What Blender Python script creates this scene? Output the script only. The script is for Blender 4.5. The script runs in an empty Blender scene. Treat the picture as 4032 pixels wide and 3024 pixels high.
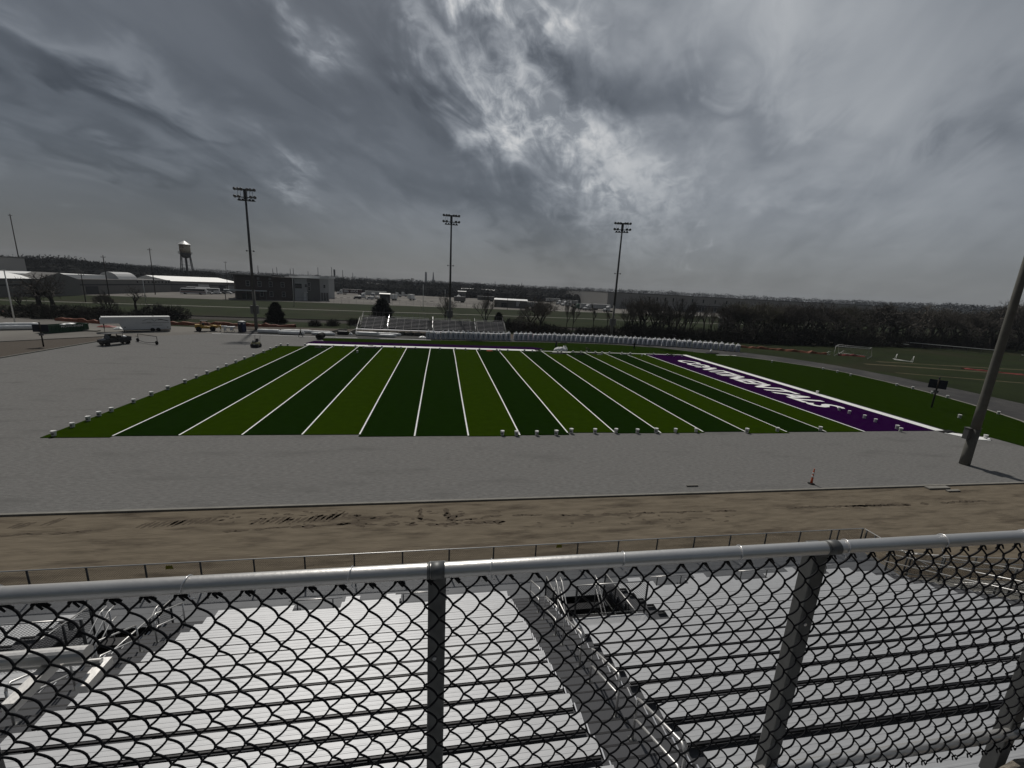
import bpy, bmesh, math, random
from mathutils import Vector, Matrix, noise as mnoise
R = math.radians
scene = bpy.context.scene
COL = scene.collection
rnd = random.Random(7)

# ------------------------------------------------------------------ camera (solved from the yard lines)
CAM = Vector((2.1323, -86.0237, 12.8398)); FPX = 1672.59
yaw, pitch, roll = 0.170679, 0.224542, 0.052181
fw = Vector((math.sin(yaw)*math.cos(pitch), math.cos(yaw)*math.cos(pitch), -math.sin(pitch)))
rt = Vector((math.cos(yaw), -math.sin(yaw), 0)); up = rt.cross(fw)
rt, up = rt*math.cos(roll)+up*math.sin(roll), up*math.cos(roll)-rt*math.sin(roll)
cd = bpy.data.cameras.new('camera'); cam = bpy.data.objects.new('camera', cd); COL.objects.link(cam)
cam.matrix_world = Matrix(((rt.x, up.x, -fw.x, CAM.x), (rt.y, up.y, -fw.y, CAM.y), (rt.z, up.z, -fw.z, CAM.z), (0, 0, 0, 1)))
cd.sensor_fit = 'HORIZONTAL'; cd.sensor_width = 36.0; cd.lens = 36.0*FPX/4032.0
cd.clip_start = 0.02; cd.clip_end = 9000
scene.camera = cam

def ray(px, py): return fw + rt*((px-2016)/FPX) - up*((py-1512)/FPX)
def at(px, py, z=0.0):
    d = ray(px, py); t = (z-CAM.z)/d.z; return CAM + d*t
def atY(px, py, Y):
    d = ray(px, py); return CAM + d*((Y-CAM.y)/d.y)
def atX(px, py, X):
    d = ray(px, py); return CAM + d*((X-CAM.x)/d.x)
def hgt(b, px, py):
    d = ray(px, py); t = (d.x*(b.x-CAM.x)+d.y*(b.y-CAM.y))/(d.x*d.x+d.y*d.y); return CAM.z+t*d.z
def azi(px, py, dist):
    d = ray(px, py); d.z = 0; d.normalize(); return Vector((CAM.x+d.x*dist, CAM.y+d.y*dist, 0))

# ------------------------------------------------------------------ materials
def mat(name, col, rough=0.8, metal=0.0, var=0.15, vs=3.0, bump=0.0, bs=40.0, spec=0.4, col2=None, stretch=None, c2s=1.0, c2p=(0.45, 0.6), emit=None):
    m = bpy.data.materials.new(name); m.use_nodes = True
    nt = m.node_tree; n = nt.nodes; l = nt.links; b = n['Principled BSDF']
    b.inputs['Roughness'].default_value = rough; b.inputs['Metallic'].default_value = metal
    b.inputs['Specular IOR Level'].default_value = spec
    tc = n.new('ShaderNodeTexCoord'); src = tc.outputs['Object']
    if stretch:
        mp = n.new('ShaderNodeMapping'); mp.inputs['Scale'].default_value = stretch
        l.new(src, mp.inputs['Vector']); src = mp.outputs['Vector']
    no = n.new('ShaderNodeTexNoise'); no.inputs['Scale'].default_value = vs; no.inputs['Detail'].default_value = 6
    l.new(src, no.inputs['Vector'])
    hs = n.new('ShaderNodeHueSaturation'); hs.inputs['Color'].default_value = (*col, 1)
    mr = n.new('ShaderNodeMapRange'); mr.inputs['From Min'].default_value = 0.25; mr.inputs['From Max'].default_value = 0.75
    mr.inputs['To Min'].default_value = 1-var; mr.inputs['To Max'].default_value = 1+var
    l.new(no.outputs['Fac'], mr.inputs['Value']); l.new(mr.outputs['Result'], hs.inputs['Value'])
    out = hs.outputs['Color']
    if col2:
        n2 = n.new('ShaderNodeTexNoise'); n2.inputs['Scale'].default_value = c2s; n2.inputs['Detail'].default_value = 8
        n2.inputs['Roughness'].default_value = 0.65
        l.new(src, n2.inputs['Vector'])
        r2 = n.new('ShaderNodeMapRange'); r2.inputs['From Min'].default_value = c2p[0]; r2.inputs['From Max'].default_value = c2p[1]
        l.new(n2.outputs['Fac'], r2.inputs['Value'])
        mx = n.new('ShaderNodeMixRGB'); mx.inputs['Color2'].default_value = (*col2, 1)
        l.new(r2.outputs['Result'], mx.inputs['Fac']); l.new(out, mx.inputs['Color1']); out = mx.outputs['Color']
    l.new(out, b.inputs['Base Color'])
    if bump:
        nb = n.new('ShaderNodeTexNoise'); nb.inputs['Scale'].default_value = bs; nb.inputs['Detail'].default_value = 4
        l.new(src, nb.inputs['Vector'])
        bp = n.new('ShaderNodeBump'); bp.inputs['Strength'].default_value = bump; bp.inputs['Distance'].default_value = 0.05
        l.new(nb.outputs['Fac'], bp.inputs['Height']); l.new(bp.outputs['Normal'], b.inputs['Normal'])
    return m

M = {}
def defmats():
    M['grass'] = mat('dormant grass', (0.0150, 0.0225, 0.0046), 0.95, var=0.35, vs=0.12, bump=0.6, bs=3, col2=(0.026, 0.024, 0.0115), c2s=0.035, c2p=(0.5, 0.68), spec=0.1)
    M['gravel'] = mat('grey limestone gravel', (0.176, 0.173, 0.166), 0.95, var=0.26, vs=6, bump=0.7, bs=16, col2=(0.138, 0.136, 0.130), c2s=0.35, c2p=(0.54, 0.70), spec=0.15, stretch=(0.45, 1.5, 1))
    M['dirt'] = mat('brown track dirt', (0.165, 0.138, 0.102), 0.95, var=0.22, vs=2.2, bump=0.6, bs=7, col2=(0.070, 0.056, 0.042), c2s=0.9, c2p=(0.50, 0.70), spec=0.1, stretch=(0.30, 1.5, 1))
    M['mud'] = mat('dark damp dirt', (0.078, 0.064, 0.050), 0.9, var=0.3, vs=4, bump=0.6, bs=10, spec=0.2)
    M['asphalt'] = mat('dark asphalt', (0.048, 0.047, 0.047), 0.9, var=0.2, vs=2, col2=(0.075, 0.072, 0.068), c2s=0.15, bump=0.2, bs=30, spec=0.2)
    M['concrete'] = mat('pale concrete', (0.25, 0.24, 0.215), 0.9, var=0.15, vs=2, bump=0.2, bs=20, spec=0.2)
    M['lot'] = mat('pale parking lot', (0.150, 0.140, 0.127), 0.9, var=0.2, vs=0.1, col2=(0.20, 0.19, 0.17), c2s=0.03, spec=0.15)
    M['turf_l'] = mat('light green turf', (0.0195, 0.0385, 0.0014), 0.95, var=0.14, vs=1.2, bump=0.3, bs=40, spec=0.0)
    M['turf_d'] = mat('dark green turf', (0.0066, 0.0185, 0.0018), 0.95, var=0.14, vs=1.2, bump=0.3, bs=40, spec=0.0)
    M['turf_m'] = mat('mid green turf', (0.0128, 0.0270, 0.0018), 0.95, var=0.16, vs=0.8, bump=0.3, bs=40, spec=0.0)
    M['purple'] = mat('purple turf', (0.020, 0.0030, 0.034), 0.95, var=0.12, vs=1.2, bump=0.3, bs=40, spec=0.0)
    M['turf_w'] = mat('white turf', (0.86, 0.86, 0.84), 0.95, var=0.07, vs=2.0, spec=0.1)
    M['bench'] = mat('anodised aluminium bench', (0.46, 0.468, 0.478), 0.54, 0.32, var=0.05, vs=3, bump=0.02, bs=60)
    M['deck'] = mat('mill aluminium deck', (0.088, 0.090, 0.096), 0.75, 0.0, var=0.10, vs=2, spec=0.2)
    M['bench_far'] = mat('weathered aluminium bench', (0.36, 0.36, 0.375), 0.5, 0.6, var=0.1, vs=2)
    M['walk'] = mat('grey walkway deck', (0.125, 0.130, 0.138), 0.6, 0.25, var=0.10, vs=2, spec=0.3)
    M['capm'] = mat('bright aluminium edge', (0.85, 0.85, 0.86), 0.3, 0.8, var=0.03)
    M['galv'] = mat('galvanised pipe', (0.70, 0.69, 0.67), 0.42, 0.80, var=0.06, vs=12, bump=0.03, bs=80)
    M['galvd'] = mat('dull galvanised steel', (0.17, 0.173, 0.17), 0.55, 0.6, var=0.12, vs=20)
    M['vinyl'] = mat('black vinyl wire', (0.006, 0.0065, 0.009), 0.6, spec=0.2, var=0.1)
    M['blackp'] = mat('black plastic', (0.012, 0.012, 0.014), 0.5, spec=0.35)
    M['rubber'] = mat('black rubber', (0.014, 0.014, 0.014), 0.8, spec=0.2)
    M['white'] = mat('white paint', (0.74, 0.74, 0.72), 0.5, var=0.05)
    M['whitem'] = mat('white painted metal', (0.62, 0.63, 0.63), 0.45, var=0.06, vs=0.6)
    M['roofw'] = mat('white metal roof', (0.80, 0.80, 0.78), 0.45, 0.25, var=0.04, vs=0.2)
    M['bagw'] = mat('white woven bag', (0.58, 0.60, 0.66), 0.8, var=0.08, vs=3, bump=0.3, bs=9)  # bag sides: darker and bluer than the tops, their shade is in the colour
    M['bagtop'] = mat('white bag top cloth', (0.88, 0.88, 0.88), 0.8, var=0.06, vs=4, bump=0.4, bs=12)
    M['print'] = mat('dark printed mark', (0.14, 0.145, 0.17), 0.8, var=0.2, vs=8)
    M['wrap'] = mat('white plastic wrap', (0.74, 0.75, 0.75), 0.4, var=0.08, vs=3, bump=0.5, bs=5)
    M['bucket'] = mat('white bucket plastic', (0.70, 0.70, 0.67), 0.5, var=0.08, vs=5)
    M['blabel'] = mat('grey bucket label', (0.22, 0.22, 0.22), 0.6, var=0.3, vs=14)
    M['pole'] = mat('grey concrete pole', (0.125, 0.122, 0.108), 0.85, var=0.12, vs=2.5, bump=0.15, bs=14)
    M['polem'] = mat('dark galvanised mast', (0.085, 0.088, 0.088), 0.6, 0.3, var=0.1)
    M['lampd'] = mat('dark lamp housing', (0.055, 0.058, 0.062), 0.45, 0.4)
    M['glassl'] = mat('lamp glass', (0.10, 0.105, 0.115), 0.15, 0.0, spec=0.6)
    M['brick'] = mat('dark brown brick', (0.060, 0.045, 0.038), 0.9, var=0.25, vs=1.5)
    M['window'] = mat('dark window glass', (0.018, 0.020, 0.024), 0.12, spec=0.6)
    M['metalw'] = mat('light grey metal siding', (0.40, 0.403, 0.403), 0.6, var=0.08, vs=0.5, stretch=(3, 3, 0.2))
    M['metalg'] = mat('mid grey siding', (0.105, 0.105, 0.102), 0.7, var=0.12, vs=0.15)
    M['siding'] = mat('grey brown warehouse wall', (0.145, 0.140, 0.132), 0.8, var=0.12, vs=0.08)
    M['panel'] = mat('pale tilt up concrete wall', (0.30, 0.295, 0.285), 0.85, var=0.06, vs=0.05)
    M['darkband'] = mat('dark band paint', (0.030, 0.031, 0.035), 0.8)
    M['rust'] = mat('rusty cream tank paint', (0.34, 0.31, 0.24), 0.8, var=0.15, vs=0.5, col2=(0.13, 0.065, 0.04), c2s=0.35, c2p=(0.48, 0.6))
    M['steelb'] = mat('black tower steel', (0.020, 0.022, 0.024), 0.6)
    M['orange'] = mat('orange plastic mesh', (0.20, 0.060, 0.026), 0.7, var=0.35, vs=2.5)
    M['conec'] = mat('orange channeliser plastic', (0.55, 0.10, 0.03), 0.6, var=0.1)
    M['reflw'] = mat('white reflective band', (0.75, 0.75, 0.75), 0.4)
    M['green'] = mat('green dumpster paint', (0.009, 0.050, 0.024), 0.6, var=0.2, vs=1)
    M['utv'] = mat('black utv body', (0.010, 0.011, 0.015), 0.35)
    M['yellow'] = mat('construction yellow paint', (0.40, 0.24, 0.035), 0.5, var=0.15)
    M['cream'] = mat('cream roller paint', (0.32, 0.29, 0.16), 0.55, var=0.15)
    M['blue'] = mat('dark blue plastic', (0.010, 0.017, 0.055), 0.5)
    M['navy'] = mat('dark navy sign back', (0.012, 0.013, 0.026), 0.6)
    M['wood'] = mat('weathered timber', (0.14, 0.105, 0.075), 0.9, var=0.2, vs=6)
    M['bark'] = mat('dark bark', (0.030, 0.024, 0.019), 0.95, var=0.3, vs=4)
    M['twig'] = mat('grey brown twigs', (0.088, 0.078, 0.066), 0.95, var=0.3, vs=1)
    M['twigp'] = mat('pale budding twigs', (0.115, 0.100, 0.082), 0.95, var=0.25, vs=1)
    M['budg'] = mat('olive budding twigs', (0.080, 0.076, 0.050), 0.95, var=0.3, vs=1)
    M['cedar'] = mat('dark cedar foliage', (0.0115, 0.0165, 0.0085), 0.95, var=0.35, vs=1.5)
    M['shrub'] = mat('dark shrub thicket', (0.030, 0.029, 0.019), 0.95, var=0.4, vs=0.8)
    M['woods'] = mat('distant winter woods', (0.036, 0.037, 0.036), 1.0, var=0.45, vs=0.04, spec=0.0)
    M['woods2'] = mat('far hazy woods', (0.060, 0.064, 0.067), 1.0, var=0.3, vs=0.02, spec=0.0)  # distance haze mixed into this paler, bluer colour
    M['skin'] = mat('skin', (0.30, 0.17, 0.11), 0.6)
    M['cloth'] = mat('dark work clothes', (0.012, 0.014, 0.018), 0.9)
    M['clothg'] = mat('olive work clothes', (0.035, 0.036, 0.028), 0.9)
    M['hair'] = mat('dark hair', (0.012, 0.009, 0.007), 0.7)
    M['red'] = mat('red paint', (0.19, 0.026, 0.02), 0.6, var=0.15)
    M['maroon'] = mat('maroon trailer side', (0.045, 0.010, 0.014), 0.5)
    M['silver'] = mat('silver car paint', (0.32, 0.33, 0.34), 0.35, 0.3)
    M['tan'] = mat('tan earth', (0.36, 0.20, 0.07), 0.9, var=0.3, vs=0.5)
    M['carpet'] = mat('worn tan carpet', (0.26, 0.23, 0.19), 0.95, var=0.4, vs=60, bump=0.5, bs=120, stretch=(0.3, 1, 1))
    M['rail_st'] = mat('rusty rail steel', (0.035, 0.028, 0.025), 0.7)
    M['ballast'] = mat('dark rail ballast', (0.050, 0.045, 0.038), 0.95, var=0.3, vs=2)
defmats()

# ------------------------------------------------------------------ mesh builder
class MB:
    def __init__(s): s.v = []; s.f = []; s.mi = []; s.mats = []; s.cur = 0
    def use(s, m):
        m = M[m] if isinstance(m, str) else m
        if m not in s.mats: s.mats.append(m)
        s.cur = s.mats.index(m); return s
    def face(s, pts):
        i = len(s.v); s.v += [tuple(p) for p in pts]; s.f.append(tuple(range(i, i+len(pts)))); s.mi.append(s.cur)
    def geo(s, vs, fs):
        i = len(s.v); s.v += [tuple(p) for p in vs]
        for f in fs: s.f.append(tuple(i+k for k in f)); s.mi.append(s.cur)
    def box(s, c, d, rz=0.0, top=None):
        x, y, z = d[0]/2, d[1]/2, d[2]/2; t = top if top else (1, 1)
        P = [(-x, -y, -z), (x, -y, -z), (x, y, -z), (-x, y, -z), (-x*t[0], -y*t[1], z), (x*t[0], -y*t[1], z), (x*t[0], y*t[1], z), (-x*t[0], y*t[1], z)]
        cs, sn = math.cos(rz), math.sin(rz)
        s.geo([(c[0]+p[0]*cs-p[1]*sn, c[1]+p[0]*sn+p[1]*cs, c[2]+p[2]) for p in P],
              [(3, 2, 1, 0), (4, 5, 6, 7), (0, 1, 5, 4), (1, 2, 6, 5), (2, 3, 7, 6), (3, 0, 4, 7)]); return s
    def span(s, a, b):   # axis aligned box by corners
        return s.box([(a[i]+b[i])/2 for i in range(3)], [abs(b[i]-a[i]) for i in range(3)])
    def bar(s, a, b, w, h=None):
        h = h or w; a = Vector(a); b = Vector(b); d = (b-a).normalized()
        u = Vector((0, 0, 1)) if abs(d.z) < 0.95 else Vector((0, 1, 0))
        x = d.cross(u).normalized()*(w/2); y = x.normalized().cross(d).normalized()*(h/2)
        P = [a-x-y, a+x-y, a+x+y, a-x+y, b-x-y, b+x-y, b+x+y, b-x+y]
        s.geo(P, [(0, 1, 2, 3), (7, 6, 5, 4), (4, 5, 1, 0), (5, 6, 2, 1), (6, 7, 3, 2), (7, 4, 0, 3)]); return s
    def tube(s, pts, r, seg=8, cap=True, closed=False):
        pts = [Vector(p) for p in pts]; n = len(pts); rr = r if isinstance(r, (list, tuple)) else [r]*n
        i0 = len(s.v); prev = None
        for i, p in enumerate(pts):
            if closed: d = pts[(i+1) % n]-pts[i-1]
            else: d = pts[min(i+1, n-1)]-pts[max(i-1, 0)]
            if d.length < 1e-9: d = Vector((0, 0, 1))
            d.normalize()
            if prev is None:
                u = Vector((0, 0, 1)) if abs(d.z) < 0.9 else Vector((1, 0, 0))
                x = d.cross(u).normalized()
            else:
                x = prev-d*prev.dot(d)
                x = x.normalized() if x.length > 1e-6 else d.orthogonal().normalized()
            prev = x; y = d.cross(x)
            for k in range(seg):
                a = 2*math.pi*k/seg; s.v.append(tuple(p+x*(rr[i]*math.cos(a))+y*(rr[i]*math.sin(a))))
        m = n if closed else n-1
        for i in range(m):
            for k in range(seg):
                a = i0+i*seg+k; b = i0+i*seg+(k+1) % seg; j = (i+1) % n
                s.f.append((a, b, i0+j*seg+(k+1) % seg, i0+j*seg+k)); s.mi.append(s.cur)
        if cap and not closed:
            s.f.append(tuple(i0+k for k in range(seg-1, -1, -1))); s.mi.append(s.cur)
            s.f.append(tuple(i0+(n-1)*seg+k for k in range(seg))); s.mi.append(s.cur)
        return s
    def lathe(s, prof, c=(0, 0, 0), seg=16, axis='z'):
        i0 = len(s.v); n = len(prof)
        for r, h in prof:
            for k in range(seg):
                a = 2*math.pi*k/seg; q = (r*math.cos(a), r*math.sin(a), h)
                if axis == 'x': q = (q[2], q[0], q[1])
                if axis == 'y': q = (q[0], q[2], q[1])
                s.v.append((c[0]+q[0], c[1]+q[1], c[2]+q[2]))
        for i in range(n-1):
            for k in range(seg):
                s.f.append((i0+i*seg+k, i0+i*seg+(k+1) % seg, i0+(i+1)*seg+(k+1) % seg, i0+(i+1)*seg+k)); s.mi.append(s.cur)
        s.f.append(tuple(i0+k for k in range(seg-1, -1, -1))); s.mi.append(s.cur)
        s.f.append(tuple(i0+(n-1)*seg+k for k in range(seg))); s.mi.append(s.cur); return s
    def prism(s, poly, z0, z1):
        n = len(poly); i0 = len(s.v)
        s.v += [(p[0], p[1], z0) for p in poly]+[(p[0], p[1], z1) for p in poly]
        s.f.append(tuple(i0+n-1-k for k in range(n))); s.mi.append(s.cur)
        s.f.append(tuple(i0+n+k for k in range(n))); s.mi.append(s.cur)
        for k in range(n):
            j = (k+1) % n; s.f.append((i0+k, i0+j, i0+n+j, i0+n+k)); s.mi.append(s.cur)
        return s
    def extr(s, poly, p0, ux, uy, uw, w):   # polygon in plane (ux,uy), extruded along uw by w
        p0 = Vector(p0); ux = Vector(ux); uy = Vector(uy); uw = Vector(uw)*w; n = len(poly); i0 = len(s.v)
        A = [p0+ux*a+uy*b for a, b in poly]
        s.v += [tuple(q) for q in A]+[tuple(q+uw) for q in A]
        s.f.append(tuple(i0+n-1-k for k in range(n))); s.mi.append(s.cur)
        s.f.append(tuple(i0+n+k for k in range(n))); s.mi.append(s.cur)
        for k in range(n):
            j = (k+1) % n; s.f.append((i0+k, i0+j, i0+n+j, i0+n+k)); s.mi.append(s.cur)
        return s
    def sheet(s, poly, z): s.face([(p[0], p[1], z) for p in poly]); return s
    def build(s, name, m=None, parent=None, smooth=False, loc=None):
        me = bpy.data.meshes.new(name); me.from_pydata(s.v, [], s.f)
        if m is not None and not s.mats: me.materials.append(M[m] if isinstance(m, str) else m)
        for q in s.mats: me.materials.append(q)
        if len(s.mats) > 1: me.polygons.foreach_set('material_index', s.mi)
        if smooth: me.polygons.foreach_set('use_smooth', [True]*len(me.polygons))
        me.update()
        o = bpy.data.objects.new(name, me); COL.objects.link(o)
        if parent: o.parent = parent
        if loc: o.location = loc
        return o

def fixn(o):
    bm = bmesh.new(); bm.from_mesh(o.data); bmesh.ops.recalc_face_normals(bm, faces=bm.faces); bm.to_mesh(o.data); bm.free(); return o
def tag(o, label, cat, group=None):
    o['label'] = label; o['category'] = cat
    if group: o['group'] = group
    return o
def struct(o): o['kind'] = 'structure'; return o
def thing(name, label, cat, loc=(0, 0, 0), rz=0.0, group=None):
    e = bpy.data.objects.new(name, None); COL.objects.link(e); e.location = loc; e.rotation_euler = (0, 0, rz); e.empty_display_size = 0.3
    return tag(e, label, cat, group)
def dup(root, loc, rz=0.0, label=None, scale=None, group=None):
    r = root.copy(); COL.objects.link(r); r.location = loc; r.rotation_euler = (0, 0, rz)
    if scale: r.scale = scale if isinstance(scale, (tuple, list)) else (scale,)*3
    if label: r['label'] = label
    if group: r['group'] = group
    for ch in root.children:
        c = ch.copy(); COL.objects.link(c); c.parent = r
        for g in ch.children:
            d = g.copy(); COL.objects.link(d); d.parent = c
    return r
ORD = ['first', 'second', 'third', 'fourth', 'fifth', 'sixth', 'seventh', 'eighth', 'ninth', 'tenth', 'eleventh', 'twelfth', 'thirteenth', 'fourteenth', 'fifteenth', 'sixteenth', 'seventeenth', 'eighteenth', 'nineteenth']
def ordn(i):
    if i < 19: return ORD[i]
    k = i+1; tens = {2: 'twent', 3: 'thirt', 4: 'fort', 5: 'fift'}[k//10]
    return tens+'ieth' if k % 10 == 0 else tens+'y-'+ORD[k % 10-1]

def text_into(mb, s, origin, ux, uy, size, shear=0.0, offset=0.0, width=None, lift=(0, 0, 0)):
    cu = bpy.data.curves.new('t', 'FONT'); cu.body = s; cu.size = 1.0; cu.shear = shear; cu.offset = offset; cu.resolution_u = 3
    o = bpy.data.objects.new('t', cu); COL.objects.link(o)
    dg = bpy.context.evaluated_depsgraph_get(); dg.update(); me = o.evaluated_get(dg).to_mesh()
    vs = [v.co.copy() for v in me.vertices]; fs = [tuple(p.vertices) for p in me.polygons]
    o.evaluated_get(dg).to_mesh_clear()
    bpy.data.objects.remove(o); bpy.data.curves.remove(cu)
    x0 = min(v.x for v in vs); x1 = max(v.x for v in vs); y0 = min(v.y for v in vs); y1 = max(v.y for v in vs)
    sx = (width/(x1-x0)) if width else size/(y1-y0); sy = size/(y1-y0)
    org = Vector(origin)+Vector(lift); ux = Vector(ux); uy = Vector(uy)
    mb.geo([org+ux*((v.x-x0)*sx)+uy*((v.y-y0)*sy) for v in vs], fs)

# ------------------------------------------------------------------ light and sky
SUN_EL, SUN_AZ = R(51.5), R(-14.4)      # azimuth measured from +Y towards +X
sl = bpy.data.lights.new('sun', 'SUN'); so = bpy.data.objects.new('sun', sl); COL.objects.link(so)
sl.energy = 2.1; sl.angle = R(2.2); sl.color = (1.0, 0.955, 0.89)
sd = Vector((math.sin(SUN_AZ)*math.cos(SUN_EL), math.cos(SUN_AZ)*math.cos(SUN_EL), math.sin(SUN_EL)))
so.rotation_euler = sd.to_track_quat('Z', 'Y').to_euler(); so.location = (0, 0, 60)

def make_world():
    w = bpy.data.worlds.new('World'); scene.world = w; w.use_nodes = True
    nt = w.node_tree; n = nt.nodes; l = nt.links
    bg = n['Background']
    def node(t, **k):
        x = n.new(t)
        for a, b in k.items(): setattr(x, a, b)
        return x
    def val(x, sock):
        if isinstance(x, (int, float)): sock.default_value = x
        else: l.new(x, sock)
    def mth(op, a, b=0.0, c=None, clamp=False):
        x = node('ShaderNodeMath', operation=op); x.use_clamp = clamp
        val(a, x.inputs[0]); val(b, x.inputs[1])
        if c is not None: val(c, x.inputs[2])
        return x.outputs[0]
    def rng(v, a, b, c, d, smooth=True):
        x = node('ShaderNodeMapRange'); x.interpolation_type = 'SMOOTHSTEP' if smooth else 'LINEAR'
        val(v, x.inputs['Value'])
        for k, q in zip(('From Min', 'From Max', 'To Min', 'To Max'), (a, b, c, d)): x.inputs[k].default_value = q
        return x.outputs[0]
    tc = node('ShaderNodeTexCoord'); sep = node('ShaderNodeSeparateXYZ'); l.new(tc.outputs['Generated'], sep.inputs[0])
    X, Y, Z = sep.outputs
    def add(x, y): return mth('ADD', x, y)
    az = mth('ARCTAN2', X, Y)                      # compass bearing of the view direction
    zz = mth('ADD', mth('MAXIMUM', Z, 0.0), 0.34)
    px = mth('DIVIDE', X, zz); py = mth('DIVIDE', Y, zz)
    # cloud deck coordinates: u along the wind streets, v across them
    U = mth('ADD', mth('MULTIPLY', px, 0.48), mth('MULTIPLY', py, 0.877))
    V = mth('SUBTRACT', mth('MULTIPLY', px, 0.877), mth('MULTIPLY', py, 0.48))
    def nz(su, sv, off, detail=6, rough=0.55, dist=0.0):
        c = node('ShaderNodeCombineXYZ'); l.new(mth('MULTIPLY', U, su), c.inputs[0]); l.new(mth('MULTIPLY', V, sv), c.inputs[1]); c.inputs[2].default_value = off
        t = node('ShaderNodeTexNoise'); t.inputs['Scale'].default_value = 1.0; t.inputs['Detail'].default_value = detail; t.inputs['Roughness'].default_value = rough; t.inputs['Distortion'].default_value = dist
        l.new(c.outputs[0], t.inputs['Vector']); return t.outputs['Fac']
    big = nz(1.1, 3.0, 3.7, 4, 0.5, 0.8)
    mid = nz(3.2, 6.5, 9.1, 6, 0.58, 0.9)
    fine = nz(15.0, 20.0, 1.3, 5, 0.6, 0.6)
    # warp so that patch outlines turn ragged
    waz = add(az, mth('MULTIPLY', mth('SUBTRACT', mid, 0.5), 0.30)); wz = add(Z, mth('MULTIPLY', mth('SUBTRACT', nz(4.5, 5.5, 5.3, 4, 0.5, 0.4), 0.5), 0.22))
    def blob(x, y, sa, sb, ang):
        """soft patch of sky round a bearing and height; sizes and tilt measured on the photograph"""
        def ae(q, r_): d = ray(q, r_).normalized(); return Vector((math.atan2(d.x, d.y), d.z))
        c = ae(x, y); ca, sa_ = math.cos(R(ang)), math.sin(R(ang))
        ea = (ae(x+ca*sa*0.2, y+sa_*sa*0.2)-c)*5; eb = (ae(x-sa_*sb*0.2, y+ca*sb*0.2)-c)*5
        det = ea.x*eb.y-ea.y*eb.x
        da = mth('SUBTRACT', waz, c.x); dz = mth('SUBTRACT', wz, c.y)
        u = mth('SUBTRACT', mth('MULTIPLY', da, eb.y/det), mth('MULTIPLY', dz, eb.x/det))
        v = mth('SUBTRACT', mth('MULTIPLY', dz, ea.x/det), mth('MULTIPLY', da, ea.y/det))
        return mth('POWER', 2.718, mth('MULTIPLY', add(mth('MULTIPLY', u, u), mth('MULTIPLY', v, v)), -1.0))
    def total(lst):
        t = None
        for x, y, sa, sb, ang, k in lst:
            q = mth('MULTIPLY', blob(x, y, sa, sb, ang), k); t = q if t is None else add(t, q)
        return t
    base = add(rng(X, -0.6, 0.45, 0.095, 0.165), total(((3050, 400, 1050, 560, 0, 0.150), (1500, 900, 900, 260, 0, 0.02))))
    glow = total(((2060, 440, 430, 130, 42, 0.25), (1985, 40, 240, 100, 55, 0.36), (2230, 50, 160, 90, 40, 0.28), (1190, 90, 230, 60, 42, 0.14), (1640, 110, 150, 60, 50, 0.08), (2440, 600, 280, 120, 25, 0.13), (2480, 930, 300, 170, 10, 0.07), (1180, 700, 150, 60, 40, 0.085)))
    soft = total(((700, 390, 560, 55, 28, 0.045), (150, 110, 380, 60, 28, 0.04), (720, 535, 420, 50, 15, 0.05), (250, 650, 320, 50, 10, 0.035), (2900, 90, 520, 170, 0, 0.08), (1050, 300, 300, 70, 40, 0.035), (2760, 960, 60, 18, -20, 0.04)))
    glow = mth('MULTIPLY', glow, rng(add(mth('MULTIPLY', mid, 0.5), mth('MULTIPLY', fine, 0.5)), 0.38, 0.62, 0.30, 1.55))
    dark = total(((2720, 300, 230, 260, 15, 0.42), (2400, 310, 150, 230, -20, 0.45), (2140, 230, 270, 75, 62, 0.50), (1870, 190, 290, 75, 52, 0.42), (1660, 390, 260, 80, 48, 0.34), (1250, 420, 620, 120, 35, 0.30), (2030, 830, 430, 120, 33, 0.36), (520, 450, 560, 75, 17, 0.32), (620, 660, 560, 55, 14, 0.25), (950, 860, 560, 120, 8, 0.18), (3930, 520, 280, 190, 10, 0.34), (3020, 540, 300, 110, 10, 0.24), (3080, 830, 320, 80, 0, 0.12), (150, 260, 420, 80, 25, 0.25)))
    dark = mth('MULTIPLY', dark, rng(mid, 0.3, 0.66, 1.05, 1.45))
    streak = rng(add(mth('MULTIPLY', big, 0.6), mth('MULTIPLY', mid, 0.4)), 0.34, 0.66, 0.76, 1.27)
    hz = rng(Z, 0.03, 0.22, 0.0, 1.0)              # detail melts into the murk near the horizon
    streak = add(1.0, mth('MULTIPLY', mth('SUBTRACT', streak, 1.0), add(0.2, mth('MULTIPLY', hz, mth('SUBTRACT', 0.8, rng(X, 0.3, 0.6, 0.0, 0.45))))))
    B = add(mth('MULTIPLY', add(base, soft), streak), mth('MULTIPLY', glow, hz))
    B = mth('MULTIPLY', B, mth('SUBTRACT', 1.0, mth('MINIMUM', dark, 0.72)))
    B = mth('MULTIPLY', B, mth('MULTIPLY', rng(Z, 0.0, 0.16, 0.86, 1.0), rng(Y, -0.5, 0.45, 0.42, 1.0)))
    # colour: blue grey bellies, neutral bright gaps
    ramp = node('ShaderNodeValToRGB'); e = ramp.color_ramp.elements
    e[0].position = 0.0; e[0].color = (0.86, 0.97, 1.13, 1); e[1].position = 1.0; e[1].color = (1.0, 1.0, 0.99, 1)
    m1 = ramp.color_ramp.elements.new(0.35); m1.color = (0.91, 0.98, 1.07, 1)
    l.new(rng(B, 0.05, 0.55, 0.0, 1.0, False), ramp.inputs['Fac'])
    warm = node('ShaderNodeMixRGB'); warm.inputs['Color2'].default_value = (0.97, 1.0, 1.02, 1)
    l.new(rng(Z, 0.0, 0.2, 0.8, 0.0), warm.inputs['Fac']); l.new(ramp.outputs['Color'], warm.inputs['Color1'])
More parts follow.
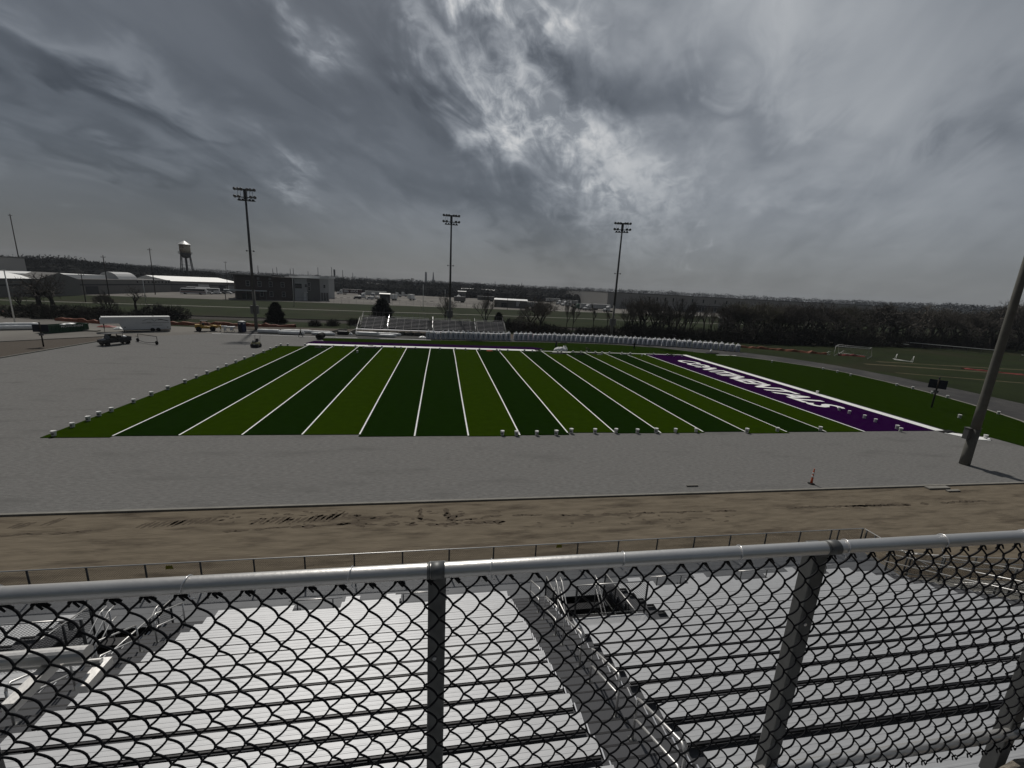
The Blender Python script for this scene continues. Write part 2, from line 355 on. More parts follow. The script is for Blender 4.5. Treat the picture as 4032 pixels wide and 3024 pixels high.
    vm = node('ShaderNodeVectorMath', operation='SCALE'); l.new(warm.outputs['Color'], vm.inputs[0]); l.new(B, vm.inputs['Scale'])
    sky = node('ShaderNodeTexSky', sky_type='NISHITA'); sky.sun_disc = False; sky.sun_elevation = SUN_EL; sky.sun_rotation = SUN_AZ
    sv = node('ShaderNodeVectorMath', operation='SCALE'); l.new(sky.outputs[0], sv.inputs[0]); sv.inputs['Scale'].default_value = 0.004
    sm = node('ShaderNodeVectorMath', operation='ADD'); l.new(vm.outputs[0], sm.inputs[0]); l.new(sv.outputs[0], sm.inputs[1])
    l.new(sm.outputs[0], bg.inputs['Color']); bg.inputs['Strength'].default_value = 1.0
make_world()
vs = scene.view_settings
scene.display_settings.display_device = 'sRGB'
vs.view_transform = 'Standard'; vs.look = 'None'; vs.exposure = 0.12; vs.gamma = 1.0; vs.use_curve_mapping = False

# ------------------------------------------------------------------ ground sheets
def sheet(name, m, poly, z):
    o = MB().use(m).sheet(poly, z).build(name); return struct(fixn_up(o))
def fixn_up(o):
    me = o.data
    for p in me.polygons:
        if p.normal.z < 0: p.flip()
    return o
sheet('ground', 'grass', [(-5000, -800), (5000, -800), (5000, 5000), (-5000, 5000)], 0.0)
sheet('dirt_track', 'dirt', [(-110, -110), (110, -110), (110, -62.42), (-110, -62.42)], 0.004)
sheet('gravel_base', 'gravel', [(-56.3, -62.28), (110, -62.28), (110, -56), (64, -56), (60, -46), (57, 1), (0, 12.3), (-46, 12.5), (-56.1, 3.5)], 0.004)
sheet('dirt_strip', 'mud', [(-80, -62.3), (-56.45, -62.3), (-56.35, -2), (-59.4, 3.6), (-68.0, -5.8), (-76, -25)], 0.008)
sheet('service_road', 'lot', [(-56.1, 3.5), (-46, 12.5), (-40, 14), (-40, 22), (-62, 24), (-90, 34), (-118, 30), (-110, -62.3), (-80, -62.3), (-76, -25), (-68.0, -5.6), (-59.3, 3.8)], 0.006)
arc = [(61.0, 5.6), (65.2, 3.4), (69.5, -0.2), (73.6, -4.9), (77.2, -11), (78.9, -17.2), (78.8, -25), (77.6, -32.5), (75.6, -39.8), (72.2, -47.1), (68, -52.2), (62, -56)]
arco = [(66, 13.5), (74.4, 8.6), (81.3, 0.2), (85.4, -9), (86.9, -19.5), (87.0, -31), (86, -39), (84.5, -47), (80, -56)]
sheet('asphalt_track', 'asphalt', [(-46, 12.95), (0, 13.2), (30, 15.2), (45, 14.6), (56, 10.9)]+arc+[(62, -62.2)][:0]+arco[::-1]+[(50, 19.5), (30, 20.5), (-40, 20.5)], 0.010)
sheet('dirt_patch', 'mud', [(-40, 20.6), (24, 20.6), (50, 19.6), (52, 25), (20, 31), (-30, 30), (-60, 27)], 0.006)
# grass worn strips on the right practice field
for i, (a, b, w) in enumerate((((96, -6), (190, -32), 2.6), ((104, -2), (190, -20), 1.8), ((92, -16), (160, -44), 1.0))):
    d = Vector((b[0]-a[0], b[1]-a[1])).normalized(); p = Vector((-d.y, d.x))*w/2
    pts = []; N = 14
    top = []; bot = []
    for k in range(N+1):
        q = Vector(a).lerp(Vector(b), k/N); j = rnd.uniform(0.3, 1.3)
        top.append(q+p*j); bot.append(q-p*rnd.uniform(0.3, 1.3))
    sheet('worn_grass_strip', mat('dead straw grass %d' % i, (0.085, 0.075, 0.045), 0.95, var=0.35, vs=0.6, spec=0.05), top+bot[::-1], 0.005)
# the paved footpath, lots and railway beyond
path = [at(*q) for q in ((-400, 1178), (353, 1196), (995, 1210), (1442, 1225), (1895, 1240), (2500, 1263), (2825, 1273), (3300, 1290))]
pp = [Vector((p.x, 106+(p.x-35)*0.055 if p.x > 20 else 104.5+(p.x-20)*0.135, 0)) for p in path]
sheet('footpath', 'concrete', [(p.x, p.y-0.9) for p in pp]+[(p.x, p.y+0.9) for p in pp[::-1]], 0.006)
sheet('parking_lot', 'lot', [(-400, 118), (-150, 128), (-92, 140), (-60, 146), (40, 158), (120, 172), (200, 186), (420, 215), (600, 700), (-500, 700)], 0.006)
MB().use('ballast').sheet([(-300, 27), (-60, 43.5), (20, 50), (95, 52), (240, 40), (240, 47), (95, 59), (20, 57.5), (-60, 52), (-300, 36)], 0.007)
struct(MB().use('ballast').extr([(-3.2, 0), (-1.7, 0.45), (1.7, 0.45), (3.2, 0)], (-160, 40, 0), (0.06, 1, 0), (0, 0, 1), (1, 0.055, 0), 260).build('railway_bed'))
rb = MB().use('rail_st')
for o in (-0.75, 0.75): rb.bar((-160, 40+o, 0.53), (100, 54.3+o, 0.53), 0.09, 0.16)
struct(rb.build('railway_rails'))

# kerbs
def kerb(pts, w=0.2, h=0.12, m='concrete', name='kerb'):
    b = MB().use(m)
    for i in range(len(pts)-1):
        a = Vector((*pts[i], h/2)); c = Vector((*pts[i+1], h/2)); b.bar(a, c+(c-a).normalized()*0.02, w, h)
    return struct(b.build(name))
kerb([(-56.4, -62.35), (110, -62.35)], 0.17, 0.10)
kerb([(-56.4, -62.2), (-56.35, -2.0), (-59.3, 3.7), (-68, -5.7), (-76, -25), (-80, -62)], 0.20, 0.13)
kerb([(61.0, 5.6)]+arc[1:], 0.34, 0.07)

# ------------------------------------------------------------------ the turf field
S5 = 4.572
nearY = [-50.75, -50.45, -50.38, -50.40, -50.43, -50.95, -50.92, -51.05, -50.85, -50.30, -50.50, -50.50, -50.25, -50.75, -50.40, -50.50]
kindL = 'LDLDLDDLDLDLDLDL'
tf = MB()
for i in range(16):
    x0 = (i-6)*S5; x1 = x0+S5
    tf.use('turf_l' if kindL[i] == 'L' else 'turf_d')
    if i == 5: x0 += 0.0
    tf.span((x0, nearY[i], 0.006), (x1, -0.04 if i > 0 else -2.0, 0.045))
tf.use('purple').span((45.72, -50.3, 0.006), (54.86, 0, 0.045))
tf.use('turf_m').prism([(56.15, -50.5), (56.15, 1.4), (58.5, 4.2)]+arc+[(59.2, -55.2), (59.1, -52.4)], 0.006, 0.045)
tf.use('turf_m').prism([(-21.6, 5.9), (-23.4, 10.2), (-21.6, 10.9), (0, 12.05), (20, 13.6), (32, 15.1), (44, 14.6), (55, 10.9), (61, 5.6), (58.4, 4.2), (56.1, 0.4), (22.4, 0.4), (22.4, 5.9)], 0.006, 0.04)
tf.use('purple').prism([(-24.2, 1.86), (-23.5, 5.9), (22.0, 5.9), (24.5, 3.6), (22.4, 1.86)], 0.006, 0.045)
struct(tf.build('turf_field'))
ln = MB().use('turf_w')
for i in range(16):
    x = (i-5)*S5; w = 0.065 if i < 15 else 0.10
    y0 = max(nearY[i], nearY[min(i+1, 15)])
    pts = [Vector((x, y0+0.0, 0)), Vector((x, -38, 0)), Vector((x, -24, 0)), Vector((x, -10, 0)), Vector((x, -0.1, 0))]
    for q in pts[1:4]: q.x += rnd.uniform(-0.05, 0.05)
    for a, b in zip(pts[:-1], pts[1:]): ln.face([(a.x-w, a.y, 0.050), (a.x+w, a.y, 0.050), (b.x+w, b.y, 0.050), (b.x-w, b.y, 0.050)])
ln.span((-23.5, -0.02, 0.006), (21.7, 1.84, 0.050))
ln.span((22.6, -0.02, 0.006), (56.1, 0.38, 0.050))
ln.span((54.88, -50.3, 0.006), (56.12, -0.04, 0.052))
ln.prism([(55.0, -51.1), (56.0, -51.0), (58.4, -52.8), (57.6, -53.4), (56.2, -53.0)], 0.006, 0.06)
ln.span((-45.7, 12.55, 0.006), (-0.2, 12.9, 0.05))
ln.span((64.2, 1.2, 0.04), (69.2, 1.55, 0.06))
ln.span((25.0, -0.95, 0.046), (29.0, -0.55, 0.056))
struct(ln.build('field_lines'))
bk = MB().use('rubber')
bk.span((56.13, -50.2, 0.046), (56.5, -0.5, 0.058))
bk.box((55.9, -50.75, 0.10), (1.6, 0.8, 0.16), 0.2, (0.7, 0.5))
struct(bk.build('turf_backing_edge'))
tx = MB().use('turf_w')
text_into(tx, 'CONTINENTALS', (48.95, -7.4, 0.051), (0, -1, 0), (1, 0, 0), 3.75, shear=0.32, offset=0.03, width=34.6)
struct(fixn_up(tx.build('end_zone_lettering')))
# tyre churn on the dirt by the kerb
tm = MB().use(mat('churned dirt', (0.098, 0.080, 0.060), 0.95, var=0.3, vs=6, bump=0.6, bs=12, spec=0.1))
def smear(cx, cy, L, W, ang, n=9):
    ca, sa = math.cos(ang), math.sin(ang); A = []; B_ = []
    for k in range(n+1):
        u = -L/2+L*k/n; e = math.sin(math.pi*k/n)**0.5 if 0 < k < n else 0.12
        A.append((u, W/2*e*rnd.uniform(0.6, 1.2))); B_.append((u, -W/2*e*rnd.uniform(0.6, 1.2)))
    P = [(cx+u*ca-v*sa, cy+u*sa+v*ca) for u, v in A+B_[::-1]]
    tm.face([(x, y, 0.009) for x, y in P])
for px, py, n in ((560, 2068, 7), (690, 2058, 7), (1010, 2052, 6), (1120, 2050, 9), (1230, 2040, 5), (1310, 2030, 3), (60, 2070, 3), (200, 2055, 2)):
    for k in range(n):
        p = at(px+k*24, py-k*1.2); smear(p.x, p.y, rnd.uniform(0.5, 0.85), 0.20, R(62+rnd.uniform(-8, 8)))
def track(pts, w=0.16):
    P = [at(*q) for q in pts]; n = 0
    for a, c in zip(P[:-1], P[1:]):
        L_ = (c-a).length; an = math.atan2((c-a).y, (c-a).x)
        for k in range(max(1, int(L_/0.55))):
            if rnd.random() < 0.86: q = a.lerp(c, (k+0.5)*0.55/L_); smear(q.x, q.y+rnd.uniform(-.05, .05), 0.7, w*rnd.uniform(0.7, 1.5), an+rnd.uniform(-.12, .12), 5)
track(((880, 2095), (1000, 2085), (1150, 2075), (1290, 2068), (1400, 2062), (1520, 2064), (1680, 2066), (1830, 2060), (2016, 2052)), 0.26)
track(((1330, 2070), (1430, 2045), (1540, 2034), (1640, 2040), (1720, 2052), (1800, 2050), (1900, 2036), (2016, 2026)), 0.2)
track(((1400, 2010), (1412, 2050)), 0.3); track(((1655, 2005), (1655, 2050)), 0.3); track(((1755, 2003), (1765, 2046), (1830, 2020)), 0.3)
track(((2020, 2030), (2300, 2028), (2600, 2018), (2900, 2010)), 0.2); track(((3300, 1995), (3600, 1985), (3900, 1970)), 0.3); track(((3100, 1999), (3350, 1992), (3600, 1990)), 0.2)
track(((0, 2110), (200, 2100), (420, 2090)), 0.2)
for k in range(120): p = at(rnd.uniform(800, 2900), rnd.uniform(2010, 2075)); smear(p.x, p.y, rnd.uniform(0.1, 0.45), rnd.uniform(0.06, 0.2), rnd.uniform(-0.4, 0.4), 5)
struct(fixn_up(tm.build('tyre_marks')))

# ------------------------------------------------------------------ the rail and chain link in front of the camera
FY = CAM.y+1.075
def near_rail():
    t = thing('chain_link_guard_rail', 'thick galvanised pipe rail with black vinyl chain link mesh, closest thing to the viewer', 'railing', (2.13, FY, 10.95))
    def P(b, name, m=None, smooth=False):
        for i, v in enumerate(b.v): b.v[i] = (v[0]-2.13, v[1]-FY, v[2]-10.95)
        return b.build(name, m, t, smooth)
    zr = 12.052; r = 0.0213
    P(MB().use('galv').tube([(-3, FY-0.012, zr), (8.5, FY-0.012, zr)], r, 28), 'top_rail', None, True)
    P(MB().use('galv').tube([(-3, FY+0.012, 11.055), (8.5, FY+0.012, 11.055)], r, 20), 'bottom_rail', None, True)
    for x in (-0.30, 0.905, 2.13, 3.42, 4.62, 5.85):
        b = MB().use('galvd'); b.span((x-0.026, FY+0.012, 10.80), (x+0.026, FY+0.064, 12.03))
        po = P(b, 'post')
        bv = po.modifiers.new('bevel', 'BEVEL'); bv.width = 0.004; bv.segments = 2
        c = MB().use('galvd'); c.tube([(x-0.018, FY-0.012, zr), (x+0.020, FY-0.012, zr)], r+0.0022, 28)
        c.tube([(x-0.028, FY-0.012, zr), (x-0.019, FY-0.012, zr)], r+0.0008, 28); c.box((x, FY+0.022, zr-0.030), (0.036, 0.04, 0.03))
        P(c, 'rail_clamp', None, True)
        b = MB().use('capm'); b.lathe([(0.0035, 0), (0.006, 0.0005), (0.006, 0.003), (0.003, 0.004)], (x-0.005, FY+0.008, 11.73), 10, 'y'); P(b, 'bolt')
    # the woven wires: each is a flattened spiral hooked into its neighbours
    w = 0.0391; hh = 0.0464; ztop = 12.027; nseg = 22; A = 0.0085; rw = 0.0031
    mesh = MB().use('vinyl')
    i0 = int(math.floor((-0.9-1.628)/w)); i1 = int(math.ceil((6.2-1.628)/w))
    for i in range(i0, i1+1):
        xc = 1.628+w/2+i*w; s0 = 1 if i % 2 else -1
        pts = []
        for j in range(nseg):
            s = s0*(1 if j % 2 == 0 else -1)       # side at level j
            down_right = s < 0                     # goes from -w/2 to +w/2
            for q in range(6):
                tt = q/6.0
                e = tt-math.sin(2*math.pi*tt)*0.045
                x = xc+s*(w/2+0.0008)*(1-2*e) if True else 0
                y = FY-0.010+(A if down_right else -A)*math.sin(math.pi*tt)*(0.9+0.2*math.sin(i*1.7+j))
                pts.append((x+0.0006*math.sin(i*2.3+j*1.1), y, ztop-(j+tt)*hh))
        mesh.tube(pts, rw, 6)
    kn = mesh                          # knuckled top and bottom selvage
    for i in range(i0, i1+1):
        if (i % 2 == 0): continue
        x = 1.628+w+i*w
        kn.tube([(x-0.010, FY-0.010, ztop-0.020), (x-0.004, FY-0.016, ztop-0.002), (x+0.002, FY-0.012, ztop+0.003), (x+0.009, FY-0.004, ztop-0.007), (x+0.020, FY+0.001, ztop-0.021)], [0.0022, 0.003, 0.0037, 0.0037, 0.0026], 6)
        kn.tube([(x+0.002, FY-0.004, ztop+0.002), (x+0.007, FY-0.016, ztop-0.004), (x+0.017, FY-0.016, ztop-0.018)], [0.003, 0.0033, 0.0024], 6)
        zb = ztop-nseg*hh
        kn.tube([(x-0.006, FY-0.010, zb+0.012), (x, FY-0.016, zb-0.004), (x+0.012, FY-0.012, zb-0.001)], [0.0022, 0.003, 0.0026], 6)
        kn.tube([(x+0.004, FY-0.010, zb+0.012), (x-0.002, FY-0.004, zb-0.004), (x-0.008, FY-0.012, zb-0.012)], [0.0022, 0.003, 0.0024], 6)
    P(mesh, 'chain_link_mesh', None, True)
    for x in (0.7, 1.075, 1.493, 1.893, 2.277, 2.679, 3.072, 3.466, 3.862, 4.225, 4.62, 5.0):
        b = MB().use('capm'); pts = []
        for k in range(15):
            a = R(200-k*18); pts.append((x-0.003+0.0006*k+0.006*math.sin(math.radians(k*13)), FY-0.012+math.cos(a)*(r+0.0020), zr+math.sin(a)*(r+0.0020)))
        pts = pts[:13]+[(x+0.008, FY-0.020, zr-0.028), (x+0.012, FY-0.018, zr-0.038), (x+0.020, FY-0.012, zr-0.040)]
        b.tube(pts, 0.0016, 6); P(b, 'tie_wire', None, True)
    # outrigger lamp arm at the left post
    b = MB().use('galv'); b.tube([(0.30, FY+0.16, 11.705), (1.105, FY+0.16, 11.712)], 0.022, 16); b.tube([(0.3, FY+0.18, 11.655), (1.12, FY+0.18, 11.662)], 0.008, 10)
    b.span((1.105, FY+0.10, 11.63), (1.135, FY+0.2, 11.655)); b.span((0.5, FY+0.06, 11.66), (0.54, FY+0.18, 11.74)); b.span((0.99, FY+0.03, 11.66), (1.02, FY+0.17, 11.69))
    P(b, 'side_arm', None)
    return t
near_rail()
pl = thing('viewing_platform', 'pale aluminium platform edge with worn carpet under the near railing, bottom right corner', 'platform', (2, CAM.y, 10.9))
b = MB().use('bench')
for k in range(5): b.span((-3-2, 0.985-k*0.31-0.30, -0.03), (7-2, 0.985-k*0.31, 0.03))
b.build('deck_plank', None, pl)
b = MB().use('carpet'); b.prism([(2.45, 1.03), (2.62, 1.06), (2.9, 1.045), (5, 1.05), (5, -0.6), (2.2, -0.6), (2.3, 0.9)], 0.031, 0.048); b.build('carpet', None, pl)
b = MB().use('galvd')
for x in (-4.5, 0, 4.5):
    b.span((x-0.08, -0.5, -10.9), (x+0.08, -0.34, -0.03)); b.span((x-0.06, -0.5, -0.2), (x+0.06, 0.95, -0.04))
b.build('support_frame', None, pl)
b = MB().use('darkband'); b.span((-9, -4.2, -2.4), (9, 0.35, -0.05)); b.build('press_box_wall', None, pl)  # unseen press box block, added dark to cut sky reflections in the benches

# ------------------------------------------------------------------ the home bleacher below
RUN = 0.61; RISE = 0.481*RUN; Y0 = -74.163; Z0 = 2.7065; SD = 0.262
Ys = lambda k: Y0-k*RUN
Zs = lambda k: Z0+k*RISE
Zt = lambda k: Zs(k)-0.43
WZ = 1.69; FFY = -71.2
hb = thing('home_bleacher', 'large aluminium bleacher with rows of bright benches below the near railing', 'bleacher', (0, Y0, 0))
def HB(b, name, m=None, smooth=False, label=None):
    for i, v in enumerate(b.v): b.v[i] = (v[0], v[1]-Y0, v[2])
    o = b.build(name, m, hb, smooth)
    if label: o['label'] = label
    return o
# bench profile: shallow ribs on top, lips at both edges
prof = [(0, -0.045), (0, 0), (0.072, 0.0), (0.078, 0.0022), (0.098, 0.0022), (0.104, 0.0), (0.158, 0.0), (0.164, 0.0022), (0.184, 0.0022), (0.190, 0.0), (SD, 0), (SD, -0.045), (SD-0.012, -0.045), (SD-0.012, -0.012), (0.012, -0.012), (0.012, -0.045)]
def bench(k, x0, x1):
    b = MB().use('bench'); n = len(prof); y = Ys(k); z = Zs(k)
    jo = rnd.uniform(-0.012, 0.012)
    b.extr(prof, (x0+jo, y, z), (0, 1, 0), (0, 0, 1), (1, 0, 0), x1-x0)
    b.use('blackp'); b.span((x0+jo, y-0.034, z-0.055), (x1+jo, y-0.001, z-0.012)); b.use('galvd'); x = x0+0.35  # black strip along the rear lip puts its shade into the colour
    while x < x1:
        b.span((x-0.025, y+0.05, z-0.43), (x+0.025, y+SD-0.05, z-0.046)); x += 1.83
    HB(b, 'bench')
NR = 20
for k in range(0, NR):
    bench(k, -4.70, 4.53)
    bench(k, 8.66 if k < 5 else 5.9, 18.82)
    bench(k, -22, -8.9 if k < 5 else -6.1)
for a, c in ((-4.7, -2.45), (-0.99, 0.86), (2.44, 4.53), (8.62, 10.05), (11.34, 13.3), (14.68, 16.6), (17.45, 18.6), (-12, -9.0), (-22, -13.5)): bench(-1, a, c)
for a, c in ((-0.99, -0.52), (0.36, 0.86), (9.3, 9.83), (12.05, 12.56), (16.2, 16.6), (-9.5, -9.0)): bench(-2, a, c)
# stepped deck
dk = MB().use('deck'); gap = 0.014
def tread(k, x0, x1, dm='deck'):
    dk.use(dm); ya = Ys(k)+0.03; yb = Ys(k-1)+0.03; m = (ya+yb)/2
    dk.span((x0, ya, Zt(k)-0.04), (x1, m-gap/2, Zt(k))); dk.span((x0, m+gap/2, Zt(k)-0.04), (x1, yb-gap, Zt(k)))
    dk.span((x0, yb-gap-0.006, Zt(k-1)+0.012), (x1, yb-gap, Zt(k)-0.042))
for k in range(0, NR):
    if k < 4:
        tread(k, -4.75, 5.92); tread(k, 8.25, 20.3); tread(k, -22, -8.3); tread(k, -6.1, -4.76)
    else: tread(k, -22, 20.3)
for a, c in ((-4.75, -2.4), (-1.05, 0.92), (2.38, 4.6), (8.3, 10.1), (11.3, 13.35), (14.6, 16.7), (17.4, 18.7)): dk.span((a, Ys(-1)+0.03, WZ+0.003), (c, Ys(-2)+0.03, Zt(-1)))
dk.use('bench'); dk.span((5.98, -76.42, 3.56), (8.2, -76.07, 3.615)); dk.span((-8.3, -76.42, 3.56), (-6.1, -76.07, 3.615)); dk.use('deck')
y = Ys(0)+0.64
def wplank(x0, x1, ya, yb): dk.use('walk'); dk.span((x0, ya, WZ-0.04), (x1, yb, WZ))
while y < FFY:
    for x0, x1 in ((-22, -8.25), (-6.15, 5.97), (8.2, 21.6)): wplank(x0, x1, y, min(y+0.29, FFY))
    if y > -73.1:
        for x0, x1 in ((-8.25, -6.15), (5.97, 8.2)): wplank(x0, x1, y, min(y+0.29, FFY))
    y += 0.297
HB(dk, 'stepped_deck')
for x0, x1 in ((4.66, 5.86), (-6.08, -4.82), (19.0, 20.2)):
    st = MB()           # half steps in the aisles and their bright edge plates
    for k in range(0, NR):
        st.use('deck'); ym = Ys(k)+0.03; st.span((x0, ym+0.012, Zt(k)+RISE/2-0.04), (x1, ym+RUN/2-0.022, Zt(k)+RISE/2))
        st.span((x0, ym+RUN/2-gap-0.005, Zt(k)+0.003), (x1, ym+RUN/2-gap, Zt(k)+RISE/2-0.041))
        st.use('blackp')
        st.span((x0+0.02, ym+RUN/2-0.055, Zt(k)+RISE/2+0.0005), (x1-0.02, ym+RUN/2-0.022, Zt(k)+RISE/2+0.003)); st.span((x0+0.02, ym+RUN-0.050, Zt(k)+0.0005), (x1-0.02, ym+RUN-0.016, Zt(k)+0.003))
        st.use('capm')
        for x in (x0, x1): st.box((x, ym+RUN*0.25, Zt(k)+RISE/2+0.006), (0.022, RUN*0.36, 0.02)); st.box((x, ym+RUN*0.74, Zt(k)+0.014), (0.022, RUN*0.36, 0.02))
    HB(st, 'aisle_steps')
# looped aisle hand rails
def loop_rail(x, k0, k1, side=0.0):
    b = MB().use('galv'); ya, yb = Ys(k0)+0.45, Ys(k1)+0.45; za, zb = Zt(k0), Zt(k1)
    sl = (zb-za)/(yb-ya)
    for h in (0.86, 0.46):
        pts = [(x, ya, za+h-0.05), (x, ya-0.06, za+h), (x, yb+0.10, zb+h-0.02), (x, yb+0.02, zb+h-0.06), (x, yb, zb+h-0.16)]
        b.tube(pts, 0.021, 10)
    b.tube([(x, ya, za), (x, ya, za+0.86-0.04)], 0.021, 10); b.tube([(x, yb, zb), (x, yb, zb+0.76)], 0.021, 10)
    b.use('galvd'); b.box((x, ya, za+0.012), (0.12, 0.10, 0.024)); b.box((x, yb, zb+0.012), (0.12, 0.10, 0.024))
    HB(b, 'aisle_handrail', None, True)
for x in (5.27, -5.42):
    for k in (0, 3, 6, 9, 12, 15): loop_rail(x, k, k+2)
loop_rail(5.27, -1.6, -0.6) if False else None
# guard rails of the wheelchair bays
for xa, xb in ((-2.55, -0.92), (0.75, 2.5), (9.85, 11.35), (13.3, 14.95), (16.6, 17.6)):
    b = MB().use('galv')
    yb = Ys(0)+0.72
    for z in (WZ+1.02, WZ+0.55): b.tube([(xa, yb, z), (xb, yb, z)], 0.02, 8)
    b.use('galvd')
    for x in (xa+0.25, xb-0.3): b.tube([(x, yb-0.03, WZ), (x, yb-0.03, WZ+1.02)], 0.021, 8)
    HB(b, 'bay_guard_rail', None, True)
# diamond wire panels, real wires
def wire_panel(b, p0, ux, L, H, slope=0.0, pitch=0.075, r=0.0036, m='vinyl'):
    p0 = Vector(p0); ux = Vector(ux).normalized(); b.use(m); n = int(L/pitch)
    uy = Vector((-ux.y, ux.x, 0)); rows = int(H/(pitch*0.5))
    for i in range(n):
        for s in (1, -1):
            # one straight wire running diagonally, clipped to the panel
            x0 = i*pitch; x1 = x0+s*H*1.0
            a = Vector((x0, 0)); c = Vector((x1, H))
            if x1 > L: t = (L-x0)/(x1-x0); c = a.lerp(c, t)
            if x1 < 0: t = (0-x0)/(x1-x0); c = a.lerp(c, t)
            A = p0+ux*a.x+Vector((0, 0, a.y+slope*a.x)); C_ = p0+ux*c.x+Vector((0, 0, c.y+slope*c.x))
            strip(b, A, C_, uy, r)
    k = int(H/pitch)
    for i in range(k):     # wires entering from the two ends
        z0 = (i+0.5)*pitch
        for s in (1, -1):
            x0 = 0 if s > 0 else L; x1 = x0+s*(H-z0)
            x1 = max(0, min(L, x1)); z1 = z0+abs(x1-x0)
            strip(b, p0+ux*x0+Vector((0, 0, z0+slope*x0)), p0+ux*x1+Vector((0, 0, z1+slope*x1)), uy, r)
def strip(b, A, C_, uy, r):
    d = (C_-A)
    if d.length < 0.01: return
    d.normalize(); x = d.cross(uy).normalized()*r; y = uy*r
    b.geo([A+x, A-x*0.5+y, A-x*0.5-y, C_+x, C_-x*0.5+y, C_-x*0.5-y], [(0, 1, 4, 3), (1, 2, 5, 4), (2, 0, 3, 5)])
def mesh_fence(p0, p1, z0, z1, H, posts, name_mesh='wire_mesh', toprail=True, post_r=0.026):
    p0 = Vector((p0[0], p0[1], z0)); p1 = Vector((p1[0], p1[1], z1)); L = (Vector((p1.x, p1.y))-Vector((p0.x, p0.y))).length
    ux = Vector((p1.x-p0.x, p1.y-p0.y, 0)).normalized(); sl = (z1-z0)/L
    b = MB(); wire_panel(b, p0+Vector((0, 0, 0.06)), ux, L, H-0.1, sl); HB(b, name_mesh)
    b = MB().use('galv'); b.tube([p0+Vector((0, 0, H)), p1+Vector((0, 0, H))], 0.0215, 10); HB(b, 'top_rail', None, True)
    b = MB().use('galvd'); b.tube([p0+Vector((0, 0, 0.08)), p1+Vector((0, 0, 0.08))], 0.018, 8); HB(b, 'bottom_rail', None, True)
    for q in posts:
        a = p0.lerp(p1, q/L); b = MB().use('polem'); b.tube([a, a+Vector((0, 0, H))], post_r*1.15, 8); HB(b, 'post', None, True)
mesh_fence((-20.3, FFY), (21.57, FFY), WZ, WZ, 1.07, [-18.5+20.3, -16.75+20.3, -15+20.3, -13.24+20.3]+[x+20.3 for x in (-11.47, -9.74, -7.96, -6.22, -4.47, -2.74, -0.99, 0.78, 2.55, 4.30, 6.02, 7.78, 9.55, 11.3, 13.02, 14.74, 16.5, 18.24, 19.86, 20.26, 21.55)])
mesh_fence((21.6, FFY-0.05), (21.6, -74.6), WZ, WZ, 1.07, [0.1, 0.5, 1.9, 3.3])
mesh_fence((20.35, -73.3), (20.35, -84), Zt(0)-0.1, Zt(0)-0.1+RISE/RUN*10.7, 1.0, [0.05, 1.8, 3.6, 5.4, 7.2, 9])
b = MB().use('galv')
for x, h in ((19.9, 0.9), (19.9, 0.55)): b.tube([(x, Ys(0)+0.6, Zt(0)+h), (x, Ys(8), Zt(8)+h)], 0.021, 8)
HB(b, 'aisle_handrail', None, True)
# the two stair openings in the seating
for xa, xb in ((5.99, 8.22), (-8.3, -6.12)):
    for x in (xa, xb):
        mesh_fence((x, -76.05), (x, -73.1), 3.55 if False else WZ+0.55, WZ, 1.05+0.0, [0.03, 1.0, 2.0, 2.92])
    mesh_fence((xa, -76.06), (xb, -76.06), 3.62, 3.62, 1.07, [0.04, xb-xa-0.04])
    b = MB().use('galv')
    for x in (xa+0.35, xa+0.55, xb-0.35):
        for h in (0.9, 0.5): b.tube([(x, -73.0, WZ+h), (x, -73.25, WZ+h), (x, -76.4, -0.2+h)], 0.021, 8)
        b.tube([(x, -73.2, 0.9), (x, -73.2, WZ+0.9)], 0.021, 8)
    HB(b, 'stair_handrail', None, True)
    b = MB().use('blackp')  # stairs coloured black for the shade inside the opening
    for i in range(10): b.span((xa+0.05, -73.1-(i+1)*0.3, WZ-(i+1)*0.17-0.03), (xb-0.05, -73.1-i*0.3, WZ-(i+1)*0.17))
    HB(b, 'entry_stair')
    b = MB().use('blackp'); b.span((xa-0.02, -76.47, 0.02), (xb+0.02, -76.43, 3.55)); b.span((xa-0.06, -76.43, 0.02), (xa-0.02, -73.1, 1.62)); b.span((xb+0.02, -76.43, 0.02), (xb+0.06, -73.1, 1.62)); HB(b, 'shade_panel')  # black panels added for the shade under the stand
    b = MB().use('blackp'); b.span((xa-0.02, -76.43, 0.01), (xb+0.02, -69.3, 0.03)); HB(b, 'shade_floor')  # black sheet laid over the dirt in place of shade
b = MB().use('blackp'); b.span((-20.2, FFY-0.10, 0.02), (21.5, FFY-0.06, WZ-0.05)); HB(b, 'shade_skirt')  # black panel added under the walkway to keep the openings dark
# accessible ramp at the right end
b = MB().use('concrete'); b.extr([(0, WZ-0.15), (0, WZ), (13, 0.35), (13, 0.2)], (21.65, -74.9, 0), (1, 0, 0), (0, 0, 1), (0, 1, 0), 1.7); HB(b, 'access_ramp')
for y in (-73.15, -74.95): mesh_fence((21.7, y), (34.5, y), WZ, 0.38, 1.07, [0.1, 1.8, 3.6, 5.4, 7.2, 9, 10.8, 12.6])
b = MB().use('galv')
for y in (-73.3, -74.8):
    for h in (0.88, 0.6): b.tube([(21.7, y, WZ+h), (34.4, y, 0.38+h)], 0.02, 8)
HB(b, 'ramp_handrail', None, True)
for x in (-20, -16, -12, -9, -5, -1, 3, 9, 13, 17, 20.2):
    for yy in (FFY-0.1, -74.5, -77.5, -80.5, -83.5):
        b = MB().use('galvd'); k = max(0, (Y0-yy)/RUN); b.span((x-0.06, yy-0.06, 0), (x+0.06, yy+0.06, (WZ if yy > -74 else Zt(int(k)))-0.05)); HB(b, 'support_post')
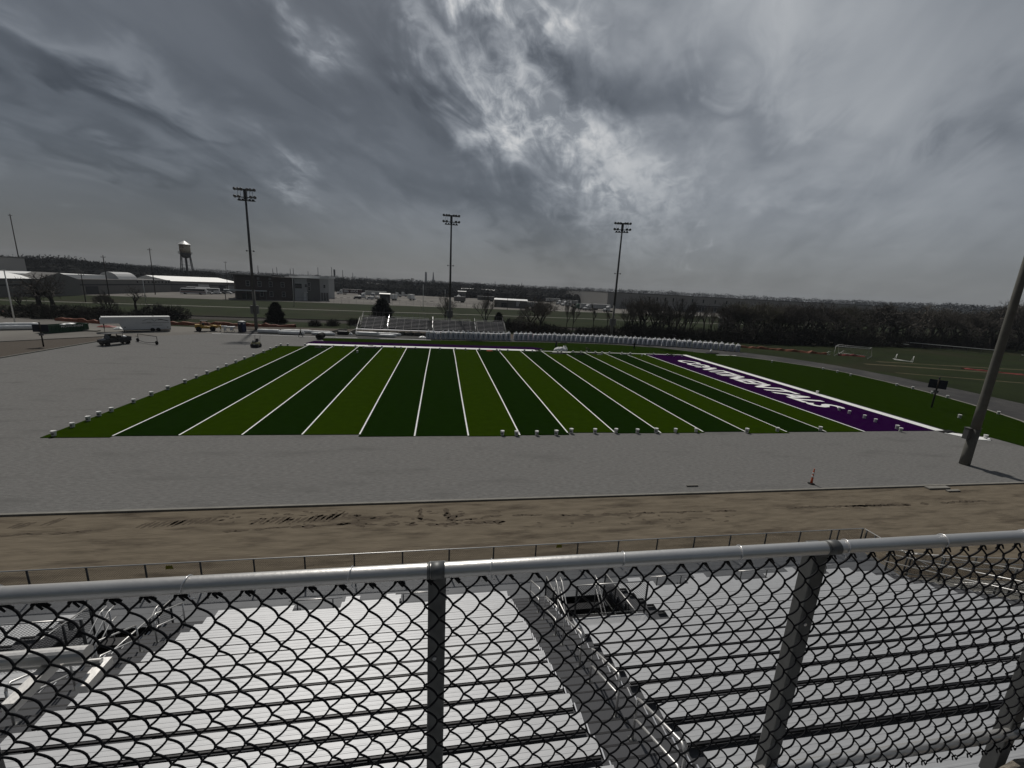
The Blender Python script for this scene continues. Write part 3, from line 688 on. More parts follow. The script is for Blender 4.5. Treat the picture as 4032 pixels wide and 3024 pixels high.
for px, py in ((666, 2234), (2202, 2151)):
    p = atY(px, py, FFY-0.04); b = MB().use(mat('yellow tag', (0.30, 0.27, 0.02), 0.6, var=0.1)); b.extr([(-0.13, -0.07), (0.13, -0.07), (0.10, 0.07), (-0.10, 0.07)], p, (1, 0, 0), (0, 0, 1), (0, 1, 0), 0.006)
    HB(b, 'warning_tag', label='small yellow tag wired to the front fence')

# ------------------------------------------------------------------ floodlight poles
def flood_pole(base, H, label, tilt, near=False):
    t = thing('floodlight_pole', label, 'light pole', base, tilt, 'stadium floodlight poles')
    hc = H*0.30
    b = MB().use('pole'); n = 14
    if near:
        b.use('pole'); b.lathe([(0.36, 0), (0.35, 1.0), (0.335, 3.2)], (0, 0, 0), 22)
        b.build('pole_base', None, t, True)
        b = MB().use('pole'); b.lathe([(0.325, 3.2), (0.315, 5), (0.27, 12), (0.20, H-1)], (0, 0, 0), 22); b.build('mast', None, t, True)
        for a, m_ in ((-0.42, 'metalg'), (0.40, 'metalg')):
            c = MB().use(m_); c.box((a, -0.16, 2.75), (0.46, 0.36, 0.95)); c.box((a, -0.16, 3.235), (0.52, 0.42, 0.03)); e = c.build('electrical_cabinet', None, t)
            if a < 0:
                c = MB().use('red'); c.box((a, -0.344, 2.86), (0.26, 0.006, 0.20)); c.build('red_sticker', None, e)
                c = MB().use('whitem'); c.box((a, -0.344, 2.52), (0.24, 0.006, 0.22)); c.build('white_sticker', None, e)
        c = MB().use('galvd'); c.tube([(-0.1, -0.36, 0.2), (-0.1, -0.36, 2.4)], 0.03, 8); c.box((0.02, -0.38, 2.6), (0.2, 0.12, 0.3)); c.build('conduit', None, t)
    else:
        b.lathe([(0.36, 0), (0.34, 2.5), (0.30, hc)], (0, 0, 0), n); b.build('pole_base', None, t, True)
        b = MB().use('polem'); b.lathe([(0.295, hc), (0.25, H*0.65), (0.19, H)], (0, 0, 0), n); b.build('mast', None, t, True)
        for s in (-1, 1):
            c = MB().use('galvd'); c.box((s*0.62, -0.1, 4.6), (0.5, 0.45, 1.9)); c.box((s*0.35, -0.05, 4.6), (0.2, 0.1, 1.6)); c.build('electrical_cabinet', None, t)
            c = MB().use('lampd'); c.bar((s*0.2, 0, H*0.58), (s*0.62, 0, H*0.58), 0.06); c.lathe([(0.05, 0), (0.17, 0.08), (0.19, 0.22), (0.05, 0.28)], (s*0.72, -0.05, H*0.58), 8, 'y'); c.build('small_lamp', None, t)
    W = 1.85
    c = MB().use('lampd')
    for z in (H-0.05, H-1.55): c.box((0, -0.12, z), (2*W, 0.16, 0.18))
    c.box((0, 0.35, H-2.15), (2*W-0.2, 0.9, 0.10)); c.box((0, 0, H-0.9), (0.62, 0.5, 2.2))
    for x in (-W+0.35, -W+0.9, W-0.9, W-0.35): c.bar((x, -0.1, H-1.6), (x, -0.1, H), 0.05)
    for x in (-1.4, -0.7, 0.7, 1.4): c.box((x, 0.35, H-1.95), (0.4, 0.5, 0.32))
    c.build('crossarm_frame', None, t)
    for z, xs in ((H+0.12, (-1.95, -1.22, -0.6, 0.6, 1.22, 1.95)), (H-1.4, (-2.0, -1.2, 1.2, 2.0))):
        for x in xs:
            c = MB().use('lampd'); aim = Vector((x*0.12, -1, -0.55)).normalized()
            q = aim.to_track_quat('Z', 'Y'); i0 = len(c.v)
            c.lathe([(0.08, -0.36), (0.13, -0.29), (0.16, -0.10), (0.32, 0.08), (0.35, 0.18)], (0, 0, 0), 12)
            c.use('glassl'); c.lathe([(0.342, 0.182), (0.16, 0.2), (0.02, 0.205)], (0, 0, 0), 12)
            for i in range(i0, len(c.v)): v = q @ Vector(c.v[i]); c.v[i] = (v.x+x, v.y-0.25, v.z+z)
            c.build('lamp', None, t)
    return t
p1 = at(1010, 1297)
flood_pole(p1, 30.6, 'tall floodlight pole beside the blue portable toilet, leftmost of the four', R(0))
p2 = azi(1771, 1215, 121.5)
flood_pole(p2, 30.4, 'tall floodlight pole standing behind the far bleacher', R(0))
p3 = azi(2408, 1310, 124.0)
flood_pole(p3, 30.8, 'tall floodlight pole behind the long row of white bags', R(-14))
pr_ = at(3797, 1828)
flood_pole(pr_, 30.5, 'thick floodlight pole with electrical cabinets on the gravel at the right edge', R(180), True)
bpy.context.view_layer.update()

# ------------------------------------------------------------------ bulk bags
def make_bag(name, seed, label, group):
    rr = random.Random(seed)
    t = thing(name, label, 'bulk bag', (0, 0, 0), 0, group)
    b = MB().use('bagw'); n = 24; H = 1.5
    rows = []
    for j in range(9):
        h = j/8.0; w = 0.49+0.05*math.sin(math.pi*min(1, h*1.1))+rr.uniform(-0.012, 0.012)
        lean = (rr.random()-0.5)*0.02
        ring = []
        for k in range(n):
            a = 2*math.pi*k/n; c, s = math.cos(a), math.sin(a); p = 5.0
            rad = (abs(c)**p+abs(s)**p)**(-1/p)
            w2 = w*(1+0.02*math.sin(5*a+seed+j))
            ring.append((c*rad*w2+lean, s*rad*w2, h*H))
        rows.append(ring)
    i0 = 0
    for r_ in rows: b.v += r_
    for j in range(8):
        for k in range(n): b.f.append((j*n+k, j*n+(k+1) % n, (j+1)*n+(k+1) % n, (j+1)*n+k)); b.mi.append(0)
    b.f.append(tuple(range(n-1, -1, -1))); b.mi.append(0)
    b.build('bag_body', None, t, True)
    c = MB().use('bagtop'); m = 18; hs = []
    prof_ = [(0.50, 0), (0.53, 0.06), (0.47, 0.18), (0.33, 0.28), (0.17, 0.36), (0.10, 0.42), (0.16, 0.56), (0.02, 0.60)]
    for j, (r_, h) in enumerate(prof_):
        for k in range(m):
            a = 2*math.pi*k/m; cc, ss = math.cos(a), math.sin(a); rad = (abs(cc)**4+abs(ss)**4)**(-0.25) if j < 3 else 1
            f = 1+rr.uniform(-0.16, 0.16)*(j > 0)
            c.v.append((cc*rad*r_*f+(0.06*(j-4) if j > 4 else 0)*math.cos(seed), ss*rad*r_*f, H-0.005+h+rr.uniform(-0.05, 0.05)*(j > 1)))
    for j in range(len(prof_)-1):
        for k in range(m): c.f.append((j*m+k, j*m+(k+1) % m, (j+1)*m+(k+1) % m, (j+1)*m+k)); c.mi.append(0)
    c.f.append(tuple((len(prof_)-1)*m+k for k in range(m))); c.mi.append(0)
    c.build('gathered_top', None, t)
    for sx in (-1, 1):
        for sy in (-1, 1):
            d = MB().use('bagtop'); x, y = sx*0.43, sy*0.43
            d.tube([(x, y, H-0.25), (x+rr.uniform(-.05, .05), y, H+0.12), (x*0.8+rr.uniform(-.08, .08), y*0.85, H+0.34+rr.uniform(-.06, .08)), (x*0.6, y*0.8, H+0.14), (x*0.62, y, H-0.1)], 0.035, 5)
            d.build('lifting_loop', None, t)
    e = MB().use('print')
    for (x, z, w, h) in ((0.0, 1.08, 0.30, 0.18), (-0.04, 0.86, 0.22, 0.20), (0.03, 0.62, 0.24, 0.18), (-0.05, 0.42, 0.18, 0.14)):
        e.box((x, -0.545, z), (w, 0.012, h))
    e.build('printed_mark', None, t)
    return t
bags = [make_bag('bulk_bag', s, 'white bulk bag', 'white bulk bags lined up behind the field') for s in (1, 2, 3, 4)]
nb = 0
def place_bag(x, y, rz, label, s=1.0):
    global nb
    if nb < 4: o = bags[nb]; o.location = (x, y, 0.01); o.rotation_euler = (0, 0, rz); o['label'] = label
    else: o = dup(bags[rnd.randrange(4)], (x, y, 0.01), rz, label)
    o.scale = (s, s, s*rnd.uniform(0.94, 1.06)); nb += 1
NA = 17
for i in range(NA):
    f = i/(NA-1); px = 1686+f*(2002-1686); p = at(px, 1335+f*6.0)
    if i == 2: sc = 0.86
    else: sc = 1.0
    place_bag(p.x, p.y+0.5, rnd.uniform(-0.06, 0.06), 'white bulk bag, %s from the left in the short row before the far bleacher' % ordn(i), sc)
row2 = [at(px, py) for px, py in ((2032, 1341), (2150, 1343.5), (2300, 1348), (2400, 1352), (2500, 1357), (2600, 1362), (2700, 1368.5), (2800, 1376.5), (2908, 1386))]
L = [0]
for a, c in zip(row2[:-1], row2[1:]): L.append(L[-1]+(c-a).length)
NB = 46
for i in range(NB):
    s = L[-1]*i/(NB-1); k = max(j for j in range(len(L)-1) if L[j] <= s+1e-6); p = row2[k].lerp(row2[k+1], (s-L[k])/(L[k+1]-L[k])); d = row2[k+1]-row2[k]
    place_bag(p.x, p.y+0.5+rnd.uniform(-0.08, 0.08), math.atan2(d.y, d.x)+rnd.uniform(-0.08, 0.08), 'white bulk bag, %s from the left in the long row behind the field' % ordn(i))

# ------------------------------------------------------------------ buckets
def make_bucket():
    t = thing('bucket', '', 'bucket', (0, 0, 0), 0, 'white buckets on the turf')
    b = MB().use('bucket'); b.lathe([(0.128, 0), (0.131, 0.01), (0.150, 0.35), (0.150, 0.355)], (0, 0, 0), 20); b.build('pail', None, t, True)
    b = MB().use('white'); b.lathe([(0.157, 0.33), (0.159, 0.335), (0.159, 0.372), (0.148, 0.378), (0.142, 0.370), (0.01, 0.370)], (0, 0, 0), 20); b.build('lid', None, t, True)
    b = MB().use('blabel'); pts = []
    for z0, z1, r0 in ((0.10, 0.24, 0.1435),):
        for k in range(7):
            a = R(235+k*12); a2 = R(235+(k+1)*12)
            b.face([(r0*math.cos(a)*0.985, r0*math.sin(a)*0.985, z0), (r0*math.cos(a2)*0.985, r0*math.sin(a2)*0.985, z0), (r0*math.cos(a2)*1.03, r0*math.sin(a2)*1.03, z1), (r0*math.cos(a)*1.03, r0*math.sin(a)*1.03, z1)])
    b.build('printed_label', None, t)
    b = MB().use('galvd'); b.tube([(0.155, 0, 0.30), (0.165, -0.06, 0.22), (0.10, -0.16, 0.17), (-0.10, -0.16, 0.17), (-0.165, -0.06, 0.22), (-0.155, 0, 0.30)], 0.004, 5); b.build('wire_handle', None, t)
    return t
buck = make_bucket(); used_b = [False]
def put_bucket(px, py, label, z=0.045, dy=0.0):
    p = at(px, py, z)
    if not used_b[0]: o = buck; o.location = (p.x, p.y, z); used_b[0] = True; o['label'] = label
    else: o = dup(buck, (p.x, p.y, z), 0, label)
    o.rotation_euler = (0, 0, rnd.uniform(-0.9, 0.9)); o.scale = (1.1*rnd.uniform(0.93, 1.06),)*3
left_edge = [(213, 1716), (286, 1682), (348, 1657), (391, 1638), (440, 1621), (527, 1586), (597, 1558), (661, 1534), (729, 1508), (774, 1489), (816, 1473), (859, 1457), (892, 1443), (929, 1429), (963, 1415), (999, 1403), (1038, 1389), (1065, 1378), (1088, 1369), (1106, 1362)]
for i, (x, y) in enumerate(left_edge): put_bucket(x, y, 'white bucket on the left turf edge, %s counting away from the near corner' % ordn(i))
far_edge = [(1133, 1361), (1202, 1362), (1260, 1368), (1313, 1367), (1352, 1368), (1400, 1368), (1432, 1371), (1478, 1371), (1504, 1370), (1554, 1372), (1579, 1373), (1636, 1374), (1732, 1377), (1793, 1378), (1833, 1379), (1888, 1380), (1956, 1382), (1968, 1384), (1999, 1383), (2065, 1384), (2096, 1386), (2129, 1385), (2196, 1388), (2210, 1388), (2256, 1389), (2287, 1390), (2310, 1390), (2344, 1391), (2370, 1392), (2399, 1392), (2448, 1394), (2481, 1395), (2527, 1402), (2546, 1399), (2573, 1398), (2627, 1400), (2654, 1403), (2685, 1404)]
for i, (x, y) in enumerate(far_edge): put_bucket(x, y, 'small white bucket along the far sideline, %s from the left' % ordn(i))
put_bucket(1407, 1389, 'lone white bucket standing on the green turf just inside the far sideline')
near_edge = [(1978, 1713), (2033, 1714), (2113, 1713), (2190, 1712), (2249, 1705), (2342, 1705), (2425, 1704), (2509, 1705), (2583, 1703), (2659, 1702), (2740, 1701), (2940, 1703), (3060, 1698), (3229, 1695)]
for i, (x, y) in enumerate(near_edge): put_bucket(x, y, 'white bucket along the near turf edge, %s from the left' % ordn(i))
for (x, y), w in zip(((3304, 1616), (3343, 1629), (3403, 1647), (3446, 1662), (3531, 1689), (3545, 1699), (2761, 1445)), ('touching the last letter', 'second beyond the last letter', 'third beyond the last letter', 'fourth beyond the last letter', 'left of two by the corner', 'right of two by the corner', 'among the first letters')):
    put_bucket(x, y, 'white bucket on purple turf, '+w)
for (x, y), w in zip(((3777, 1646), (3879, 1727), (3217, 1550), (3930, 1631)), ('left of the thick pole', 'behind the foot of the thick pole', 'against the white end line', 'right of the thick pole on the turf rim')):
    put_bucket(x, y, 'white bucket on the green side turf, '+w)
rim = [(3039, 1427), (3240, 1455), (3296, 1467), (3349, 1480), (3530, 1519), (3593, 1532), (3669, 1550), (3729, 1567)]
for i, (x, y) in enumerate(rim): put_bucket(x, y, 'white bucket on the pale kerb of the right track bend, %s from the left' % ordn(i))

# ------------------------------------------------------------------ turf rolls, wrapped and bare
def turf_roll(p0, p1, r, label, m='wrap', cat='turf roll', group='plastic wrapped turf rolls'):
    a = Vector(p0); c = Vector(p1); d = c-a; L_ = d.length
    t = thing('turf_roll', label, cat, ((a.x+c.x)/2, (a.y+c.y)/2, a.z), math.atan2(d.y, d.x), group)
    b = MB().use(m); n = 14; N = 10
    for j in range(N+1):
        x = -L_/2+L_*j/N
        for k in range(n):
            q = 2*math.pi*k/n; rr = r*(1+rnd.uniform(-0.05, 0.05)*(m == 'wrap'))*(0.93 if j in (0, N) else 1)
            b.v.append((x, math.cos(q)*rr, r*0.97+math.sin(q)*rr))
    for j in range(N):
        for k in range(n): b.f.append((j*n+k, j*n+(k+1) % n, (j+1)*n+(k+1) % n, (j+1)*n+k)); b.mi.append(0)
    b.f.append(tuple(range(n-1, -1, -1))); b.mi.append(0); b.f.append(tuple(N*n+k for k in range(n))); b.mi.append(0)
    b.build('wrapped_body' if m == 'wrap' else 'rolled_body', None, t, True)
    e = MB().use('wrap' if m == 'wrap' else 'turf_m'); e.lathe([(r*0.9, L_/2), (r*0.45, L_/2+0.16), (r*0.12, L_/2+0.28)], (0, 0, r*0.97), 10, 'x'); e.build('wrap_tail' if m == 'wrap' else 'roll_core', None, t)
    return t
def roll_px(xa, ya, xb, yb, r, label, z=0.012, **k):
    a = at(xa, ya, z); c = at(xb, yb, z); a.z = c.z = z; return turf_roll(a, c, r, label, **k)
roll_px(1016, 1311, 1102, 1313.5, 0.47, 'white wrapped turf roll right of the floodlight pole foot, leftmost of its line')
roll_px(1100, 1316, 1196, 1319.5, 0.42, 'white wrapped turf roll behind the walking worker')
roll_px(1108, 1310, 1226, 1312.5, 0.40, 'white wrapped turf roll, back one of the pair behind the walking worker')
roll_px(1222, 1313, 1306, 1316, 0.36, 'white wrapped turf roll left of the black roll, back one of two')
roll_px(1228, 1318.5, 1316, 1321, 0.33, 'white wrapped turf roll left of the black roll, front one of two')
roll_px(1329, 1317, 1371, 1318.5, 0.46, 'black covered turf roll lying left of the far bleacher stairs', m='blackp')
roll_px(1402, 1321, 1476, 1324.5, 0.36, 'white wrapped turf roll in front of the far bleacher, front left of the pile')
roll_px(1472, 1325.5, 1556, 1329, 0.36, 'white wrapped turf roll in front of the far bleacher, front right of the pile')
roll_px(1400, 1316.5, 1478, 1319, 0.36, 'white wrapped turf roll in front of the far bleacher, middle of the pile')
roll_px(1482, 1320, 1576, 1323.5, 0.36, 'white wrapped turf roll with a slanted torn end before the far bleacher')
roll_px(1406, 1318, 1490, 1320.5, 0.36, 'white wrapped turf roll lying on top of the pile before the far bleacher', z=0.66)
roll_px(1254, 1337, 1272, 1330, 0.62, 'dark rolled up turf roll at the left end of the purple strip', m='rubber', z=0.05, group='bare turf rolls')
for i, px in enumerate((1490, 1520, 1550, 1580, 1612, 1645)):
    p = at(px-11, 1317+i*1.3); q = at(px+11, 1317.8+i*1.3)
    turf_roll((p.x, p.y+1.4, 0.012), (q.x, q.y+1.4, 0.012), 0.36, 'grey roll under the far bleacher walkway, %s from the left' % ordn(i), m='galvd', group='rolls stored under the far bleacher')
# stacked long white bundles at the left edge
for i, (dx, dz, w) in enumerate(((0, 0, 'lower front'), (0.75, 0, 'lower back'), (0.35, 0.42, 'upper'))):
    a = at(-60, 1301.5); c = at(150, 1298)
    d = (c-a).normalized(); nrm = Vector((-d.y, d.x, 0))
    a2 = a+nrm*dx*1.2+Vector((0, 0, 0.01+dz)); c2 = c+nrm*dx*1.2+Vector((0, 0, 0.01+dz))
    turf_roll(a2, c2, 0.48, 'long white wrapped bundle at the left photo edge, '+w+' in the stack', group='white bundles stacked by the access road')

# loose items
def cloth_heap(px, py, w, d, h, label, m='wrap', seed=1, name='plastic_sheet', cat='plastic sheet'):
    p = at(px, py); b = MB().use(m); n = 12; rr = random.Random(seed)
    hs = [[0 if i in (0, n) or j in (0, n) else max(0.02, h*(0.35+0.65*math.sin(math.pi*i/n)*math.sin(math.pi*j/n))*rr.uniform(0.35, 1.2)) for i in range(n+1)] for j in range(n+1)]
    for j in range(n+1):
        for i in range(n+1):
            e = 1-0.25*(abs(2*j/n-1)**2)*rr.uniform(0.6, 1.3)
            b.v.append(((i/n-0.5)*w*e, (j/n-0.5)*d*(1-0.2*abs(2*i/n-1)), hs[j][i]))
    for j in range(n):
        for i in range(n): b.f.append((j*(n+1)+i, j*(n+1)+i+1, (j+1)*(n+1)+i+1, (j+1)*(n+1)+i)); b.mi.append(0)
    o = b.build(name, None, None, True, (p.x, p.y, 0.055)); return tag(o, label, cat)
cloth_heap(2205, 1381, 2.9, 0.9, 0.75, 'crumpled white plastic sheet on the far turf by the standing worker', seed=3)
cloth_heap(2222, 1380, 1.5, 0.8, 0.95, 'rounded white sack humped on the far sideline right of the standing worker', seed=9, name='sack', cat='sack')
cloth_heap(1663, 1330, 1.7, 1.2, 0.35, 'scrap of white plastic on the asphalt left of the first bulk bag', seed=5)
cloth_heap(1381, 1318, 0.9, 0.7, 0.5, 'small white bag beside the black roll near the far stairs', seed=6, name='small_bag', cat='bag')
cloth_heap(2540, 1356, 1.3, 0.8, 0.4, 'white plastic scrap lying in front of the long bag row, left one', seed=7)
cloth_heap(2614, 1361, 1.6, 0.8, 0.3, 'white plastic scrap lying in front of the long bag row, right one', seed=8)
cloth_heap(2800, 1384, 0.55, 0.5, 0.5, 'small white ball of plastic on the track edge beyond the end zone', seed=11)
cloth_heap(470, 1297, 2.0, 1.2, 0.5, 'white plastic sheet under the trailer nose', seed=12)
cloth_heap(424, 1288, 3.6, 2.0, 0.35, 'heap of red orange netting under the trailer nose', m='red', seed=13, name='netting_heap', cat='netting')
cloth_heap(2105, 1336, 6.0, 1.6, 1.35, 'rust red mound of earth behind the long bag row', m='red', seed=14, name='earth_mound', cat='mound')
def tool_strip(px, py, w, d, label, m='blackp', name='hand_tool', cat='tool', rz=0.0, h=0.12):
    p = at(px, py); b = MB().use(m); b.box((0, 0, h/2), (w, d, h), 0, (0.8, 0.6)); b.tube([(-w*0.5, 0.05, h), (w*0.1, 0.25, h*1.6), (w*0.55, 0.1, h)], 0.03, 6); b.box((w*0.3, -d*0.3, h*0.8), (w*0.18, d*0.5, h))
    o = b.build(name, None, None, False, (p.x, p.y, 0.05)); o.rotation_euler[2] = rz; return tag(o, label, cat)
for px, py, w, d, tx_, m in ((1262, 1370, 2.2, 0.7, 'below the left part of the far sideline', 'rubber'), (1460, 1370, 3.0, 0.8, 'beside the lone inner bucket', 'rubber'), (1622, 1375, 2.0, 0.6, 'left of the centre yard line', 'rubber'), (1928, 1383, 1.2, 0.6, 'with an orange handle right of the centre', 'conec'), (2200, 1393, 3.6, 0.9, 'below the white plastic sheet', 'rubber'),
                          (2283, 1397, 2.0, 0.5, 'left of the kneeling worker', 'rubber'), (2340, 1394, 1.4, 0.8, 'under the kneeling worker', 'rubber'), (2362, 1397, 1.1, 0.6, 'pale one right of the kneeling worker', 'galvd'), (2466, 1397, 2.6, 0.4, 'spanning two buckets near the goal line', 'galvd'), (2640, 1401, 3.0, 0.4, 'inside the top of the purple end zone', 'rubber'), (1460, 1361, 1.0, 0.7, 'on the white sideline', 'blackp'), (2220, 1352, 1.8, 0.5, 'on the turf behind the standing worker', 'rubber'), (2805, 1393, 3.4, 0.7, 'beyond the end zone beside the white strip', 'rubber')):
    tool_strip(px, py, w, d, 'dark turf tool lying '+tx_, m)
p = at(2725, 1915); tag(MB().use('concrete').box((0, 0, 0.05), (0.85, 0.09, 0.09)).build('timber_offcut', None, None, False, (p.x, p.y, 0.005)), 'short pale offcut of board on the gravel left of the cone', 'board')
p = at(3690, 1923); tag(MB().use('concrete').box((0, 0, 0.06), (1.9, 0.35, 0.1)).box((0.7, -0.5, 0.05), (1.1, 0.2, 0.08)).build('concrete_slab', None, None, False, (p.x, p.y, 0.01)), 'pair of flat pale boards beside the kerb under the thick pole', 'boards')
p = at(362, 1304); tag(MB().use('concrete').box((0, 0, 0.12), (2.4, 1.0, 0.18)).build('pallet_board', None, None, False, (p.x, p.y, 0.02)), 'pale flat board lying right of the green dumpster', 'board')

# channeliser cone
p = at(3194, 1905); t = thing('traffic_cone', 'slim orange and white channeliser cone on a black base on the gravel', 'traffic cone', (p.x, p.y, 0.006))
b = MB().use('rubber'); b.lathe([(0.24, 0), (0.24, 0.03), (0.20, 0.05), (0.09, 0.06)], (0, 0, 0), 8); b.build('base', None, t)
b = MB().use('conec'); b.lathe([(0.085, 0.05), (0.072, 0.3), (0.06, 0.62), (0.048, 1.0), (0.03, 1.03), (0.03, 1.08), (0.045, 1.1), (0.04, 1.14), (0.01, 1.15)], (0, 0, 0), 14); b.build('body', None, t, True)
for z0, z1 in ((0.50, 0.63), (0.74, 0.87)):
    b = MB().use('reflw'); f = lambda z: 0.085-(z-0.05)*0.039+0.003
    b.lathe([(f(z0), z0), (f(z1), z1)], (0, 0, 0), 14); b.build('reflective_band', None, t, True)
t.rotation_euler = (R(-3), R(3), 0)

# signs seen from behind
def sign_board(base, H, label, rz):
    t = thing('back_of_sign', label, 'sign', base, rz, 'dark sign boards on posts')
    b = MB().use('bark'); b.lathe([(0.10, 0), (0.09, H)], (0, 0, 0), 10); b.build('post', None, t, True)
    b = MB().use('navy'); b.box((0, 0.14, H-0.72), (1.75, 0.09, 1.15)); b.box((0, 0.08, H-0.45), (1.5, 0.06, 0.07)); b.box((0, 0.08, H-1.0), (1.5, 0.06, 0.07)); b.build('board', None, t)
    b = MB().use('galvd'); b.box((0, -0.03, H-1.7), (0.5, 0.16, 0.32)); b.build('control_box', None, t)
    b = MB().use('navy'); b.lathe([(0.07, H), (0.10, H+0.12), (0.03, H+0.25)], (0, 0, 0), 8); b.build('finial', None, t)
p = at(172, 1365); sign_board((p.x, p.y, 0), 3.6, 'dark blank sign back on a timber post in the dirt left of the utility vehicle', R(22))
p = at(3667, 1606); sign_board((p.x, p.y, 0.045), 3.9, 'dark blank sign back on a post standing on the turf beyond the end zone', R(-52))

# ------------------------------------------------------------------ vehicles and machines
def wheel(parent, x, y, r, w=0.25, rim='galvd', name='wheel'):
    b = MB().use('rubber'); b.lathe([(r*0.55, -w/2), (r*0.93, -w/2), (r, -w*0.3), (r, w*0.3), (r*0.93, w/2), (r*0.55, w/2)], (x, y, r), 18, 'y'); o = b.build(name, None, parent, True)
    c = MB().use(rim); c.lathe([(r*0.54, -w*0.42), (r*0.54, w*0.42)], (x, y, r), 12, 'y'); c.build('rim', None, o)
    return o
def bevel(o, w=0.03, s=2):
    m = o.modifiers.new('bevel', 'BEVEL'); m.width = w; m.segments = s; m.limit_method = 'ANGLE'; return o

# enclosed gooseneck trailer
a = at(482, 1309); c = at(672, 1304); d = c-a; L_ = d.length; rz = math.atan2(d.y, d.x)
t = thing('enclosed_trailer', 'long white enclosed gooseneck trailer with a dark mountain logo, parked on the access road', 'trailer', (a.x, a.y+0.3, 0.006), rz)
b = MB().use('whitem'); b.extr([(0, 0.45), (L_, 0.45), (L_, 2.95), (-2.9, 2.95), (-3.2, 2.6), (-3.2, 1.75), (-0.45, 1.75)], (0, 0, 0), (1, 0, 0), (0, 0, 1), (0, 1, 0), 2.5); bevel(b.build('box_body', None, t), 0.05)
b = MB().use('white'); b.span((-2.95, -0.03, 2.955), (L_+0.03, 2.53, 3.03)); b.lathe([(0.2, 3.03), (0.2, 3.12), (0.12, 3.14)], (L_-2.6, 1.2, 0), 10); b.build('roof', None, t)
b = MB().use('darkband'); b.span((0.05, -0.02, 0.30), (L_-0.05, 2.52, 0.445)); b.bar((-2.7, 1.25, 1.75), (-2.7, 1.25, 0.7), 0.18); b.bar((-2.7, 1.25, 0.75), (-2.7, 1.25, 0.02), 0.08); b.bar((0.2, 0.4, 0.4), (0.2, 0.4, 0.02), 0.08); b.build('chassis', None, t)
for x in (L_*0.60, L_*0.60+0.92): wheel(t, x, 0.0, 0.38)
b = MB().use('darkband')
mx = L_*0.66; y = -0.012
def mstrip(pts, w):
    for p, q in zip(pts[:-1], pts[1:]): b.bar((p[0], y, p[1]), (q[0], y, q[1]), 0.012, w)
mstrip([(mx-1.9, 2.18), (mx-1.2, 2.5), (mx-0.5, 2.62), (mx-0.1, 2.58)], 0.05); mstrip([(mx-0.45, 2.55), (mx, 2.1), (mx+0.4, 2.5)], 0.05); mstrip([(mx+0.5, 2.38), (mx+1.2, 2.45), (mx+2.3, 2.15)], 0.13); mstrip([(mx-0.1, 2.58), (mx+0.6, 2.64), (mx+1.3, 2.5)], 0.04)
b.build('mountain_logo', None, t)
b = MB().use('metalg'); b.box((mx+0.15, y, 1.78), (4.4, 0.012, 0.07)); b.box((mx-0.9, y, 1.92), (0.7, 0.012, 0.05)); b.box((mx+0.4, y, 1.3), (1.7, 0.012, 0.06)); b.build('logo_lettering', None, t)
b = MB().use('blackp'); b.box((0.35, y, 1.0), (0.2, 0.02, 0.14)); b.box((L_-0.55, y, 0.85), (0.22, 0.02, 0.14)); b.build('marker_light', None, t)

# green roll-off dumpster
a = at(186, 1314); c = at(352, 1302); d = c-a; L_ = d.length; rz = math.atan2(d.y, d.x)
t = thing('rolloff_dumpster', 'long open green roll-off dumpster with white lettering, filled with white sacks', 'dumpster', (a.x, a.y, 0.006), rz)
b = MB().use('green'); H = 1.45
b.span((0, 0, 0.15), (L_, 0.08, H)); b.span((0, 2.3, 0.15), (L_, 2.38, H)); b.span((0, 0.08, 0.15), (0.08, 2.3, H)); b.span((L_-0.08, 0.08, 0.15), (L_, 2.3, H)); b.span((0.08, 0.08, 0.15), (L_-0.08, 2.3, 0.22)); b.build('bin_body', None, t)
b = MB().use('green')
for k in range(12): x = 0.25+k*(L_-0.5)/11; b.span((x-0.05, -0.09, 0.15), (x+0.05, -0.001, H-0.12))
b.span((-0.06, -0.10, H-0.1), (L_+0.06, -0.001, H+0.04)); b.span((0, -0.06, 0.0), (L_, 0.3, 0.14)); b.build('side_ribs', None, t)
b = MB().use('whitem'); text_into(b, 'MOWCENEN', (L_*0.33, -0.095, 0.98), (1, 0, 0), (0, 0, 1), 0.36, width=L_*0.52, offset=0.01); b.build('side_lettering', None, t)
for x, z, s in ((L_*0.50, 1.38, 0.55), (L_*0.64, 1.48, 0.85)):
    b = MB().use('wrap'); b.lathe([(0.1, -0.3), (s, -0.2), (s*1.05, 0.05), (s*0.7, 0.28), (s*0.2, 0.36)], (0, 0, 0), 12)
    for i, v in enumerate(b.v): b.v[i] = (v[0]*1.2*rnd.uniform(0.9, 1.1), v[1]*rnd.uniform(0.9, 1.1), v[2]+rnd.uniform(-0.05, 0.05))
    o = b.build('sack', None, None, True); o.matrix_world = Matrix.Translation((a.x, a.y, 0)) @ Matrix.Rotation(rz, 4, 'Z') @ Matrix.Translation((x, 1.1, z-0.2)); tag(o, 'white sack in the green dumpster, '+('smaller left one' if s < 0.7 else 'larger right one'), 'sack')

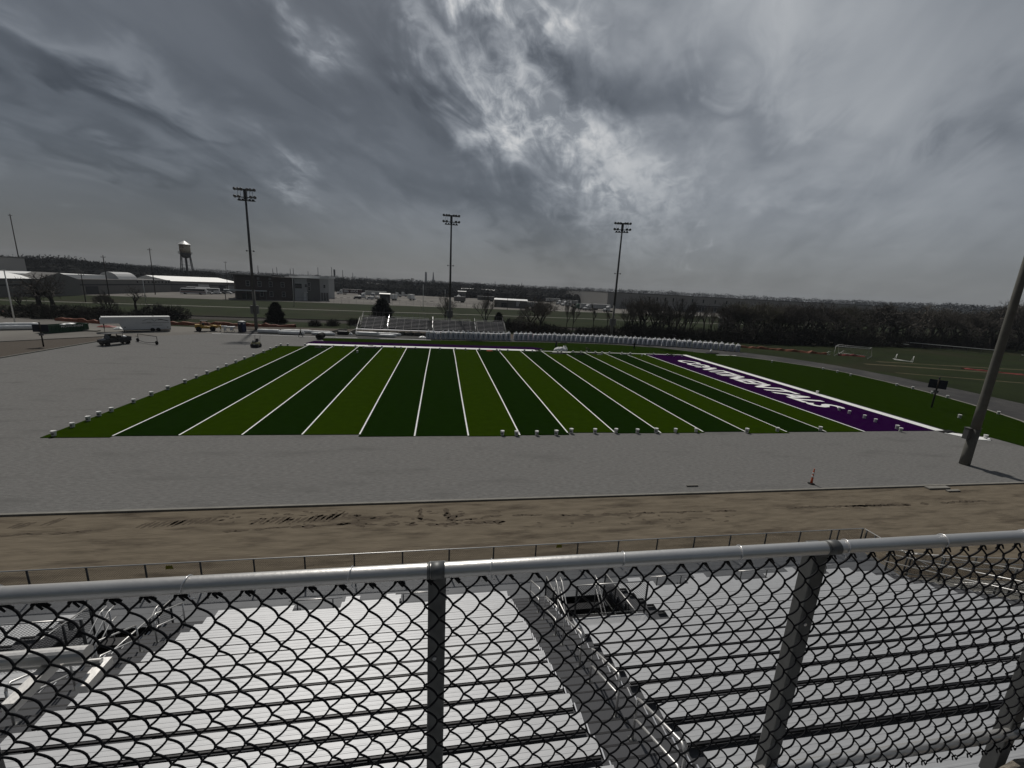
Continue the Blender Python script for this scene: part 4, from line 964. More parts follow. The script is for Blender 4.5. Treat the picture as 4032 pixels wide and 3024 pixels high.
# crew utility vehicle
a = at(408, 1364); c = at(522, 1353); d = c-a; L_ = d.length; rz = math.atan2(d.y, d.x)
t = thing('utility_vehicle', 'black four seat utility vehicle with a roof, parked on the gravel', 'utility vehicle', (a.x, a.y, 0.01), rz)
b = MB().use('utv'); b.extr([(0.0, 0.5), (0.05, 0.95), (0.95, 1.12), (1.15, 1.1), (1.2, 0.75), (2.75, 0.75), (2.8, 1.0), (L_-0.05, 1.02), (L_, 0.6), (L_-0.3, 0.45), (0.3, 0.40)], (0, 0, 0), (1, 0, 0), (0, 0, 1), (0, 1, 0), 1.5); bevel(b.build('body', None, t), 0.05)
b = MB().use('blackp'); b.extr([(0.55, 1.93), (0.8, 1.98), (3.0, 1.96), (3.05, 1.9), (0.6, 1.87)], (0, -0.05, 0), (1, 0, 0), (0, 0, 1), (0, 1, 0), 1.6); bevel(b.build('roof', None, t), 0.03)
b = MB().use('blackp')
for y in (0.03, 1.47):
    for p in ([(1.0, y, 1.08), (1.3, y, 1.88)], [(2.0, y, 0.8), (2.0, y, 1.9)], [(2.85, y, 0.95), (2.9, y, 1.88)], [(1.2, y, 1.2), (2.9, y, 1.2)]): b.tube(p, 0.035, 6)
b.build('roll_cage', None, t)
b = MB().use('utv')
for x in (1.65, 2.5): b.span((x-0.25, 0.15, 0.75), (x+0.2, 1.35, 0.95)); b.span((x+0.2, 0.15, 0.8), (x+0.32, 1.35, 1.5))
for x0, x1 in ((1.22, 1.95), (2.05, 2.78)): b.span((x0, -0.02, 0.5), (x1, 0.03, 1.18))
b.build('seat_row', None, t)
b = MB().use('window'); b.extr([(1.0, 1.12), (1.26, 1.84), (1.28, 1.84), (1.02, 1.12)], (0, 0.1, 0), (1, 0, 0), (0, 0, 1), (0, 1, 0), 1.3); b.build('windscreen', None, t)
b = MB().use('utv'); b.span((2.9, 0.02, 0.98), (L_, 0.07, 1.25)); b.span((2.9, 1.43, 0.98), (L_, 1.48, 1.25)); b.span((L_-0.06, 0.07, 0.98), (L_, 1.43, 1.25)); b.build('cargo_bed', None, t)
for x in (0.62, L_-0.62):
    for y in (0.08, 1.42): wheel(t, x, y, 0.36, 0.28, 'blackp')
cg = MB().use('wrap'); cg.lathe([(0.1, 0), (0.45, 0.1), (0.3, 0.3), (0.1, 0.4)], (0, 0, 0), 9); o = cg.build('sack', None, None, True); o.matrix_world = Matrix.Translation((a.x, a.y, 1.0)) @ Matrix.Rotation(rz, 4, 'Z') @ Matrix.Translation((L_-0.75, 0.7, 0.05)); tag(o, 'small white sack riding in the bed of the utility vehicle', 'sack')
# wheeled drag frame
w1 = at(542, 1345); w2 = at(617, 1357); hp = at(526, 1340)
t = thing('drag_frame', 'black wide pipe frame on two wheels standing behind the utility vehicle', 'drag frame', (w1.x, w1.y, 0.01), math.atan2((w2-w1).y, (w2-w1).x)); LL = (w2-w1).length
b = MB().use('blackp'); b.tube([(0, 0.15, 0.3), (0, 0.15, 1.35), (LL, 0.15, 1.35), (LL, 0.15, 0.3)], 0.05, 8); b.tube([(-0.2, 0.0, 0.32), (LL*0.5, -0.35, 0.2), (LL*0.85, -0.25, 0.3), (LL, -0.02, 0.32)], 0.045, 8); b.tube([(0, 0.15, 0.9), (-1.6, 0.6, 0.75)], 0.04, 6); b.build('pipe_frame', None, t)
for x in (0.1, LL+0.1): wheel(t, x, 0, 0.32, 0.2, 'whitem')
# yellow rough terrain loader
a = at(768, 1307); c = at(850, 1306); d = c-a; L_ = max(d.length, 3.6); rz = math.atan2(d.y, d.x)
t = thing('yellow_loader', 'yellow wheel loader with open cab and a light carpet pole, parked by the portable toilet', 'loader', (a.x, a.y+0.5, 0.012), rz)
b = MB().use('yellow'); b.extr([(-0.2, 0.7), (-0.2, 1.45), (0.9, 1.5), (1.35, 1.3), (1.35, 1.1), (2.6, 1.05), (3.1, 1.3), (3.7, 1.2), (3.9, 0.7), (2.2, 0.55)], (0, 0.2, 0), (1, 0, 0), (0, 0, 1), (0, 1, 0), 1.3); bevel(b.build('body', None, t), 0.05)
b = MB().use('yellow'); b.extr([(2.4, 1.1), (4.4, 0.9), (4.5, 1.15), (2.5, 1.35)], (0, 0.05, 0), (1, 0, 0), (0, 0, 1), (0, 1, 0), 0.18); b.extr([(2.4, 1.1), (4.4, 0.9), (4.5, 1.15), (2.5, 1.35)], (0, 1.45, 0), (1, 0, 0), (0, 0, 1), (0, 1, 0), 0.18); b.span((4.3, 0.0, 0.35), (4.5, 1.7, 1.25)); b.build('lift_arm', None, t)
b = MB().use('blackp')
for x, x2 in ((0.75, 0.95), (2.2, 1.95)):
    for y in (0.3, 1.4): b.tube([(x, y, 1.2), (x2, y, 2.25)], 0.05, 6)
b.span((0.8, 0.2, 2.25), (2.1, 1.5, 2.33)); b.span((1.0, 0.5, 1.2), (1.5, 1.2, 1.7)); b.build('cab_frame', None, t)
b = MB().use('wrap'); b.tube([(4.5, -0.4, 1.15), (5.6, -0.6, 1.18)], 0.14, 8); b.build('fork_pole', None, t)
for x in (0.45, 2.95):
    for y in (0.15, 1.55): wheel(t, x, y, 0.52, 0.36, 'yellow')
# covered stand
p = at(902, 1307); t = thing('draped_table', 'small table draped with white plastic left of the blue portable toilet', 'table', (p.x, p.y+0.4, 0.012), 0.2)
b = MB().use('wrap'); b.span((-0.95, -0.45, 0.98), (0.95, 0.45, 1.16))
for i, v in enumerate(b.v): b.v[i] = (v[0]*rnd.uniform(0.9, 1.1), v[1], v[2]+rnd.uniform(-0.06, 0.06))
b.extr([(-1.0, 1.0), (-0.5, 1.02), (-0.55, 0.35), (-1.05, 0.2)], (0, -0.5, 0), (1, 0, 0), (0, 0, 1), (0, 1, 0), 0.04); b.extr([(0.1, 1.0), (0.75, 1.0), (0.7, 0.45), (0.2, 0.25)], (0, -0.5, 0), (1, 0, 0), (0, 0, 1), (0, 1, 0), 0.04); b.build('plastic_drape', None, t)
b = MB().use('galvd')
for x in (-0.7, 0.7): b.bar((x-0.3, -0.3, 0), (x+0.3, -0.3, 1.0), 0.06); b.bar((x+0.3, -0.3, 0), (x-0.3, -0.3, 1.0), 0.06)
b.build('trestle', None, t)
# portable toilet
p = at(950, 1308); t = thing('portable_toilet', 'dark blue portable toilet with a white domed roof beside the floodlight pole', 'portable toilet', (p.x, p.y+0.6, 0.012), R(-18))
b = MB().use('blue'); b.box((0, 0, 1.1), (1.15, 1.15, 2.1), 0, (0.97, 0.97)); bevel(b.build('cabin', None, t), 0.06, 3)
b = MB().use('white'); b.lathe([(0.80, 2.15), (0.82, 2.2), (0.74, 2.3), (0.45, 2.42), (0.05, 2.46)], (0, 0, 0), 4)
for i, v in enumerate(b.v): b.v[i] = ((v[0]-v[1])*0.7071, (v[0]+v[1])*0.7071, v[2])
bevel(b.build('roof', None, t), 0.04)
b = MB().use('navy'); b.box((0, -0.585, 1.0), (0.78, 0.03, 1.85)); o = b.build('door', None, t)
b = MB().use('blackp'); b.box((0.3, -0.61, 1.05), (0.06, 0.03, 0.16)); b.build('handle', None, o)
for x, y, w, d in ((-0.05, -0.61, 0.55, 0.03), (0.59, -0.1, 0.03, 0.5)):
    b = MB().use('whitem'); b.lathe([(0.01, -0.012), (1, -0.012), (1, 0.012), (0.01, 0.012)], (0, 0, 0), 14, 'y' if w > d else 'x')
    for i, v in enumerate(b.v): b.v[i] = ((x+v[0]*w/2, y+v[1], 1.86+v[2]*0.13) if w > d else (x+v[0], y+v[1]*d/2, 1.86+v[2]*0.13))
    b.build('oval_sign', None, t)
# walk behind roller
p = at(1004, 1369); t = thing('walk_behind_roller', 'cream and black walk-behind roller with two upright handles on the gravel', 'roller', (p.x, p.y+0.5, 0.006), R(-8))
b = MB().use('cream'); b.extr([(-0.55, 0.28), (-0.6, 0.75), (-0.4, 0.95), (0.5, 0.95), (0.62, 0.6), (0.6, 0.28)], (-0.55, 0, 0), (0, 1, 0), (0, 0, 1), (1, 0, 0), 1.1); bevel(b.build('body', None, t), 0.05)
for y in (-0.42, 0.45):
    b = MB().use('blackp'); b.lathe([(0.1, -0.62), (0.30, -0.62), (0.32, -0.58), (0.32, 0.58), (0.30, 0.62), (0.1, 0.62)], (0, y, 0.33), 18, 'x'); b.build('drum', None, t, True)
b = MB().use('blackp'); b.box((-0.05, -0.05, 1.08), (0.85, 0.7, 0.28), 0, (0.8, 0.8)); b.box((0.15, 0.2, 1.35), (0.45, 0.4, 0.4), 0, (0.7, 0.7)); b.build('engine_cover', None, t)
b = MB().use('whitem'); b.box((-0.12, -0.43, 1.08), (0.45, 0.05, 0.08)); b.box((0.05, -0.62, 0.62), (0.3, 0.03, 0.1)); b.build('badge', None, t)
b = MB().use('blackp'); b.tube([(-0.42, 0.5, 0.9), (-0.48, 0.75, 2.05), (-0.38, 0.8, 2.1)], 0.03, 6); b.tube([(0.42, 0.5, 0.9), (0.44, 0.75, 2.05), (0.36, 0.8, 2.1)], 0.03, 6); b.build('handlebar', None, t)

# ------------------------------------------------------------------ people
def person(name, label, loc, rz, J, cl='cloth'):
    """J: dict of joints (local, x right, y forward, z up)"""
    t = thing(name, label, 'person', loc, rz)
    me = bpy.data.meshes.new('body'); bm = bmesh.new(); vs_ = {}; rad = {}
    def v(n_, p, r): x = bm.verts.new(p); vs_[n_] = x; rad[n_] = r; return n_
    order = []
    def chain(prev, lst):
        for n_, p, r in lst:
            v(n_, p, r); order.append(n_)
            if prev: bm.edges.new((vs_[prev], vs_[n_]))
            prev = n_
        return prev
    chain(None, [('pelvis', J['pelvis'], 0.155)])
    chain('pelvis', [('waist', (Vector(J['pelvis'])*0.55+Vector(J['chest'])*0.45), 0.14), ('chest', J['chest'], 0.17), ('neck', J['neck'], 0.062), ('jaw', Vector(J['neck']).lerp(Vector(J['head']), 0.55), 0.085), ('head', J['head'], 0.108), ('crown', Vector(J['head'])+(Vector(J['head'])-Vector(J['neck'])).normalized()*0.09, 0.07)])
    for s in ('l', 'r'):
        chain('pelvis', [(s+'hip', J[s+'hip'], 0.115), (s+'knee', J[s+'knee'], 0.075), (s+'ankle', J[s+'ankle'], 0.052), (s+'toe', J[s+'toe'], 0.045)])
        e = chain('chest', [(s+'sh', J[s+'sh'], 0.075), (s+'elb', J[s+'elb'], 0.052), (s+'wr', J[s+'wr'], 0.036)])
        W = Vector(J[s+'wr']); D = (W-Vector(J[s+'elb'])).normalized(); side = D.cross(Vector((0, 1, 0.2))).normalized()
        chain(e, [(s+'palm', W+D*0.06, 0.034)])
        for i, f in enumerate((-1.5, -0.5, 0.5, 1.5)):
            ln_ = (0.07, 0.085, 0.08, 0.06)[i]; q = W+D*0.075+side*f*0.019
            chain(s+'palm', [('%sf%d' % (s, i), q+D*ln_*0.5, 0.009), ('%sg%d' % (s, i), q+D*ln_*0.9+Vector((0, 0.02, 0)), 0.008)])
        chain(s+'palm', [(s+'t1', W+D*0.05+Vector((0, 0.035, 0))-side*0.02, 0.010), (s+'t2', W+D*0.085+Vector((0, 0.055, 0))-side*0.025, 0.009)])
    bm.verts.index_update(); names = list(vs_); bm.to_mesh(me); bm.free()
    o = bpy.data.objects.new('body', me); COL.objects.link(o)
    m = o.modifiers.new('skin', 'SKIN'); m.use_smooth_shade = True; o.modifiers.new('sub', 'SUBSURF').levels = 1
    sk = me.skin_vertices[0].data
    for i, n_ in enumerate(names): sk[i].radius = (rad[n_], rad[n_]); sk[i].use_root = (i == 0)
    dg = bpy.context.evaluated_depsgraph_get(); m2 = bpy.data.meshes.new_from_object(o.evaluated_get(dg)); bpy.data.objects.remove(o)
    m2.name = 'body'; m2.materials.clear(); m2.materials.append(M[cl]); m2.materials.append(M['skin']); m2.materials.append(M['blackp'])
    hd = Vector(J['head']); wr = [Vector(J['lwr']), Vector(J['rwr'])]; ft = [Vector(J['ltoe']), Vector(J['rtoe'])]
    for p_ in m2.polygons:
        c_ = p_.center; p_.use_smooth = True
        if (c_-hd).length < 0.17 or min((c_-w_).length for w_ in wr) < 0.12: p_.material_index = 1
        elif min((c_-w_).length for w_ in ft) < 0.13: p_.material_index = 2
    bo = bpy.data.objects.new('body', m2); COL.objects.link(bo); bo.parent = t
    # face: nose, eyes, ears in the skin surface; hair or cap as a child
    up_ = (hd-Vector(J['neck'])).normalized(); fwd = Vector(J.get('face', (0, 1, 0))); fwd = (fwd-up_*fwd.dot(up_)).normalized(); sd_ = fwd.cross(up_)
    h = MB().use('hair'); q = hd+up_*0.03-fwd*0.012
    for j in range(6):
        th = R(4+j*19)
        for k in range(14):
            a = 2*math.pi*k/14; back = -math.cos(a)
            rr = math.sin(th)*0.122; zz = math.cos(th)*0.125-(0.03 if j == 5 and back > 0 else 0)+(0.05 if j == 5 and back < 0 else 0)
            h.v.append(tuple(q+fwd*math.cos(a)*rr+sd_*math.sin(a)*rr*0.92+up_*zz))
    for j in range(5):
        for k in range(14): h.f.append((j*14+k, j*14+(k+1) % 14, (j+1)*14+(k+1) % 14, (j+1)*14+k)); h.mi.append(0)
    h.f.append(tuple(range(13, -1, -1))); h.mi.append(0); h.build('hair', None, t, True)
    f = MB().use('skin'); f.lathe([(0.004, 0.03), (0.014, 0.012), (0.018, -0.014), (0.006, -0.02)], tuple(hd+fwd*0.112-up_*0.012), 8)
    for s in (-1, 1): f.lathe([(0.004, 0.028), (0.016, 0.016), (0.016, -0.014), (0.004, -0.026)], tuple(hd+sd_*0.108*s), 8)
    f.use('blackp')
    for s in (-1, 1): f.lathe([(0.003, 0.006), (0.012, 0.0), (0.003, -0.006)], tuple(hd+fwd*0.100+sd_*0.036*s+up_*0.015), 8)
    f.use('red'); f.lathe([(0.003, 0.005), (0.024, 0.0), (0.003, -0.005)], tuple(hd+fwd*0.096-up_*0.052), 8); f.build('facial_features', None, t, True)
    return t
def standing(st=0.0, bend=0.0, arm=0.15, lift=0.0):
    J = dict(pelvis=(0, 0, 0.96), chest=(0, bend*0.4, 1.33), neck=(0, bend*0.55, 1.54), head=(0, bend*0.7+0.02, 1.68))
    for s, k in (('l', -1), ('r', 1)):
        f = st*k
        J[s+'hip'] = (0.10*k, f*0.1, 0.90); J[s+'knee'] = (0.11*k, f*0.32+0.03, 0.50); J[s+'ankle'] = (0.11*k, f*0.55-0.02, 0.09); J[s+'toe'] = (0.12*k, f*0.55+0.15, 0.045)
        J[s+'sh'] = (0.20*k, bend*0.42, 1.45); J[s+'elb'] = (0.26*k, bend*0.4-f*0.25+arm*0.3, 1.18); J[s+'wr'] = (0.25*k, bend*0.4-f*0.4+arm+0.05, 0.95+lift)
    return J
p = at(1184, 1328); person('person', 'worker in dark clothes walking along the white strip by the wrapped rolls', (p.x, p.y, 0.05), R(-75), standing(0.75, 0.1))
p = at(2188, 1375); person('person', 'worker in dark clothes standing on the far turf beside the white plastic sheet', (p.x, p.y, 0.045), R(-60), standing(0.12, 0.12, 0.25, 0.2))
p = at(2496, 1378); person('person', 'worker in dark clothes standing before the right part of the long bag row', (p.x, p.y, 0.045), R(-40), standing(0.15, 0.15, 0.3, 0.15))
K = dict(pelvis=(0, -0.12, 0.48), chest=(0, 0.30, 0.62), neck=(0, 0.50, 0.66), head=(0, 0.63, 0.66), face=(0, 0.3, -1))
for s, k in (('l', -1), ('r', 1)):
    K[s+'hip'] = (0.11*k, -0.12, 0.45); K[s+'knee'] = (0.14*k, 0.10, 0.07); K[s+'ankle'] = (0.13*k, -0.36, 0.09); K[s+'toe'] = (0.13*k, -0.52, 0.05)
    K[s+'sh'] = (0.20*k, 0.42, 0.62); K[s+'elb'] = (0.25*k, 0.48, 0.36); K[s+'wr'] = (0.18*k, 0.60, 0.13)
p = at(2318, 1384); person('person', 'worker in olive clothes kneeling and bending over on the far sideline', (p.x, p.y, 0.05), R(75), K, 'clothg')

# ------------------------------------------------------------------ the far bleacher
t = thing('far_bleacher', 'weathered aluminium bleacher across the field behind the white bags', 'bleacher', (0, 20, 0)); FB = t
def fb(b, n_, sm=False): return b.build(n_, None, t, sm)
xl, xr = -18.1, 18.5; DZ = 1.18
ais = [(-11.9, -10.5), (-1.1, 0.45), (9.7, 11.1)]
secs = [(xl+0.9, -11.9), (-10.5, -1.1), (0.45, 9.7), (11.1, xr-0.5)]
for k in range(9):
    y = 1.75+k*0.56; z = DZ+0.42+k*0.285
    for i, (x0, x1) in enumerate(secs):
        b = MB().use('bench_far'); b.span((x0, y, z-0.04), (x1, y+0.25, z)); fb(b, 'bench')
b = MB().use('galvd')
for k in range(9):
    y = 1.5+k*0.56; z = DZ+k*0.285; b.span((xl+0.8, y+0.26, z-0.03), (xr-0.4, y+0.56, z)) if k else None
fb(b, 'footboards')
b = MB().use('darkband')  # dark boards added to fill in the dark underside between benches
for k in range(9): y = 1.5+k*0.56; z = DZ+k*0.285; b.span((xl+0.82, y+0.235, z-0.30 if k else DZ), (xr-0.42, y+0.255, z-0.031)) if k else None
b.span((xl+0.8, 6.6, 0.4), (xr-0.4, 6.65, DZ+8*0.285)); fb(b, 'underside_fill')
b = MB().use('bench_far'); b.span((xl, 0, DZ-0.12), (xr, 1.6, DZ)); fb(b, 'front_walkway')
b = MB().use('galvd')
for k in range(21):
    x = xl+k*(xr-xl)/20
    b.bar((x, 0.1, 0), (x, 0.1, DZ-0.12), 0.09); b.bar((x, 3.2, 0), (x, 3.2, DZ+0.7), 0.09); b.bar((x, 6.2, 0), (x, 6.2, DZ+2.3), 0.09); b.bar((x, 0.1, 0.2), (x, 3.2, 1.5), 0.06); b.bar((x, 1.5, DZ-0.05), (x, 6.6, DZ+2.35), 0.1)
b.span((xl, 0.09, 0.5), (xr, 0.13, 0.55)); fb(b, 'support_frame')
b = MB().use('galvd')
for z in (DZ+1.0, DZ+0.55): b.tube([(xl, 0.05, z), (secs[0][0]+0.2, 0.05, z)], 0.03, 6)
for k in range(12):
    x = -5.2+k*1.9
    if x < xr: b.bar((x, 0.05, DZ), (x, 0.05, DZ+0.75), 0.05)
b.tube([(-5.2, 0.05, DZ+0.75), (xr, 0.05, DZ+0.75)], 0.025, 6); b.tube([(-5.2, 0.05, DZ+0.4), (xr, 0.05, DZ+0.4)], 0.02, 6); fb(b, 'front_rail')
b = MB().use('galvd'); yb = 1.75+8*0.56+0.45; zb = DZ+8*0.285
for z in (zb+1.45,): b.tube([(xl+0.9, yb, z), (xr-0.5, yb, z)], 0.035, 6)
for k in range(24): x = xl+0.9+k*(xr-xl-1.4)/23; b.bar((x, yb, zb), (x, yb, zb+1.45), 0.06)
fb(b, 'back_guard_rail')
for x in (xl+0.85, xr-0.45):
    b = MB().use('galvd'); b.tube([(x, yb, zb+1.45), (x, 1.4, DZ+1.35), (x, 1.35, DZ+1.3), (x, 1.35, DZ)], 0.035, 6); b.tube([(x, yb, zb+0.8), (x, 1.4, DZ+0.75)], 0.028, 6)
    for k in range(5): y = 1.4+k*1.2; b.bar((x, y, DZ+(y-1.4)*0.51), (x, y, DZ+1.35+(y-1.4)*0.50), 0.045)
    fb(b, 'end_guard_rail')
for x0, x1 in ais:
    b = MB().use('capm'); x = (x0+x1)/2+0.25
    for k0 in (0, 3, 6): b.bar((x, 2.0+k0*0.56, DZ+0.8+k0*0.285), (x, 3.1+k0*0.56, DZ+0.8+(k0+2)*0.285), 0.07); b.bar((x, 2.0+k0*0.56, DZ+k0*0.285), (x, 2.0+k0*0.56, DZ+0.8+k0*0.285), 0.05)
    fb(b, 'aisle_handrail')
    b = MB().use('galvd')
    for k in range(8): b.span((x0, 1.75+k*0.56, DZ+k*0.285), (x1, 2.0+k*0.56, DZ+k*0.285+0.14))
    fb(b, 'aisle_steps')
b = MB().use('concrete'); b.prism([(xl-4.6, 0.2), (xl-0.05, 0.2), (xl-0.05, 1.6), (xl-4.6, 1.6)], 0.0, 0.12)
for k in range(7): b.span((xl-0.1-(k+1)*0.30, 0.2, 0.12), (xl-0.1-k*0.30, 1.5, DZ-0.15*(k+1)))
b.extr([(xl-6.5, 0.02), (xl-3.8, 0.9), (xl-2.2, 0.9), (xl-2.2, 0.02)], (0, 1.7, 0), (1, 0, 0), (0, 0, 1), (0, 1, 0), 0.2); fb(b, 'end_stair')
b = MB().use('galvd')
for y in (0.2, 1.5):
    for h in (1.0, 0.6): b.tube([(xl+0.8, y, DZ+h), (xl-0.2, y, DZ+h), (xl-2.6, y, 0.12+h)], 0.035, 6)
    for x, z in ((xl+0.7, DZ), (xl-0.2, DZ), (xl-1.2, 0.7), (xl-2.5, 0.12)): b.bar((x, y, z), (x, y, z+1.0), 0.045)
fb(b, 'stair_handrail')
b = MB().use('galvd'); b.tube([(xr, 0.1, DZ), (xr, 0.1, DZ+1.05), (xr-3.5, 0.1, DZ+1.05)], 0.035, 6); b.bar((xr-1.8, 0.1, DZ), (xr-1.8, 0.1, DZ+1.05), 0.05); fb(b, 'corner_rail')

# ------------------------------------------------------------------ orange netting, goals, barriers
def netting(pts, label, H=0.8, m='orange'):
    P = [at(*q) for q in pts]; b = MB().use(m); o = P[0]; n = 0
    for a, c in zip(P[:-1], P[1:]):
        k = max(2, int((c-a).length/0.9))
        for i in range(k):
            q = a.lerp(c, i/k); w = rnd.uniform(0.25, 0.6); h = H*rnd.uniform(0.45, 1.1); b.v += [(q.x-o.x, q.y-w-o.y, 0), (q.x-o.x+rnd.uniform(-.2, .2), q.y-w*0.3-o.y, h*0.9), (q.x-o.x, q.y+w*0.4-o.y, h), (q.x-o.x, q.y+w-o.y, 0)]; n += 1
    for i in range(n-1):
        for j in range(3): b.f.append((i*4+j, i*4+j+1, i*4+4+j+1, i*4+4+j)); b.mi.append(0)
    return tag(b.build('orange_netting', None, None, False, (o.x, o.y, 0.01)), label, 'safety netting')
netting(((-120, 1226), (0, 1235), (150, 1246)), 'sagging red orange netting at the far left behind the pale pole', 0.7, 'red')
netting(((220, 1262), (330, 1270), (415, 1276)), 'orange netting behind the green dumpster', 0.9)
netting(((640, 1278), (760, 1281), (900, 1283), (1010, 1286), (1100, 1288), (1180, 1290)), 'long orange netting behind the loader and portable toilet', 0.95)
netting(((2918, 1368), (3040, 1378), (3160, 1388), (3270, 1398)), 'orange netting running right from the last bulk bag', 0.65)
netting(((3300, 1400), (3360, 1402), (3420, 1406)), 'orange netting lying inside the tall soccer goal', 0.5, 'red')
netting(((3790, 1452), (3870, 1461), (3960, 1470), (4060, 1482)), 'flat orange netting on the grass behind the thick pole', 0.3, 'red')
def goal(pf, pb, H, label):
    a, c = pf; e, g = pb; t = thing('soccer_goal', label, 'soccer goal', (a.x, a.y, 0), 0, 'white soccer goals')
    A = Vector((0, 0, 0)); C = Vector((c.x-a.x, c.y-a.y, 0)); E_ = Vector((e.x-a.x, e.y-a.y, 0)); G = Vector((g.x-a.x, g.y-a.y, 0)); U = Vector((0, 0, H))
    b = MB().use('white'); r = 0.07; b.tube([A, A+U, C+U, C], r, 8); b.build('front_frame', None, t, True)
    b = MB().use('white'); tb = 0.55; B1 = A.lerp(E_, tb); B2 = C.lerp(G, tb); b.tube([A+U, B1+U, E_, A], 0.05, 6); b.tube([C+U, B2+U, G, C], 0.05, 6); b.tube([B1+U, B2+U], 0.045, 6); b.tube([E_, G], 0.045, 6); b.build('back_frame', None, t, True)
    b = MB().use('galvd')
    for k in range(1, 14):
        q = k/14; strip(b, A.lerp(C, q)*0+B1.lerp(B2, q)+U, E_.lerp(G, q), Vector((1, 0, 0)), 0.008); strip(b, (B1+U).lerp(E_, q), (B2+U).lerp(G, q), Vector((0, 0, 1)), 0.008)
    b.build('net', None, t)
goal((at(3283, 1402), at(3413, 1413)), (at(3301, 1389), at(3432, 1404)), 2.5, 'tall white soccer goal on the practice grass at the right')
# low folded goal
a = at(3515, 1413); c = at(3600, 1425); e = at(3532, 1418); t = thing('folding_goal', 'low white folding goal with two triangular ends right of the tall soccer goal', 'soccer goal', (a.x, a.y, 0), 0, 'white soccer goals')
d = (c-a); u = d.normalized(); v_ = Vector((u.y, -u.x, 0)); LL = d.length*0.97
b = MB().use('white')
for s in (0.06, 0.86):
    q = u*LL*s; b.tube([q, q+v_*0.2+u*0.5+Vector((0, 0, 1.35)), q+v_*1.3+u*0.9, q], 0.06, 6)
b.tube([Vector((0, 0, 0.05)), u*LL], 0.05, 6); b.tube([v_*1.3+u*0.9, v_*1.3+u*LL*1.0], 0.07, 6); b.build('pipe_frame', None, t, True)
b = MB().use('galvd')
for k in range(1, 9): q = u*LL*(0.06+0.8*k/9); strip(b, q, q+v_*1.3, Vector((0, 0, 1)), 0.008)
b.build('net', None, t)
for (x, y), l, s in (((3262, 1396), 'left one beside the tall goal', 1.0), ((3318, 1399), 'right one inside the tall goal', 1.4)):
    p = at(x, y); b = MB().use('white'); b.tube([(-1.2*s, 0, 0.05), (-0.1, -0.1, 0.85*s), (0.3, 0.4, 0.05)], 0.05, 6); b.tube([(-0.1, -0.1, 0.85*s), (0.5*s, -0.1, 0.75*s)], 0.05, 6); b.tube([(-1.2*s, 0, 0.05), (0.5*s, 0, 0.05)], 0.04, 6)
    tag(b.build('hurdle', None, None, True, (p.x, p.y, 0)), 'small white tilted pipe frame on the grass, '+l, 'hurdle', 'small white frames by the goal')
# low white pipe barrier on the far right
def barrier(pts, H, label, m='white'):
    P = [at(*q) for q in pts]; o = P[0]; t = thing('pipe_barrier', label, 'barrier', (o.x, o.y, 0), 0, 'pale pipe barriers by the right woods')
    b = MB().use(m)
    for a, c in zip(P[:-1], P[1:]): b.tube([a-o+Vector((0, 0, H)), c-o+Vector((0, 0, H))], 0.09, 6)
    b.build('top_rail', None, t)
    b = MB().use('metalg')
    for a, c in zip(P[:-1], P[1:]):
        n = max(1, int((c-a).length/3))
        for k in range(n): q = a.lerp(c, k/n)-o; b.bar(q, q+Vector((0, 0, H)), 0.08)
        for k in range(int((c-a).length/0.35)):
            q = a.lerp(c, k*0.35/(c-a).length)-o; strip(b, q, q+(c-a).normalized()*H*0.8+Vector((0, 0, H)), Vector((0.7, 0.7, 0)), 0.012)
    b.build('wire_infill', None, t)
barrier(((3562, 1366), (3700, 1379), (3860, 1394), (3925, 1400)), 1.6, 'long pale pipe fence at the wood edge left of the thick pole')
barrier(((3470, 1360), (3575, 1371)), 1.2, 'short dull pipe fence before the woods, left of the long one')
barrier(((4015, 1420), (4120, 1430)), 1.6, 'pale pipe fence visible right of the thick pole')
barrier(((2960, 1322), (3075, 1328)), 1.0, 'thin pale rail deep in the woods, left one')
barrier(((3110, 1328), (3185, 1332), (3240, 1336)), 1.0, 'thin pale rail deep in the woods, right one')
barrier(((2500, 1306), (2560, 1318), (2660, 1335)), 1.1, 'thin grey pipe rail slanting down behind the long bag row', 'galvd')

# ------------------------------------------------------------------ poles and lamp posts
def post_thing(name, base, H, r0, r1, m, label, cat, group=None, arms=0):
    t = thing(name, label, cat, (base.x, base.y, 0), 0, group)
    b = MB().use(m); b.lathe([(r0, 0), (r1, H)], (0, 0, 0), 8); b.build('shaft', None, t, True)
    b = MB().use(m)
    if arms: b.bar((-0.9, 0, H-0.8), (0.9, 0, H-0.8), 0.12, 0.16); [b.lathe([(0.05, 0), (0.09, 0.1), (0.05, 0.3)], (x, 0, H-0.72), 6) for x in (-0.8, 0.8)]; b.build('crossarm', None, t)
    else: b.box((0, -0.12, H-0.05), (0.5, 0.35, 0.12)); b.build('lamp_head', None, t)
    return t
for (bx, by), (tx_, ty), m, r, lab, arm in (((95, 1125), (48, 843), 'bark', 0.28, 'tallest dark utility pole, at the far left before the white roofed warehouse', 1), ((430, 1165), (406, 1005), 'bark', 0.22, 'dark utility pole before the warehouse gable, second from the left', 1), ((612, 1160), (589, 977), 'bark', 0.22, 'dark utility pole left of the water tower', 1),
        ((338, 1190), (318, 1073), 'bark', 0.16, 'thin dark utility pole between the bare trees at the left', 1), ((898, 1150), (912, 1030), 'bark', 0.18, 'thin dark utility pole right of the water tower', 1)):
    p = at(bx, by); post_thing('utility_pole', p, hgt(p, tx_, ty), r, r*0.65, m, lab, 'utility pole', 'dark wooden utility poles', arm)
